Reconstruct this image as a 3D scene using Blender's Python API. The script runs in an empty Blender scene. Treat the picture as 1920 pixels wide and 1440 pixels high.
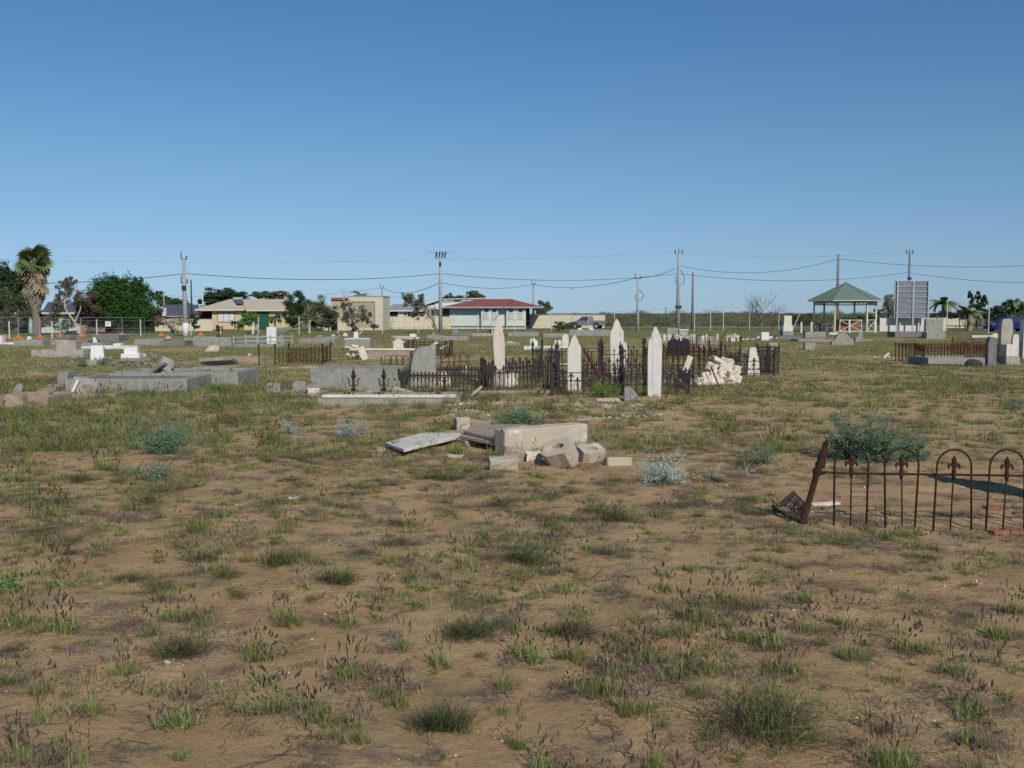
import bpy, bmesh, math, random
import numpy as np
from mathutils import Vector, Matrix, Euler
random.seed(7); RNG = np.random.default_rng(11)
PI = math.pi
C = bpy.context.scene.collection
SC = bpy.context.scene

# ---------------------------------------------------------------- camera, sky, sun, exposure
FPX = 1884.0; TH = math.atan(133.0/FPX); EYE = 1.7
cam_d = bpy.data.cameras.new('camera'); cam = bpy.data.objects.new('camera', cam_d); C.objects.link(cam)
cam.location = (0, 0, EYE); cam.rotation_euler = (PI/2 - TH, 0, 0)
cam_d.sensor_width = 36.0; cam_d.lens = 36.0*FPX/1920.0; cam_d.clip_start = 0.05; cam_d.clip_end = 20000
SC.camera = cam
SUN_EL = math.radians(37); SUN_AZ = math.radians(24)      # light comes from behind the camera, from the right
w = bpy.data.worlds.new('World'); SC.world = w; w.use_nodes = True
nt = w.node_tree; bg = nt.nodes['Background']
sky = nt.nodes.new('ShaderNodeTexSky'); sky.sky_type = 'NISHITA'; sky.sun_disc = False
sky.sun_elevation = SUN_EL; sky.sun_rotation = PI - SUN_AZ
sky.air_density = 1.0; sky.dust_density = 0.0; sky.ozone_density = 3.0; sky.altitude = 0
# the clear dry air of the photograph: bluer towards the horizon than the model, the same all round
_tc = nt.nodes.new('ShaderNodeTexCoord'); _sp = nt.nodes.new('ShaderNodeSeparateXYZ'); nt.links.new(_tc.outputs['Generated'], _sp.inputs[0])
_rp = nt.nodes.new('ShaderNodeValToRGB'); nt.links.new(_sp.outputs[2], _rp.inputs[0])
_st = [(0.0, (.262,.408,.73)), (.065, (.355,.455,.635)), (.15, (.384,.512,.62)), (.30, (.335,.525,.665)), (1.0, (.44,.56,.68))]
_e = _rp.color_ramp.elements; _e[0].position = 0; _e[0].color = (*_st[0][1], 1); _e[1].position = 1; _e[1].color = (*_st[-1][1], 1)
for _p, _c in _st[1:-1]: _x = _e.new(_p); _x.color = (*_c, 1)
_mx = nt.nodes.new('ShaderNodeMixRGB'); _mx.blend_type = 'MULTIPLY'; _mx.inputs[0].default_value = 1
nt.links.new(sky.outputs[0], _mx.inputs[1]); nt.links.new(_rp.outputs[0], _mx.inputs[2]); nt.links.new(_mx.outputs[0], bg.inputs[0]); bg.inputs[1].default_value = 0.125
sl = bpy.data.lights.new('sun', 'SUN'); sun = bpy.data.objects.new('sun', sl); C.objects.link(sun)
sl.energy = 3.9; sl.angle = math.radians(0.53); sl.color = (1.0, 0.93, 0.82)
sdir = Vector((math.sin(SUN_AZ)*math.cos(SUN_EL), -math.cos(SUN_AZ)*math.cos(SUN_EL), math.sin(SUN_EL)))
sun.rotation_euler = sdir.to_track_quat('Z', 'Y').to_euler(); sun.location = (20, -40, 40)
SC.view_settings.view_transform = 'Standard'; SC.view_settings.look = 'None'
SC.view_settings.gamma = 1; SC.view_settings.exposure = 0.0; SC.view_settings.use_curve_mapping = False

# ---------------------------------------------------------------- where things stand
def sstep(a, b, x):
    t = min(max((x-a)/(b-a), 0), 1); return t*t*(3-2*t)
def gbase(y): return -0.5*sstep(30, 150, y)
def ray(px, py):
    r = (px-960)/FPX; u = (720-py)/FPX
    return r, math.cos(TH) + u*math.sin(TH), -math.sin(TH) + u*math.cos(TH)
def P(px, py, z=0.0):
    """ground point seen at that place of the photograph (z above the ground)"""
    dx, dy, dz = ray(px, py); g = 0
    for _ in range(12):
        t = (g + z - EYE)/dz; g = gbase(t*dy)
    return Vector((dx*t, dy*t, g + z))
def W(px, py, D):
    dx, dy, dz = ray(px, py); t = D/dy
    return Vector((dx*t, D, EYE + dz*t))
def mpp(D): return D/FPX

# value noise in numpy
_NT = np.random.default_rng(5).random((256, 256))
def vnoise(x, y):
    x = np.asarray(x, float); y = np.asarray(y, float)
    xi = np.floor(x).astype(int); yi = np.floor(y).astype(int); fx = x-xi; fy = y-yi
    fx = fx*fx*(3-2*fx); fy = fy*fy*(3-2*fy)
    a = _NT[xi % 256, yi % 256]; b = _NT[(xi+1) % 256, yi % 256]; c = _NT[xi % 256, (yi+1) % 256]; d = _NT[(xi+1) % 256, (yi+1) % 256]
    return (a*(1-fx)+b*fx)*(1-fy) + (c*(1-fx)+d*fx)*fy
def fbm(x, y, o=4):
    s = 0; a = 0.5; t = 0
    for k in range(o):
        s = s + a*vnoise(x*2**k + 17.3*k, y*2**k + 9.1*k); t += a; a *= 0.5
    return s/t
def sst(a, b, x): 
    t = np.clip((x-a)/(b-a), 0, 1); return t*t*(3-2*t)
def ground_z(x, y):
    x = np.asarray(x, float); y = np.asarray(y, float)
    z = -0.5*sst(30, 150, y)
    z = z + (fbm(x*0.9, y*0.9, 5)-0.5)*0.10*sst(200, 60, y) + (fbm(x*4+40, y*4, 3)-0.5)*0.035*sst(30, 8, y)
    z = z + (fbm(x*7+3, y*7+1, 2)-0.5)*0.022*sst(16, 7, y)
    # low scrub covered dunes on the right beyond the road
    dune = sst(190, 420, y)*sst(900, 500, y)
    z = z + dune*(0.5 + 1.1*fbm(x*0.02+3, y*0.02, 3))*sst(-40, 30, x) - 1.2*sst(900, 3000, y)
    return z
def gz(x, y): return float(ground_z(x, y))

# ---------------------------------------------------------------- materials
MATS = {}
def N(nt, t, **k):
    n = nt.nodes.new(t)
    for a, v in k.items(): setattr(n, a, v)
    return n
def ramp(nt, stops):
    n = nt.nodes.new('ShaderNodeValToRGB'); e = n.color_ramp.elements
    e[0].position, e[0].color = stops[0][0], (*stops[0][1], 1) if not isinstance(stops[0][1], float) else (stops[0][1],)*3+(1,)
    e[1].position, e[1].color = stops[1][0], (*stops[1][1], 1) if not isinstance(stops[1][1], float) else (stops[1][1],)*3+(1,)
    for p, c in stops[2:]:
        x = e.new(p); x.color = (*c, 1) if not isinstance(c, float) else (c, c, c, 1)
    return n
GAIN = {'concrete': 1.12, 'dark_concrete': 1.15, 'pale_concrete': .92, 'rendered_concrete': 1.3, 'white_marble': 1.08, 'stained_marble': 1.05, 'cream_marble': 1.1, 'whitewash': .88, 'limestone': .98,
        'sandstone': .9, 'pink_rubble': .9, 'cream_sheet': .88, 'cream_wall': .85, 'beige_sheet': .85, 'mint_wall': .85, 'white_wall': .85, 'grass_blade': 1.32, 'pale_grass_blade': 1.32, 'wiry_stem': 1.1, 'dry_litter': 1.0,
        'brown_stem': 1.05, 'saltbush_leaf': 1.1, 'green_saltbush_leaf': 1.0, 'palm_frond': 1.1, 'pale_palm_frond': 1.0, 'fig_leaf': .85, 'rusty_iron': .52, 'orange_rust_iron': .8, 'galvanised_steel_2': 1, 'silver_leaf': .9, 'scrub_leaf': 1.2, 'dark_leaf': 1.0, 'gum_leaf': 1.1, 'olive_leaf': 1.1, 'galvanised_steel': .8, 'seed_head': .9, 'dark_polished_granite': 1.0}
def mk(name, c1, c2=None, scale=6.0, rough=0.85, bump=0.15, bscale=60.0, spot=None, spot_at=0.62, spot_scale=3.0, var=0.0,
       metal=0.0, spec=0.3, streak=None, streak_amt=0.5, speck=0.0):
    """noise mixed colour, an optional second stain, optional vertical streaks, fine relief"""
    k = GAIN.get(name, 1.0); c1 = tuple(x*k for x in c1); c2 = tuple(x*k for x in (c2 or c1)) if c2 else None
    if spot: spot = tuple(x*k for x in spot)
    if streak: streak = tuple(x*k for x in streak)
    m = bpy.data.materials.new(name); m.use_nodes = True; nt = m.node_tree; L = nt.links.new
    b = nt.nodes['Principled BSDF']; b.inputs['Roughness'].default_value = rough; b.inputs['Metallic'].default_value = metal
    b.inputs['Specular IOR Level'].default_value = spec
    tc = N(nt, 'ShaderNodeTexCoord'); oi = N(nt, 'ShaderNodeObjectInfo')
    off = N(nt, 'ShaderNodeVectorMath', operation='MULTIPLY_ADD')
    comb = N(nt, 'ShaderNodeCombineXYZ'); 
    for i in range(3): L(oi.outputs['Random'], comb.inputs[i])
    L(comb.outputs[0], off.inputs[0]); off.inputs[1].default_value = (37, 51, 23); L(tc.outputs['Object'], off.inputs[2])
    V = off.outputs[0]
    n1 = N(nt, 'ShaderNodeTexNoise'); n1.inputs['Scale'].default_value = scale; n1.inputs['Detail'].default_value = 6; n1.inputs['Roughness'].default_value = 0.65
    L(V, n1.inputs['Vector'])
    r1 = ramp(nt, [(0.34, c1), (0.66, c2 or c1)]); L(n1.outputs[0], r1.inputs[0]); col = r1.outputs[0]
    def mixc(fac, a, b_, t='MIX'):
        mx = N(nt, 'ShaderNodeMixRGB', blend_type=t)
        if isinstance(fac, float): mx.inputs[0].default_value = fac
        else: L(fac, mx.inputs[0])
        L(a, mx.inputs[1])
        if isinstance(b_, tuple): mx.inputs[2].default_value = (*b_, 1)
        else: L(b_, mx.inputs[2])
        return mx.outputs[0]
    if spot:
        n2 = N(nt, 'ShaderNodeTexNoise'); n2.inputs['Scale'].default_value = spot_scale; n2.inputs['Detail'].default_value = 8; n2.inputs['Roughness'].default_value = 0.7
        L(V, n2.inputs['Vector']); r2 = ramp(nt, [(spot_at-0.06, 0.0), (spot_at+0.08, 1.0)]); L(n2.outputs[0], r2.inputs[0])
        col = mixc(r2.outputs[0], col, spot)
    if streak:
        mp = N(nt, 'ShaderNodeMapping'); mp.inputs['Scale'].default_value = (14, 14, 1.2); L(V, mp.inputs[0])
        n3 = N(nt, 'ShaderNodeTexNoise'); n3.inputs['Scale'].default_value = 1.0; n3.inputs['Detail'].default_value = 5; L(mp.outputs[0], n3.inputs['Vector'])
        r3 = ramp(nt, [(0.5, 0.0), (0.72, streak_amt)]); L(n3.outputs[0], r3.inputs[0]); col = mixc(r3.outputs[0], col, streak)
    if speck:
        n4 = N(nt, 'ShaderNodeTexNoise'); n4.inputs['Scale'].default_value = bscale*2; n4.inputs['Detail'].default_value = 2; L(V, n4.inputs['Vector'])
        r4 = ramp(nt, [(0.35, 1.0-speck), (0.65, 1.0+speck)]); L(n4.outputs[0], r4.inputs[0]); col = mixc(1.0, col, r4.outputs[0], 'MULTIPLY')
    if var:
        hs = N(nt, 'ShaderNodeHueSaturation'); L(col, hs.inputs['Color'])
        mr = N(nt, 'ShaderNodeMapRange'); L(oi.outputs['Random'], mr.inputs[0]); mr.inputs[3].default_value = 1-var; mr.inputs[4].default_value = 1+var
        L(mr.outputs[0], hs.inputs['Value']); 
        mr2 = N(nt, 'ShaderNodeMapRange'); ml = N(nt, 'ShaderNodeMath', operation='FRACT'); m7 = N(nt, 'ShaderNodeMath', operation='MULTIPLY')
        L(oi.outputs['Random'], m7.inputs[0]); m7.inputs[1].default_value = 7.31; L(m7.outputs[0], ml.inputs[0]); L(ml.outputs[0], mr2.inputs[0])
        mr2.inputs[3].default_value = 0.5-var*0.09; mr2.inputs[4].default_value = 0.5+var*0.09; L(mr2.outputs[0], hs.inputs['Hue'])
        col = hs.outputs[0]
    L(col, b.inputs['Base Color'])
    if bump:
        nb = N(nt, 'ShaderNodeTexNoise'); nb.inputs['Scale'].default_value = bscale; nb.inputs['Detail'].default_value = 4; L(V, nb.inputs['Vector'])
        bp = N(nt, 'ShaderNodeBump'); bp.inputs['Strength'].default_value = min(1, bump*2); bp.inputs['Distance'].default_value = 0.02
        L(nb.outputs[0], bp.inputs['Height']); L(bp.outputs[0], b.inputs['Normal'])
    MATS[name] = m; return m
concrete = mk('concrete', (.20,.20,.18), (.30,.30,.255), 3, .9, .25, 50, spot=(.12,.12,.11), spot_at=.62, streak=(.13,.13,.12), speck=.15)
concrete_d = mk('dark_concrete', (.13,.13,.13), (.20,.20,.20), 3, .9, .25, 50, spot=(.08,.08,.08), spot_at=.6, streak=(.1,.1,.1), speck=.15)
concrete_l = mk('pale_concrete', (.33,.31,.27), (.45,.42,.36), 2.5, .9, .2, 45, spot=(.22,.20,.17), spot_at=.6, speck=.12)
render_c = mk('rendered_concrete', (.31,.27,.21), (.37,.325,.255), 2.2, .92, .25, 60, spot=(.50,.48,.43), spot_at=.60, spot_scale=3.2, speck=.08)
marble = mk('white_marble', (.50,.50,.48), (.66,.65,.62), 3, .6, .1, 40, spot=(.36,.33,.28), spot_at=.60, streak=(.36,.33,.28), streak_amt=.7, speck=.08)
marble_p = mk('stained_marble', (.52,.44,.36), (.62,.54,.46), 2.4, .7, .15, 40, spot=(.46,.36,.28), spot_at=.60, spot_scale=2.5, streak=(.60,.58,.54), streak_amt=.8, speck=.08)
marble_c = mk('cream_marble', (.50,.49,.44), (.60,.58,.52), 3, .7, .12, 40, spot=(.48,.38,.26), spot_at=.60, streak=(.38,.34,.28), speck=.08)
white = mk('whitewash', (.72,.72,.70), (.80,.80,.78), 4, .8, .12, 40, spot=(.45,.44,.42), spot_at=.68)
limestone = mk('limestone', (.58,.51,.41), (.74,.68,.58), 5, .95, .5, 30, spot=(.52,.38,.25), spot_at=.62, spot_scale=6, speck=.15)
sandstone = mk('sandstone', (.29,.235,.175), (.41,.34,.26), 4, .95, .35, 40, spot=(.34,.22,.145), spot_at=.64, speck=.15)
sand_pink = mk('pink_rubble', (.33,.265,.21), (.42,.35,.28), 5, .95, .5, 30, spot=(.22,.2,.185), spot_at=.55, speck=.18)
rubble_g = mk('grey_rubble', (.20,.195,.185), (.32,.31,.29), 5, .95, .5, 30, speck=.2)
granite = mk('dark_polished_granite', (.012,.015,.028), (.03,.034,.05), 30, .18, 0, 60, spec=.5)
brick_o = mk('orange_brick', (.28,.085,.035), (.38,.15,.07), 8, .9, .3, 60, speck=.2)
rust = mk('rusty_iron', (.075,.035,.022), (.14,.06,.03), 25, .85, .3, 200, spot=(.04,.03,.03), spot_at=.55, spot_scale=12)
rust_o = mk('orange_rust_iron', (.16,.065,.028), (.09,.04,.025), 20, .9, .3, 200, spot=(.045,.03,.025), spot_at=.55, spot_scale=12)
iron = mk('black_iron', (.03,.028,.032), (.055,.045,.045), 20, .75, .2, 200, spot=(.10,.048,.028), spot_at=.58, spot_scale=9)
galv = mk('galvanised_steel', (.42,.44,.46), (.50,.52,.54), 8, .5, .05, 80, metal=.2)
pale_steel = mk('pale_painted_steel', (.46,.46,.42), (.54,.54,.49), 3, .6, 0, spot=(.4,.36,.3), spot_at=.7)
wood_pole = mk('weathered_timber', (.16,.145,.14), (.23,.21,.20), 3, .9, .3, 60, streak=(.09,.07,.06))
grey_pole = mk('pale_grey_pole', (.27,.285,.30), (.34,.35,.365), 2, .7, .05, 40)
dark_metal = mk('dark_steel', (.03,.03,.035), (.05,.05,.055), 10, .6, 0)
plank = mk('old_plank', (.20,.13,.10), (.30,.20,.15), 8, .9, .3, 80)
bark = mk('bark', (.16,.12,.095), (.24,.19,.155), 6, .95, .5, 40)
bark_w = mk('pale_bark', (.38,.35,.31), (.50,.47,.42), 5, .9, .3, 40)
grass_g = mk('grass_blade', (.070,.105,.022), (.145,.175,.045), 18, .7, 0, var=.28, spec=.2)
grass_y = mk('pale_grass_blade', (.19,.20,.075), (.28,.265,.12), 18, .75, 0, var=.22, spec=.2)
grass_d = mk('wiry_stem', (.045,.058,.028), (.085,.09,.045), 14, .8, 0, var=.25, spec=.15)
grass_dry = mk('dry_litter', (.11,.09,.078), (.19,.16,.135), 14, .9, 0, var=.25, spec=.1)
grass_br = mk('brown_stem', (.10,.075,.05), (.17,.13,.08), 14, .9, 0, var=.25, spec=.1)
seedh = mk('seed_head', (.060,.036,.038), (.10,.065,.06), 60, .95, 0, var=.25, spec=.1)
herb = mk('herb_leaf', (.045,.12,.028), (.09,.18,.05), 20, .6, 0, var=.2)
saltb = mk('saltbush_leaf', (.115,.165,.115), (.19,.245,.18), 12, .8, 0, var=.12, spec=.15)
saltb_d = mk('green_saltbush_leaf', (.075,.125,.075), (.13,.19,.115), 12, .8, 0, var=.12, spec=.15)
silver = mk('silver_leaf', (.27,.34,.30), (.38,.44,.39), 12, .8, 0, var=.12, spec=.15)
twig_w = mk('pale_twig', (.36,.36,.31), (.46,.45,.4), 8, .9, 0)
lf_dark = mk('dark_leaf', (.022,.048,.018), (.045,.085,.03), .9, .7, 0, spec=.2)
lf_fig = mk('fig_leaf', (.022,.075,.012), (.05,.135,.022), 1.0, .6, 0, spec=.25)
lf_olive = mk('olive_leaf', (.06,.075,.042), (.11,.125,.07), 1.0, .8, 0, spec=.15)
lf_gum = mk('gum_leaf', (.085,.085,.055), (.145,.135,.09), 1.0, .8, 0, spec=.15)
lf_grey = mk('grey_leaf', (.15,.18,.14), (.23,.26,.20), 1.0, .8, 0, spec=.15)
lf_brown = mk('brown_leaf', (.085,.065,.04), (.14,.11,.06), 1.0, .8, 0, spec=.15)
lf_bright = mk('bright_leaf', (.07,.15,.02), (.14,.24,.04), 1.0, .7, 0, spec=.2)
lf_scrub = mk('scrub_leaf', (.085,.095,.052), (.155,.16,.09), .3, .9, 0, var=.3, spec=.1)
frond = mk('palm_frond', (.07,.10,.035), (.13,.165,.06), 2, .6, 0, spec=.3)
frond_y = mk('pale_palm_frond', (.16,.18,.08), (.24,.25,.12), 2, .6, 0, spec=.3)
frond_dead = mk('dead_frond', (.25,.19,.115), (.34,.27,.18), 3, .9, 0)
frond_grey = mk('grey_dead_frond', (.19,.165,.14), (.29,.255,.22), 3, .95, 0)
cream = mk('cream_sheet', (.64,.60,.46), (.68,.64,.50), .6, .6, 0)
cream_w = mk('cream_wall', (.62,.51,.30), (.66,.55,.34), .6, .8, 0)
cream_d = mk('beige_sheet', (.47,.41,.29), (.50,.44,.32), .6, .6, 0)
mint = mk('mint_wall', (.62,.70,.64), (.66,.74,.68), .5, .8, 0)
whitewall = mk('white_wall', (.72,.72,.70), (.76,.76,.74), .5, .8, 0)
roof_beige = mk('beige_roof', (.42,.36,.27), (.50,.44,.34), 2.2, .75, .05, 20)
roof_red = mk('red_tin_roof', (.20,.068,.05), (.29,.10,.078), 1.2, .7, .05, 20, spot=(.42,.22,.18), spot_at=.62, spot_scale=1.5, streak=(.2,.06,.05))
roof_blue = mk('slate_blue_roof', (.07,.085,.12), (.09,.105,.145), 1, .6, 0)
roof_grey = mk('grey_roof', (.24,.25,.25), (.32,.33,.33), 1, .7, 0)
roof_green = mk('green_tin_roof', (.145,.20,.155), (.17,.225,.18), .8, .55, 0)
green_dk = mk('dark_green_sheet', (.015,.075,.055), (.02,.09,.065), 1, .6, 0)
shade = mk('shade_cloth', (.014,.022,.022), (.022,.032,.03), 2, .9, 0)
teal_pale = mk('pale_green_canvas', (.27,.37,.32), (.33,.43,.38), 3, .8, 0)
glass = mk('window_glass', (.03,.04,.05), (.05,.06,.07), 1, .1, 0, spec=.6)
curtain = mk('pale_curtain', (.52,.52,.56), (.66,.66,.70), 5, .9, 0)
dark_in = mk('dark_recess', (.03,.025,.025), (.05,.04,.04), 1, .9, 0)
brickred = mk('red_brick_wall', (.22,.085,.055), (.30,.12,.08), 9, .9, .1, 20)
peach = mk('peach_wall', (.58,.38,.24), (.62,.42,.28), .6, .8, 0)
signm = mk('sign_back', (.17,.185,.23), (.20,.215,.26), 1.2, .5, 0, metal=.3)
orangep = mk('orange_plastic', (.62,.16,.04), (.7,.2,.06), 3, .5, 0)
signw = mk('sign_white', (.75,.70,.70), (.78,.74,.74), 5, .6, 0)
signr = mk('sign_red', (.5,.1,.1), (.5,.12,.12), 5, .6, 0)
carg = mk('grey_car_paint', (.27,.27,.29), (.31,.31,.33), 2, .3, 0, metal=.4, spec=.5)
carb = mk('blue_car_paint', (.012,.018,.13), (.018,.025,.16), 2, .25, 0, metal=.3, spec=.5)
tyre = mk('tyre_rubber', (.02,.02,.02), (.03,.03,.03), 5, .9, 0)
chrome = mk('light_alloy', (.55,.55,.57), (.6,.6,.62), 5, .3, 0, metal=.6)
lamp_r = mk('tail_lamp', (.5,.03,.03), (.5,.04,.04), 5, .3, 0)
pinkp = mk('pink_petal', (.65,.2,.35), (.75,.5,.55), 60, .6, 0)
asph = mk('asphalt', (.07,.07,.072), (.10,.10,.10), 2, .9, .1, 40)
shell = mk('shell_fragment', (.72,.68,.60), (.82,.79,.72), 30, .7, .1, 100)
stonebit = mk('stone_chip', (.42,.35,.28), (.6,.53,.44), 20, .9, .3, 80, var=.2)
bird_m = mk('black_plumage', (.02,.02,.022), (.03,.03,.03), 9, .6, 0)
reddishb = mk('maroon_leaf', (.12,.04,.04), (.18,.07,.06), 2, .8, 0)

# ---------------------------------------------------------------- mesh collecting
class MB:
    def __init__(s): s.v = []; s.f = []; s.m = []
    def add(s, vs, fs, mi=0):
        o = len(s.v); s.v += [tuple(v) for v in vs]; s.f += [tuple(i+o for i in f) for f in fs]; s.m += [mi]*len(fs); return s
    def box(s, a, b, mi=0, taper=None):
        x0,y0,z0 = a; x1,y1,z1 = b
        v = [(x0,y0,z0),(x1,y0,z0),(x1,y1,z0),(x0,y1,z0),(x0,y0,z1),(x1,y0,z1),(x1,y1,z1),(x0,y1,z1)]
        if taper is not None:
            cx, cy = (x0+x1)/2, (y0+y1)/2
            v = v[:4] + [(cx+(x-cx)*taper, cy+(y-cy)*taper, z) for x,y,z in v[4:]]
        return s.add(v, [(0,3,2,1),(4,5,6,7),(0,1,5,4),(1,2,6,5),(2,3,7,6),(3,0,4,7)], mi)
    def cbox(s, c, size, R=None, mi=0):
        h = [x/2 for x in size]; m = MB().box([-x for x in h], h)
        R = R or Matrix.Identity(3)
        return s.add([Vector(c) + R @ Vector(v) for v in m.v], m.f, mi)
    def hexa(s, b, t, mi=0):   # 4 bottom, 4 top corners (ccw from above)
        return s.add(list(b)+list(t), [(0,3,2,1),(4,5,6,7),(0,1,5,4),(1,2,6,5),(2,3,7,6),(3,0,4,7)], mi)
    def prism(s, pts, off, mi=0):   # polygon extruded by a vector
        n = len(pts); off = Vector(off); v = [Vector(p) for p in pts] + [Vector(p)+off for p in pts]
        nr = Vector((0,0,0))
        for i in range(n):
            a, b = v[i], v[(i+1) % n]; nr += a.cross(b)
        fs = [tuple(range(n))[::-1], tuple(range(n, 2*n))] + [(i, (i+1) % n, n+(i+1) % n, n+i) for i in range(n)]
        if nr.dot(off) < 0: fs = [f[::-1] for f in fs]
        return s.add(v, fs, mi)
    def tube(s, pts, r, n=6, mi=0, cap=True):
        pts = [Vector(p) for p in pts]; rs = r if isinstance(r, (list, tuple)) else [r]*len(pts)
        rings = []; up = Vector((0,0,1))
        for i, p in enumerate(pts):
            d = (pts[min(i+1, len(pts)-1)] - pts[max(i-1, 0)])
            d = d.normalized() if d.length > 1e-9 else Vector((0,0,1))
            if i == 0: a = d.orthogonal().normalized()
            else:
                a = (a - d*a.dot(d)); a = a.normalized() if a.length > 1e-6 else d.orthogonal().normalized()
            b = d.cross(a)
            rings.append([p + (a*math.cos(2*PI*k/n) + b*math.sin(2*PI*k/n))*rs[i] for k in range(n)])
        v = [q for rg in rings for q in rg]; f = []
        for i in range(len(pts)-1):
            for k in range(n):
                f.append((i*n+k, i*n+(k+1) % n, (i+1)*n+(k+1) % n, (i+1)*n+k))
        if cap: f.append(tuple(range(n))[::-1]); f.append(tuple(range((len(pts)-1)*n, len(pts)*n)))
        return s.add(v, f, mi)
    def lathe(s, prof, n=10, c=(0,0,0), mi=0):
        v = []; f = []
        for (r, z) in prof:
            for k in range(n): v.append((c[0]+r*math.cos(2*PI*k/n), c[1]+r*math.sin(2*PI*k/n), c[2]+z))
        for i in range(len(prof)-1):
            for k in range(n): f.append((i*n+k, i*n+(k+1) % n, (i+1)*n+(k+1) % n, (i+1)*n+k))
        f.append(tuple(range(n))[::-1]); f.append(tuple(range((len(prof)-1)*n, len(prof)*n)))
        return s.add(v, f, mi)
    def xf(s, M):
        s.v = [tuple(M @ Vector(v)) for v in s.v]; return s
    def join(s, o, M=None, mi=None):
        return s.add([M @ Vector(v) for v in o.v] if M else o.v, o.f, mi if mi is not None else 0)
def RZ(a): return Matrix.Rotation(a, 4, 'Z')
def mesh_of(mb, mats, name, bevel=0, rough=0, smooth=False, cuts=0):
    me = bpy.data.meshes.new(name); me.from_pydata(mb.v, [], mb.f)
    ml = mats if isinstance(mats, (list, tuple)) else [mats]
    for m in ml: me.materials.append(m)
    if len(ml) > 1: me.polygons.foreach_set('material_index', mb.m)
    if bevel or rough or cuts:
        bm = bmesh.new(); bm.from_mesh(me)
        bmesh.ops.recalc_face_normals(bm, faces=bm.faces)
        if bevel:
            es = [e for e in bm.edges if len(e.link_faces) == 2 and e.calc_face_angle(0) > 0.5]
            bmesh.ops.bevel(bm, geom=es, offset=bevel, segments=2, profile=0.6, affect='EDGES', clamp_overlap=True)
        if cuts:
            es = [e for e in bm.edges if e.calc_length() > 0.08]
            bmesh.ops.subdivide_edges(bm, edges=es, cuts=cuts, use_grid_fill=True)
        if rough:
            rr = random.Random(len(mb.v)*7 + len(mb.f))
            ph = rr.random()*50
            for v in bm.verts:
                x, y, z = v.co*9
                v.co += Vector((math.sin(3*x+2*z+ph)+math.sin(7*y+5*z+ph), math.sin(4*y+3*x+ph)+math.sin(6*z+4*x), math.sin(5*z+3*y+ph)+math.sin(8*x+2*y)))*rough*0.4 \
                        + Vector((rr.uniform(-1,1), rr.uniform(-1,1), rr.uniform(-1,1)))*rough*0.5
        bm.to_mesh(me); bm.free()
    if smooth: me.polygons.foreach_set('use_smooth', [True]*len(me.polygons))
    me.update(); return me
def link(name, me, parent=None, loc=(0,0,0), rot=(0,0,0), scale=None):
    o = bpy.data.objects.new(name, me); C.objects.link(o)
    o.location = loc; o.rotation_euler = rot
    if scale: o.scale = scale
    if parent: o.parent = parent
    return o
def tag(o, label=None, cat=None, group=None, kind=None):
    if label: o['label'] = label
    if cat: o['category'] = cat
    if group: o['group'] = group
    if kind: o['kind'] = kind
    return o
class T:
    """a thing: an empty at its base, parts given in world coordinates"""
    def __init__(s, name, label, cat, loc, group=None, rz=0):
        s.o = bpy.data.objects.new(name, None); C.objects.link(s.o); s.o.location = loc; s.o.rotation_euler = (0,0,rz); s.o.empty_display_size = .2
        tag(s.o, label, cat, group); s.L = Vector(loc); s.rz = rz
        s.M = (Matrix.Translation(s.L) @ RZ(rz)).inverted()
    def part(s, name, mb, mats, parent=None, label=None, kind=None, world=True, **k):
        if world: mb.xf(s.M)
        o = link(name, mesh_of(mb, mats, name, **k), parent or s.o)
        if label: o['label'] = label
        if kind: o['kind'] = kind
        return o
def np_mesh(name, V, F, mats, mi=None, smooth=False):
    """V (n,3), F (m,k) with constant k"""
    me = bpy.data.meshes.new(name); V = np.asarray(V, np.float32); F = np.asarray(F, np.int32); k = F.shape[1]
    me.vertices.add(len(V)); me.vertices.foreach_set('co', V.ravel())
    me.loops.add(F.size); me.loops.foreach_set('vertex_index', F.ravel())
    me.polygons.add(len(F)); me.polygons.foreach_set('loop_start', np.arange(0, F.size, k, dtype=np.int32))
    try: me.polygons.foreach_set('loop_total', np.full(len(F), k, np.int32))
    except Exception: pass
    for m in (mats if isinstance(mats, (list, tuple)) else [mats]): me.materials.append(m)
    if mi is not None: me.polygons.foreach_set('material_index', np.asarray(mi, np.int32))
    if smooth: me.polygons.foreach_set('use_smooth', np.ones(len(F), bool))
    me.update(calc_edges=True); me.validate(); return me
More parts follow.
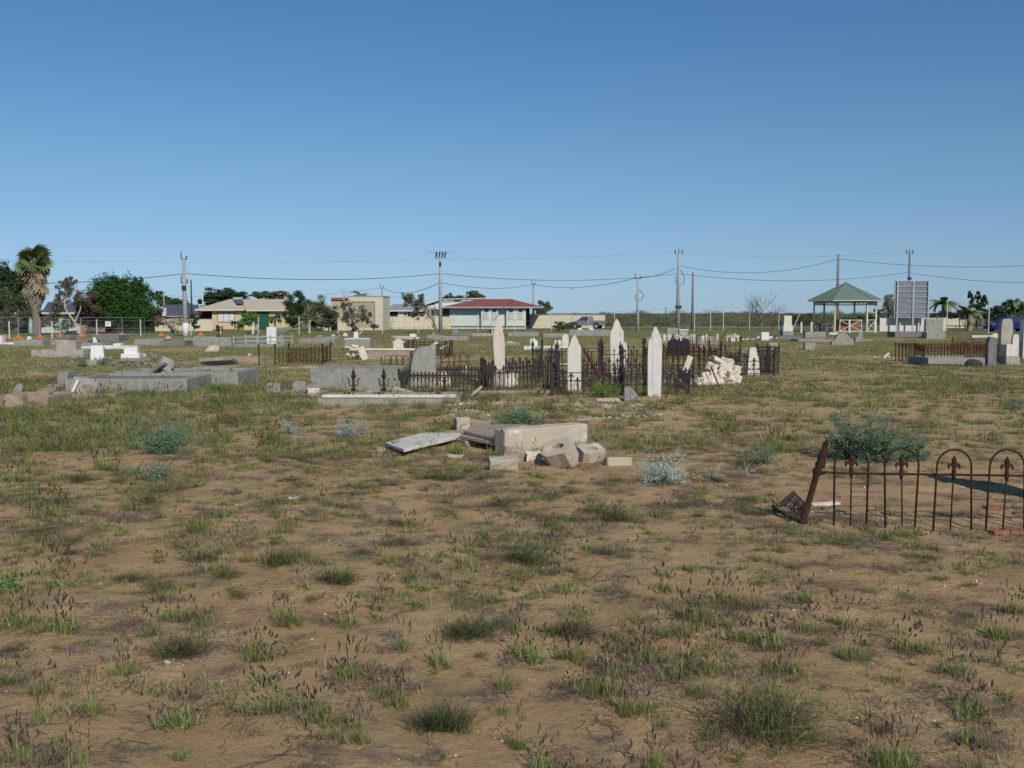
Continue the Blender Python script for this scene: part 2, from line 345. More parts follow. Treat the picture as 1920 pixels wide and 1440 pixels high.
# ---------------------------------------------------------------- ground
def ground():
    ys = list(np.arange(-6, 2, .5)) + list(np.arange(2, 9, .05)) + list(np.arange(9, 20, .1)) + list(np.arange(20, 60, .4)) + list(np.arange(60, 150, 1.5)) + list(np.geomspace(150, 9000, 60))
    us = np.linspace(-1, 1, 321)
    us = np.sign(us)*np.abs(us)**1.6
    V = []
    for y in ys:
        half = max(7, abs(y)*1.25 + 6)
        x = us*half; V.append(np.stack([x, np.full_like(x, y), ground_z(x, np.full_like(x, y))], 1))
    V = np.concatenate(V); n = len(us); r = len(ys)
    i = np.arange(r-1)[:, None]*n + np.arange(n-1)[None, :]
    F = np.stack([i, i+1, i+n+1, i+n], -1).reshape(-1, 4)
    m = bpy.data.materials.new('sandy_soil'); m.use_nodes = True; nt = m.node_tree; L = nt.links.new; b = nt.nodes['Principled BSDF']
    b.inputs['Roughness'].default_value = .95; b.inputs['Specular IOR Level'].default_value = .1
    g = N(nt, 'ShaderNodeNewGeometry'); V_ = g.outputs['Position']
    sep = N(nt, 'ShaderNodeSeparateXYZ'); L(V_, sep.inputs[0])
    def noise(s, d=5, ro=.6, sc=None):
        n_ = N(nt, 'ShaderNodeTexNoise'); n_.inputs['Scale'].default_value = s; n_.inputs['Detail'].default_value = d; n_.inputs['Roughness'].default_value = ro
        if sc:
            mp = N(nt, 'ShaderNodeMapping'); mp.inputs['Scale'].default_value = sc; L(V_, mp.inputs[0]); L(mp.outputs[0], n_.inputs['Vector'])
        else: L(V_, n_.inputs['Vector'])
        return n_.outputs[0]
    def mix(f, a, b_, t='MIX'):
        x = N(nt, 'ShaderNodeMixRGB', blend_type=t)
        for k, s in ((0, f), (1, a), (2, b_)):
            if isinstance(s, float): x.inputs[k].default_value = s
            elif isinstance(s, tuple): x.inputs[k].default_value = (*s, 1)
            else: L(s, x.inputs[k])
        return x.outputs[0]
    def rp(src, a, b_, lo=0., hi=1.):
        r_ = ramp(nt, [(a, float(lo)), (b_, float(hi))]); L(src, r_.inputs[0]); return r_.outputs[0]
    def mr(src, a, b_, lo=0., hi=1.):
        r_ = N(nt, 'ShaderNodeMapRange', interpolation_type='SMOOTHSTEP'); L(src, r_.inputs[0])
        for k, v in enumerate((a, b_, lo, hi)): r_.inputs[k+1].default_value = v
        return r_.outputs[0]
    def mul(a, b_):
        x = N(nt, 'ShaderNodeMath', operation='MULTIPLY'); L(a, x.inputs[0])
        if isinstance(b_, float): x.inputs[1].default_value = b_
        else: L(b_, x.inputs[1])
        return x.outputs[0]
    base = ramp(nt, [(.3, SOIL[0]), (.5, SOIL[1]), (.72, SOIL[2])]); L(noise(1.3, 8, .65), base.inputs[0]); col = base.outputs[0]
    col = mix(rp(noise(.55, 4), .60, .75, 0, .55), col, (.42, .22, .105))                        # orange earth
    col = mix(rp(noise(2.1, 9, .72, (1, 1.7, 1)), .53, .64, 0, .80), col, (.175, .145, .122))       # grey-brown litter
    col = mix(rp(noise(5.5, 9, .75), .60, .70, 0, .5), col, (.14, .115, .095))
    # cover of low growth gets denser away from the near ground, mown verge before the houses
    far = mr(sep.outputs[1], 11., 34.)
    grn = ramp(nt, [(.3, (.36,.275,.165)), (.46, (.30,.25,.13)), (.62, (.23,.215,.095))]); L(noise(.9, 9, .75), grn.inputs[0])
    col = mix(mul(far, rp(noise(.35, 6, .65), .38, .56, .25, .85)), col, grn.outputs[0])
    col = mix(mr(sep.outputs[1], 74., 84.), col, (.16, .165, .065))
    br = mr(sep.outputs[1], 135., 170.); col = mix(br, col, (.22, .19, .12))
    # grain: coarse sand, dark specks
    col = mix(.8, col, rp(noise(240, 3, .8), .3, .7, .84, 1.25), 'MULTIPLY')
    col = mix(.9, col, rp(noise(38, 6, .8), .35, .7, .90, 1.18), 'MULTIPLY')
    col = mix(rp(noise(70, 4, .7), .645, .69, 0, .75), col, (.07, .055, .045))
    L(col, b.inputs['Base Color'])
    add = N(nt, 'ShaderNodeMath', operation='ADD'); L(noise(16, 8, .75), add.inputs[0]); L(mul(noise(140, 3, .7), .25), add.inputs[1])
    bp = N(nt, 'ShaderNodeBump'); bp.inputs['Strength'].default_value = .9; bp.inputs['Distance'].default_value = .05
    L(add.outputs[0], bp.inputs['Height']); L(bp.outputs[0], b.inputs['Normal'])
    o = link('ground', np_mesh('ground', V, F, m, smooth=True)); tag(o, kind='structure')
clod = mk('soil_clod', (.26,.175,.10), (.40,.29,.175), 3, .95, .2, 60, var=.3, spec=.1)
SOIL = [(.400,.262,.130), (.495,.338,.175), (.58,.418,.228)]
ground()
# road beyond the cemetery and sandy paths between the grave rows
def strip(name, pts, wd, mat, lift, kind='structure'):
    """a sheet that follows the ground along a line of (x, y)"""
    V = []; F = []
    pts = [Vector(p) for p in pts]; dense = []
    for a, b in zip(pts, pts[1:]):
        n = max(2, int((b-a).length/ (0.4 if a.y < 60 else 3))); dense += [a.lerp(b, i/n) for i in range(n)]
    dense.append(pts[-1])
    for i, p in enumerate(dense):
        d = (dense[min(i+1, len(dense)-1)] - dense[max(i-1, 0)]).normalized(); nrm = Vector((-d.y, d.x))
        hw = wd/2*(0.8+0.45*random.random() if wd < 2 else 1)
        for k in range(7):
            q = p + nrm*hw*(k/3-1); V.append((q.x, q.y, gz(q.x, q.y)+lift - (0.03 if k in (0, 6) else 0)))
    for i in range(len(dense)-1):
        for k in range(6): F.append((i*7+k, (i+1)*7+k, (i+1)*7+k+1, i*7+k+1))
    o = link(name, np_mesh(name, V, F, mat)); tag(o, kind=kind); return o
strip('road', [(-30, 139), (60, 139), (130, 139)], 8, asph, .035)
path_m = mk('pale_sand_path', (.34,.26,.17), (.44,.35,.25), 3, .95, .3, 60, spot=(.16,.14,.08), spot_at=.56, spot_scale=1.5)
shell_m = mk('shell_grit', (.50,.42,.33), (.66,.60,.50), 12, .9, .5, 60, spot=(.22,.18,.11), spot_at=.55, spot_scale=3)
def xy(px, py): p = P(px, py); return (p.x, p.y)
strip('path', [xy(440, 695), xy(520, 691), xy(600, 688), xy(690, 685)], .28, shell_m, .02)
strip('path', [xy(640, 684), xy(760, 681), xy(900, 674), xy(1040, 664), xy(1160, 657)], .55, path_m, .015)
strip('path', [xy(1040, 656), xy(1240, 656), xy(1420, 654), xy(1600, 652), xy(1712, 655)], .45, path_m, .02)
strip('path', [xy(640, 641), xy(1000, 640), xy(1240, 640)], .9, path_m, .015)

# ---------------------------------------------------------------- grass tufts
class LB:
    """leaf blades: quads and triangles"""
    def __init__(s): s.q = []; s.m = []
    def blade(s, base, d, length, wd, bend, mi, segs=3, rnd=random):
        """base, horizontal direction angle d, starts steep and leans over by bend"""
        p = Vector(base); lean = bend*0.35; step = length/segs; side = Vector((-math.sin(d), math.cos(d), 0))
        tw = rnd.uniform(-.7, .7); side = (side*math.cos(tw) + Vector((math.cos(d), math.sin(d), 0))*math.sin(tw))
        prev = (p - side*wd/2, p + side*wd/2)
        for i in range(segs):
            lean += bend*0.65/segs*2*(i+.5)/segs*1.3
            dv = Vector((math.cos(d)*math.sin(lean), math.sin(d)*math.sin(lean), math.cos(lean)))
            p = p + dv*step; w_ = wd*(1-(i+1)/segs)*.5 + .0002
            cur = (p - side*w_, p + side*w_)
            s.q.append((prev[0], prev[1], cur[1], cur[0])); s.m.append(mi); prev = cur
        return p
    def mesh(s, name, mats):
        V = np.array([[tuple(v) for v in q] for q in s.q]).reshape(-1, 3); F = np.arange(len(V)).reshape(-1, 4)
        return np_mesh(name, V, F, mats, s.m)
    def spindle(s, p, d, L, r, mi, n=4):
        p = Vector(p); d = Vector(d).normalized(); a = d.orthogonal().normalized(); b = d.cross(a)
        prof = [(0, .35), (.25, 1), (.7, .9), (1, .15)]
        for (t0, r0), (t1, r1) in zip(prof, prof[1:]):
            for k in range(n):
                c0 = a*math.cos(2*PI*k/n)+b*math.sin(2*PI*k/n); c1 = a*math.cos(2*PI*(k+1)/n)+b*math.sin(2*PI*(k+1)/n)
                s.q.append((p+d*L*t0+c0*r*r0, p+d*L*t0+c1*r*r0, p+d*L*t1+c1*r*r1, p+d*L*t1+c0*r*r1)); s.m.append(mi)
GM = [grass_g, grass_y, seedh, grass_dry, grass_d, herb, grass_br]
def U(a, b): return random.uniform(a, b)
def tuft_grass(nb, heads, tall=1.0, dark=False):
    """a tussock about 0.2 m across, low arching blades, optional purple seed heads on thin stems"""
    s = LB()
    cs = [(random.gauss(0, .05), random.gauss(0, .042)) for _ in range(7)]
    for i in range(nb):
        cx, cy = random.choice(cs); a = U(0, 2*PI); r = abs(random.gauss(0, .022))
        mi = 0 if random.random() < .68 else 1
        if random.random() < .10: mi = 3
        if dark and random.random() < .75: mi = 4
        L = U(.05, .12)*tall
        s.blade((cx+r*math.cos(a), cy+r*math.sin(a), -.005), a+U(-.6, .6), L, U(.0032, .0065), U(.2, 2.1), mi)
    for i in range(int(nb*.25)):          # dead thatch at the foot
        a = U(0, 2*PI); cx, cy = random.choice(cs)
        s.blade((cx, cy, .0), a, U(.04, .09), .003, U(1.5, 2.6), 3, 2)
    for i in range(heads):
        cx, cy = random.choice(cs); a = U(0, 2*PI); b = U(.05, .6); L = U(.085, .20)*tall
        p = s.blade((cx, cy, 0), a, L, .0048, b, 1 if random.random() < .7 else 0, 4)
        if random.random() < .7: s.blade((cx, cy, L*.2), a+U(-2, 2), L*.55, .005, .7, 0, 2)
        dv = (math.cos(a)*math.sin(b*1.1), math.sin(a)*math.sin(b*1.1), math.cos(b*1.1))
        s.spindle(p, dv, U(.032, .055), U(.0042, .0062), 2, 5)
        if random.random() < .5: s.blade((cx, cy, 0), a+1, L*.6, .004, .5, 0, 2)
    return s
def tuft_wiry(n, green=.5, spread=.16, tall=.13):
    """sprawling clump of thin dark curving stems with tiny leaves"""
    s = LB()
    for i in range(n):
        a = U(0, 2*PI); p = Vector((random.gauss(0, spread*.28), random.gauss(0, spread*.22), 0)); el = U(.15, 1.25)
        mi = 4 if random.random() < .55 else (0 if random.random() < green else 6)
        wd = U(.0016, .003); seg = 5; st = U(.5, 1.15)*spread/seg
        for k in range(seg):
            a += U(-.5, .5); el += U(-.45, .3)
            d = Vector((math.cos(a)*math.cos(el), math.sin(a)*math.cos(el), abs(math.sin(el))*.9))
            q = p + d*st; q.z = min(q.z, tall)
            sd = Vector((-math.sin(a), math.cos(a), .4))*wd/2
            s.q.append((p-sd, p+sd, q+sd*.8, q-sd*.8)); s.m.append(mi)
            if random.random() < .75:
                b = a+random.choice((-1, 1))*U(.5, 1.2); l = Vector((math.cos(b), math.sin(b), U(0, 1)))*U(.012, .03)
                s.q.append((q-sd, q+sd, q+l+sd*.2, q+l-sd*.2)); s.m.append(mi)
            p = q
    return s
def litter(n, r=.14):
    s = LB()
    for i in range(n):
        x, y = random.gauss(0, r*.5), random.gauss(0, r*.35); a = U(0, 2*PI)
        s.blade((x, y, U(.001, .012)), a, U(.02, .07), U(.0015, .003), U(2.0, 2.5), 3 if random.random() < .7 else 6, 2)
    for i in range(n//3):
        x, y = random.gauss(0, r*.5), random.gauss(0, r*.35); a = U(0, 2*PI); l = U(.02, .06)
        z = U(.004, .015); d = Vector((math.cos(a), math.sin(a), U(-.1, .2)))*l; sd = Vector((-math.sin(a), math.cos(a), 0))*.0012
        p = Vector((x, y, z)); s.q.append((p-sd, p+sd, p+d+sd, p+d-sd)); s.m.append(3)
    return s
def rosette(n):
    s = LB()
    for i in range(n):
        a = U(0, 2*PI); x, y = random.gauss(0, .02), random.gauss(0, .02)
        s.blade((x, y, .003), a, U(.025, .06), U(.008, .014), U(1.2, 2.2), 5, 2)
    return s
def far_patch(nb, size, dens_h=.12, purple=.007):
    """a wide patch of mixed low growth seen from afar"""
    s = LB()
    cs = [(random.gauss(0, size*.3), random.gauss(0, size*.3), U(.6, 1.2)) for _ in range(9)]
    for i in range(nb):
        cx, cy, h = random.choice(cs); x, y = cx+random.gauss(0, size*.1), cy+random.gauss(0, size*.1)
        r = random.random(); mi = 0 if r < .26 else 1 if r < .72 else 4 if r < .80 else 3 if r < .96 else 6
        s.blade((x, y, -.01), U(0, 2*PI), U(.5, 1.1)*dens_h*h, U(.006, .011), U(.2, 1.3), mi, 2)
        if random.random() < purple: s.spindle((x, y, dens_h*h*U(.9, 1.4)), (U(-.2,.2), U(-.2,.2), 1), .05, .006, 2, 3)
    return s
def soft_tuft(n):
    """fine low yellow green growth mixed with dry stems"""
    s = LB(); cs = [(random.gauss(0, .07), random.gauss(0, .06), U(.6, 1.2)) for _ in range(8)]
    for i in range(n):
        cx, cy, h = random.choice(cs); a = U(0, 2*PI); r = random.random(); mi = 1 if r < .42 else 0 if r < .68 else 3 if r < .84 else 4
        s.blade((cx+random.gauss(0,.018), cy+random.gauss(0,.018), -.005), a, U(.04, .11)*h, U(.0025, .0045), U(.2, 1.8), mi, 3)
    return s
def proto_coll(name, makers):
    c = bpy.data.collections.new(name)
    for i, (f, mats) in enumerate(makers):
        me = f if isinstance(f, bpy.types.Mesh) else f.mesh(name, mats)
        o = bpy.data.objects.new('%s_%02d' % (name, i), me); c.objects.link(o)
    return c
def scatter(name, label, cat, pts, scl, rot, idx, coll, kind='stuff'):
    pts = np.asarray(pts, np.float32); n = len(pts)
    me = bpy.data.meshes.new(name); me.vertices.add(n); me.vertices.foreach_set('co', pts.ravel())
    a = me.attributes.new('scl', 'FLOAT_VECTOR', 'POINT'); s = np.asarray(scl, np.float32)
    if s.ndim == 1: s = np.stack([s, s, s], 1)
    a.data.foreach_set('vector', s.ravel())
    a = me.attributes.new('rot', 'FLOAT_VECTOR', 'POINT'); a.data.foreach_set('vector', np.asarray(rot, np.float32).ravel())
    a = me.attributes.new('pick', 'INT', 'POINT'); a.data.foreach_set('value', np.asarray(idx, np.int32))
    o = link(name, me); tag(o, label, cat, kind=kind)
    g = bpy.data.node_groups.new(name, 'GeometryNodeTree')
    g.interface.new_socket('Geometry', in_out='INPUT', socket_type='NodeSocketGeometry'); g.interface.new_socket('Geometry', in_out='OUTPUT', socket_type='NodeSocketGeometry')
    gi = g.nodes.new('NodeGroupInput'); go = g.nodes.new('NodeGroupOutput'); ip = g.nodes.new('GeometryNodeInstanceOnPoints'); ci = g.nodes.new('GeometryNodeCollectionInfo')
    ci.inputs['Collection'].default_value = coll; ci.inputs['Separate Children'].default_value = True; ci.inputs['Reset Children'].default_value = True
    ip.inputs['Pick Instance'].default_value = True
    def attr(nm, ty):
        x = g.nodes.new('GeometryNodeInputNamedAttribute'); x.data_type = ty; x.inputs[0].default_value = nm; return [k for k in x.outputs if k.enabled][0]
    L = g.links.new
    L(gi.outputs[0], ip.inputs['Points']); L(ci.outputs[0], ip.inputs['Instance'])
    L(attr('pick', 'INT'), ip.inputs['Instance Index']); L(attr('scl', 'FLOAT_VECTOR'), ip.inputs['Scale'])
    er = g.nodes.new('FunctionNodeEulerToRotation'); L(attr('rot', 'FLOAT_VECTOR'), er.inputs[0]); L(er.outputs[0], ip.inputs['Rotation'])
    L(ip.outputs[0], go.inputs[0])
    md = o.modifiers.new('scatter', 'NODES'); md.node_group = g
    return o
pro = []
for k in range(6): pro.append((tuft_grass(105, 4 + k, 1.05), GM))       # 0-5 with seed heads
for k in range(6): pro.append((tuft_grass(80, 0, .75), GM))            # 6-11 green, no heads
for k in range(5): pro.append((tuft_wiry(random.choice((45, 60, 80)), random.choice((.2, .5, .9)), U(.15, .24), U(.07, .13)), GM))                 # 12-16 dark wiry
for k in range(4): pro.append((litter(90), GM))                        # 17-20 litter
for k in range(2): pro.append((rosette(16), GM))                       # 21-22 herbs
for k in range(3): pro.append((tuft_grass(40, 3, .7, True), GM))       # 23-25 thin, dark
for k in range(3): pro.append((tuft_grass(14, 0, .6), GM))             # 26-28 sparse sprouts
for k in range(4): pro.append((soft_tuft(150), GM))                      # 29-32 fine yellowish growth
PROTO = proto_coll('grass_tuft', pro)
# tussocks read off the photograph: x, y of the foot, width, kind (G green, H with heads, W wiry, L leafy)
HERO = '''394 1049 60 W;516 1015 50 G;525 1060 95 W;425 1083 60 W;18 1092 50 L;76 1095 40 G;131 1037 40 W;160 1056 20 L;198 1065 32 G;235 1094 60 W;296 1107 60 W;354 1080 32 G;226 1119 24 G;177 1110 30 G;262 1147 25 G;
104 1192 75 H;18 1190 65 H;284 1196 42 H;339 1162 45 H;391 1174 38 H;437 1123 45 W;532 1168 55 H;489 1226 72 H;336 1226 95 W;101 1226 26 G;174 1214 45 G;232 1263 50 H;416 1281 40 G;477 1263 28 G;28 1226 50 W;122 1315 32 G;70 1299 32 G;18 1290 50 W;
324 1348 88 H;364 1306 45 W;168 1336 28 H;73 1357 35 H;18 1360 26 G;519 1327 80 H;238 1388 32 G;336 1412 62 G;98 1394 38 G;140 1437 38 H;40 1428 60 H;682 1043 40 W;719 1061 32 H;881 1034 36 G;979 1049 100 W;1049 1018 30 G;792 1040 18 G;630 1100 70 W;
710 1079 24 G;775 1091 34 H;881 1088 28 G;930 1085 24 G;1037 1076 34 H;1079 1070 40 G;752 1116 46 G;820 1105 24 G;859 1104 24 W;930 1121 34 G;988 1119 50 G;697 1122 40 G;774 1134 50 G;584 1128 36 W;649 1168 44 H;606 1165 28 G;982 1080 36 G;1092 1153 52 G;875 1192 95 W;
697 1205 30 G;759 1211 45 H;826 1238 42 H;975 1226 70 H;966 1185 36 H;899 1229 40 G;1073 1190 80 W;1082 1235 60 H;645 1253 72 H;713 1290 50 H;749 1311 46 H;951 1296 40 H;948 1330 55 G;587 1350 70 H;633 1372 36 G;673 1388 38 H;966 1391 38 H;1061 1287 30 W;1118 1305 56 H;
820 1418 32 G;1018 1437 55 H;1138 1036 38 G;1169 1048 44 W;1205 1033 30 G;1254 1027 24 G;1425 1033 42 G;1554 1018 34 G;1297 1067 36 W;1248 1102 44 H;1331 1064 18 G;1395 1070 30 G;1535 1056 28 G;1352 1125 56 H;1410 1137 36 H;1490 1125 52 H;1453 1149 34 G;1245 1138 24 W;1166 1122 22 W;
1325 1141 16 G;1361 1169 30 G;1502 1177 52 H;1560 1161 28 W;1282 1195 38 H;1309 1174 32 G;1395 1207 44 H;1441 1213 64 H;1655 1164 40 W;1609 1241 52 H;1539 1213 45 W;1212 1238 64 H;1279 1235 22 G;1325 1265 52 H;1389 1259 38 G;1474 1265 50 H;1316 1308 38 H;1129 1296 50 H;1160 1262 44 H;
1453 1308 44 H;1551 1302 28 G;1623 1305 22 G;1181 1333 64 H;1236 1354 46 G;1383 1418 50 G;1221 1437 52 H;1148 1434 30 G;1652 1437 60 H;1646 1367 36 W;1854 1037 46 G;1741 1052 46 W;1754 1090 52 G;1631 1113 32 W;1695 1116 28 W;1818 1153 40 W;1903 1147 50 H;1714 1214 74 H;1864 1186 56 H;
1570 1137 26 G;1784 1263 55 H;1705 1247 30 G;1824 1333 52 H;1760 1290 38 G;1757 1360 28 G;1827 1403 44 H;1876 1373 22 G;1683 1434 75 H;835 905 70 W;800 902 60 W;260 950 70 W;375 985 60 G;125 985 40 G;765 980 60 W;730 975 44 G;590 890 40 G;560 860 44 W;725 858 34 G;740 905 34 G;520 1000 60 G;
680 905 34 G;610 950 36 H;655 955 50 W;720 872 40 G;1160 975 75 W;1110 960 60 W;1250 945 44 G;1280 950 40 W;1400 935 46 G;1430 962 44 W;1365 985 44 G;1140 1040 50 W;1045 1015 36 W;1225 1000 36 G;1240 910 40 W;1165 905 44 W;1060 880 30 W;640 885 26 G;850 870 30 G;380 1000 40 W;300 925 60 W;
1500 1020 36 G;1710 800 40 G;1480 795 36 W;1620 800 40 G;1670 790 40 W;1365 812 40 W;1430 820 30 G;1455 990 30 W;1655 1010 40 G;1600 1000 30 G;1560 1006 22 L;1690 1005 34 G;1730 1002 40 G;1790 1000 30 L;1200 980 30 G;1655 760 60 G;100 965 60 H;80 1000 50 W;150 905 60 W;190 880 60 H;60 870 60 G;20 905 50 H;
95 840 60 G;180 830 60 G;240 880 40 G;430 900 40 W;470 935 40 G;420 970 36 W;350 1010 36 G;560 905 34 W;925 945 40 W;985 960 40 G;1040 930 36 W;900 1000 40 G;960 1000 36 H;840 965 36 G;1320 930 36 G;1340 900 40 W'''
hp, hs, hr, hi = [], [], [], []
for e in HERO.replace('\n', '').split(';'):
    px, py, wd, kd = e.split(); px = float(px); py = float(py); wd = float(wd)
    p = P(px, py); D = p.y; wm = wd*mpp(D)
    n = 1 if kd == 'L' else 3 if wd > 45 else 2
    for k in range(n):
        q = (p.x + U(-.28, .28)*wm*(n > 1), p.y + U(-.3, .3)*wm*(n > 1))
        s = wm/(.30 if kd == 'W' else .20)*(.85 if n == 2 else .75 if n == 3 else 1)
        s *= U(1.0, 1.3)
        i = {'G': random.choice(range(6, 12)), 'H': random.choice(range(0, 6)), 'W': random.choice(range(12, 17)), 'L': 21}[kd]
        sz = s
        if kd == 'H': sz = min(max(s, .8), 1.3)
        hp.append((q[0], q[1], gz(*q))); hs.append((s*U(.8,1.3), s*U(.7,1.1), sz*U(.75,1.1))); hr.append((0, 0, U(0, 6.28))); hi.append(i)
        if kd in 'HW' and random.random() < .6:
            q2 = (q[0]+U(-.1, .1), q[1]+U(-.05, .1)); hp.append((q2[0], q2[1], gz(*q2))); hs.append((U(.7, 1.3),)*3); hr.append((0, 0, U(0, 6.28))); hi.append(random.choice((17, 18, 19, 20)))
# random growth, denser away from the camera
def rnd_field(y0, y1, per_m2, spread=.62, keep=None):
    area = spread*(y1*y1-y0*y0) + 3*(y1-y0); n = int(area*per_m2)
    y = np.sqrt(RNG.random(n)*(y1*y1-y0*y0) + y0*y0); x = (RNG.random(n)*2-1)*(y*spread+1.5)
    if keep is not None:
        k = keep(x, y) > RNG.random(n); x, y = x[k], y[k]
    return x, y
def clump(x, y): return np.clip((fbm(x*1.1+5, y*.8+2, 4)-.40)*4, .22, .8)
def leftness(x, y): return np.clip(.62 - x/(y+1)*1.1, .25, 1.2)
def addf(x, y, picks, smin, smax, zs=1.):
    for a, b in zip(x, y):
        s = U(smin, smax); hp.append((a, b, gz(a, b))); hs.append((s, s, s*zs)); hr.append((0, 0, U(0, 6.28))); hi.append(random.choice(picks))
x, y = rnd_field(2.2, 8, 30.0, keep=clump); addf(x, y, [6,7,8,9,10,23,24,26,27,28,27,28,0,3,1,2,12,25,29,30,31,32,14], .3, 1.0)
x, y = rnd_field(2.2, 9, 30, keep=lambda x, y: np.clip((fbm(x*1.7, y*2.4+9, 4)-.42)*6, .12, 1)); addf(x, y, [17,18,19,20,26,27], .4, 1.3)
x, y = rnd_field(5.5, 13, 50, keep=lambda x, y: clump(x, y)*leftness(x, y)*1.1); addf(x, y, [0,1,6,7,8,9,10,11,6,7,8,9,12,13,14,15,16,23,24,25,26,29,30,31], .35, .9)
x, y = rnd_field(7.0, 16, 20, keep=clump); addf(x, y, [17,18,19,20], .6, 1.6)
x, y = rnd_field(12.0, 25, 40, keep=lambda x, y: clump(x, y)*.9*leftness(x, y)+.12); addf(x, y, [0,1,6,7,8,9,10,12,13,14,29,30,31,32,29,30,31,32,29,30,31,32,17,18], .6, 1.6)
scatter('grass_tufts', 'green and dry tussocks of buffel grass with dark purple seed heads over the sandy soil', 'grass', hp, hs, hr, hi, PROTO)
FAR = proto_coll('far_grass', [(far_patch(150, .5, .11), GM) for k in range(5)] + [(far_patch(200, 1.6, .14, .004), GM) for k in range(4)])
x, y = rnd_field(20, 44, 7.0, keep=lambda x, y: np.clip((fbm(x*.45, y*.3, 4)-.33)*4.5, .12, 1))
x2, y2 = rnd_field(40, 78, 3.2, keep=lambda x, y: np.clip((fbm(x*.25, y*.15+7, 4)-.34)*5, .15, 1))
x3, y3 = rnd_field(76, 134, .6)
X = np.concatenate([x, x2, x3]); Y = np.concatenate([y, y2, y3]); n = len(X)
pick = np.where(Y < 44, RNG.integers(0, 5, n), RNG.integers(5, 9, n)); sc = RNG.uniform(.7, 1.3, n)*np.where(Y > 76, 1.1, 1); sc = np.stack([sc, sc, sc*np.where(Y > 76, .55, .95)], 1)
Zs = ground_z(X, Y); rt = np.stack([np.zeros(n), np.zeros(n), RNG.uniform(0, 6.28, n)], 1)
scatter('grass_cover', 'olive green grass growing between the grave rows and on the far verge', 'grass', np.stack([X, Y, Zs], 1), sc, rt, pick, FAR)
# shells and stone chips lying on the sand
def rock_mesh(name, mat, r=1.0, n=14, seed=0, flat=.7, bev=.0):
    rr = random.Random(seed); bm = bmesh.new()
    for i in range(n):
        v = Vector((rr.gauss(0,1), rr.gauss(0,1), rr.gauss(0,1))).normalized()*rr.uniform(.75, 1); bm.verts.new((v.x*r, v.y*r*rr.uniform(.8,1), v.z*r*flat))
    bmesh.ops.convex_hull(bm, input=bm.verts); 
    for v in [v for v in bm.verts if not v.link_faces]: bm.verts.remove(v)
    if bev: bmesh.ops.bevel(bm, geom=list(bm.edges), offset=bev, segments=1, affect='EDGES')
    me = bpy.data.meshes.new(name); bm.to_mesh(me); bm.free(); me.materials.append(mat); return me
CH = proto_coll('shell_chip', [(rock_mesh('shell_chip', shell, 1, 9, k, .35), None) for k in range(4)] + [(rock_mesh('stone_chip', stonebit, 1, 9, 9+k, .5), None) for k in range(4)])
x, y = rnd_field(2.5, 10, 80, keep=lambda x, y: np.clip((fbm(x*1.5+30, y*1.5, 3)-.45)*6, .05, 1)); s = np.exp(RNG.normal(math.log(.0030), .55, len(x))); pk = RNG.choice([0,1,2,3,4,5,6,7], len(x), p=[.15,.15,.15,.15,.1,.1,.1,.1])
x2, y2 = rnd_field(8, 24, 3); s2 = np.exp(RNG.normal(math.log(.009), .4, len(x2))); pk2 = RNG.integers(0, 8, len(x2))
c = P(1010, 768); m = 5200; ax = RNG.uniform(0, 6.28, m); ar = np.sqrt(RNG.random(m)); x3 = c.x + .3 + np.cos(ax)*ar*2.2; y3 = c.y + np.sin(ax)*ar*1.75; k = fbm(x3*2, y3*2, 3) > .45; x3, y3 = x3[k], y3[k]
s3 = np.exp(RNG.normal(math.log(.012), .5, len(x3))); pk3 = RNG.integers(0, 8, len(x3))
X = np.concatenate([x, x2, x3]); Y = np.concatenate([y, y2, y3]); S_ = np.concatenate([s*1.45, s2, s3*1.3]); PK = np.concatenate([pk, pk2, pk3]); n = len(X)
scatter('shell_fragments', 'white shell fragments and pale stone chips strewn over the sand', 'shell grit', np.stack([X, Y, ground_z(X, Y)+S_*.15], 1), S_, RNG.uniform(-.4, .4, (n, 3))*[1,1,0] + np.stack([np.zeros(n), np.zeros(n), RNG.uniform(0, 6.28, n)], 1), PK, CH)
def twigs(n):
    s = LB()
    for i in range(n):
        a = U(0, 6.28); p = Vector((U(-.06,.06), U(-.06,.06), .004)); wd = U(.0012, .0022)
        for k in range(3):
            a += U(-.5,.5); q = p + Vector((math.cos(a), math.sin(a), U(-.02,.08)))*U(.02,.05); q.z = max(q.z, .003); sd = Vector((-math.sin(a), math.cos(a), 0))*wd
            s.q.append((p-sd, p+sd, q+sd, q-sd)); s.m.append(random.choice((3, 6))); p = q
    return s
TW = proto_coll('twig', [(twigs(3), GM) for k in range(5)])
x, y = rnd_field(2.5, 12, 26, keep=lambda x, y: np.clip((fbm(x*1.3+70, y*2.2, 3)-.40)*5, .1, 1)); n = len(x)
scatter('fallen_twigs', 'thin dry twigs and straw lying on the bare sand', 'twigs', np.stack([x, y, ground_z(x, y)], 1), RNG.uniform(.6, 1.5, n), np.stack([np.zeros(n), np.zeros(n), RNG.uniform(0, 6.28, n)], 1), RNG.integers(0, 5, n), TW)
# clods and grit
CL = proto_coll('soil_clod', [(rock_mesh('soil_clod', clod, 1, 8, 30+k, .6), None) for k in range(4)])
x, y = rnd_field(2.4, 9, 260, keep=lambda x, y: np.clip((fbm(x*2.2+11, y*2.2, 3)-.42)*6, .04, 1)*np.clip(1.4-y/8, .2, 1)); n = len(x); s = np.exp(RNG.normal(math.log(.0032), .55, n))
scatter('soil_clods', 'small clods and grit of the same brown earth lying on the sand', 'clods', np.stack([x, y, ground_z(x, y)+s*.2], 1), s, RNG.uniform(0, 6.28, (n, 3)), RNG.integers(0, 4, n), CL)
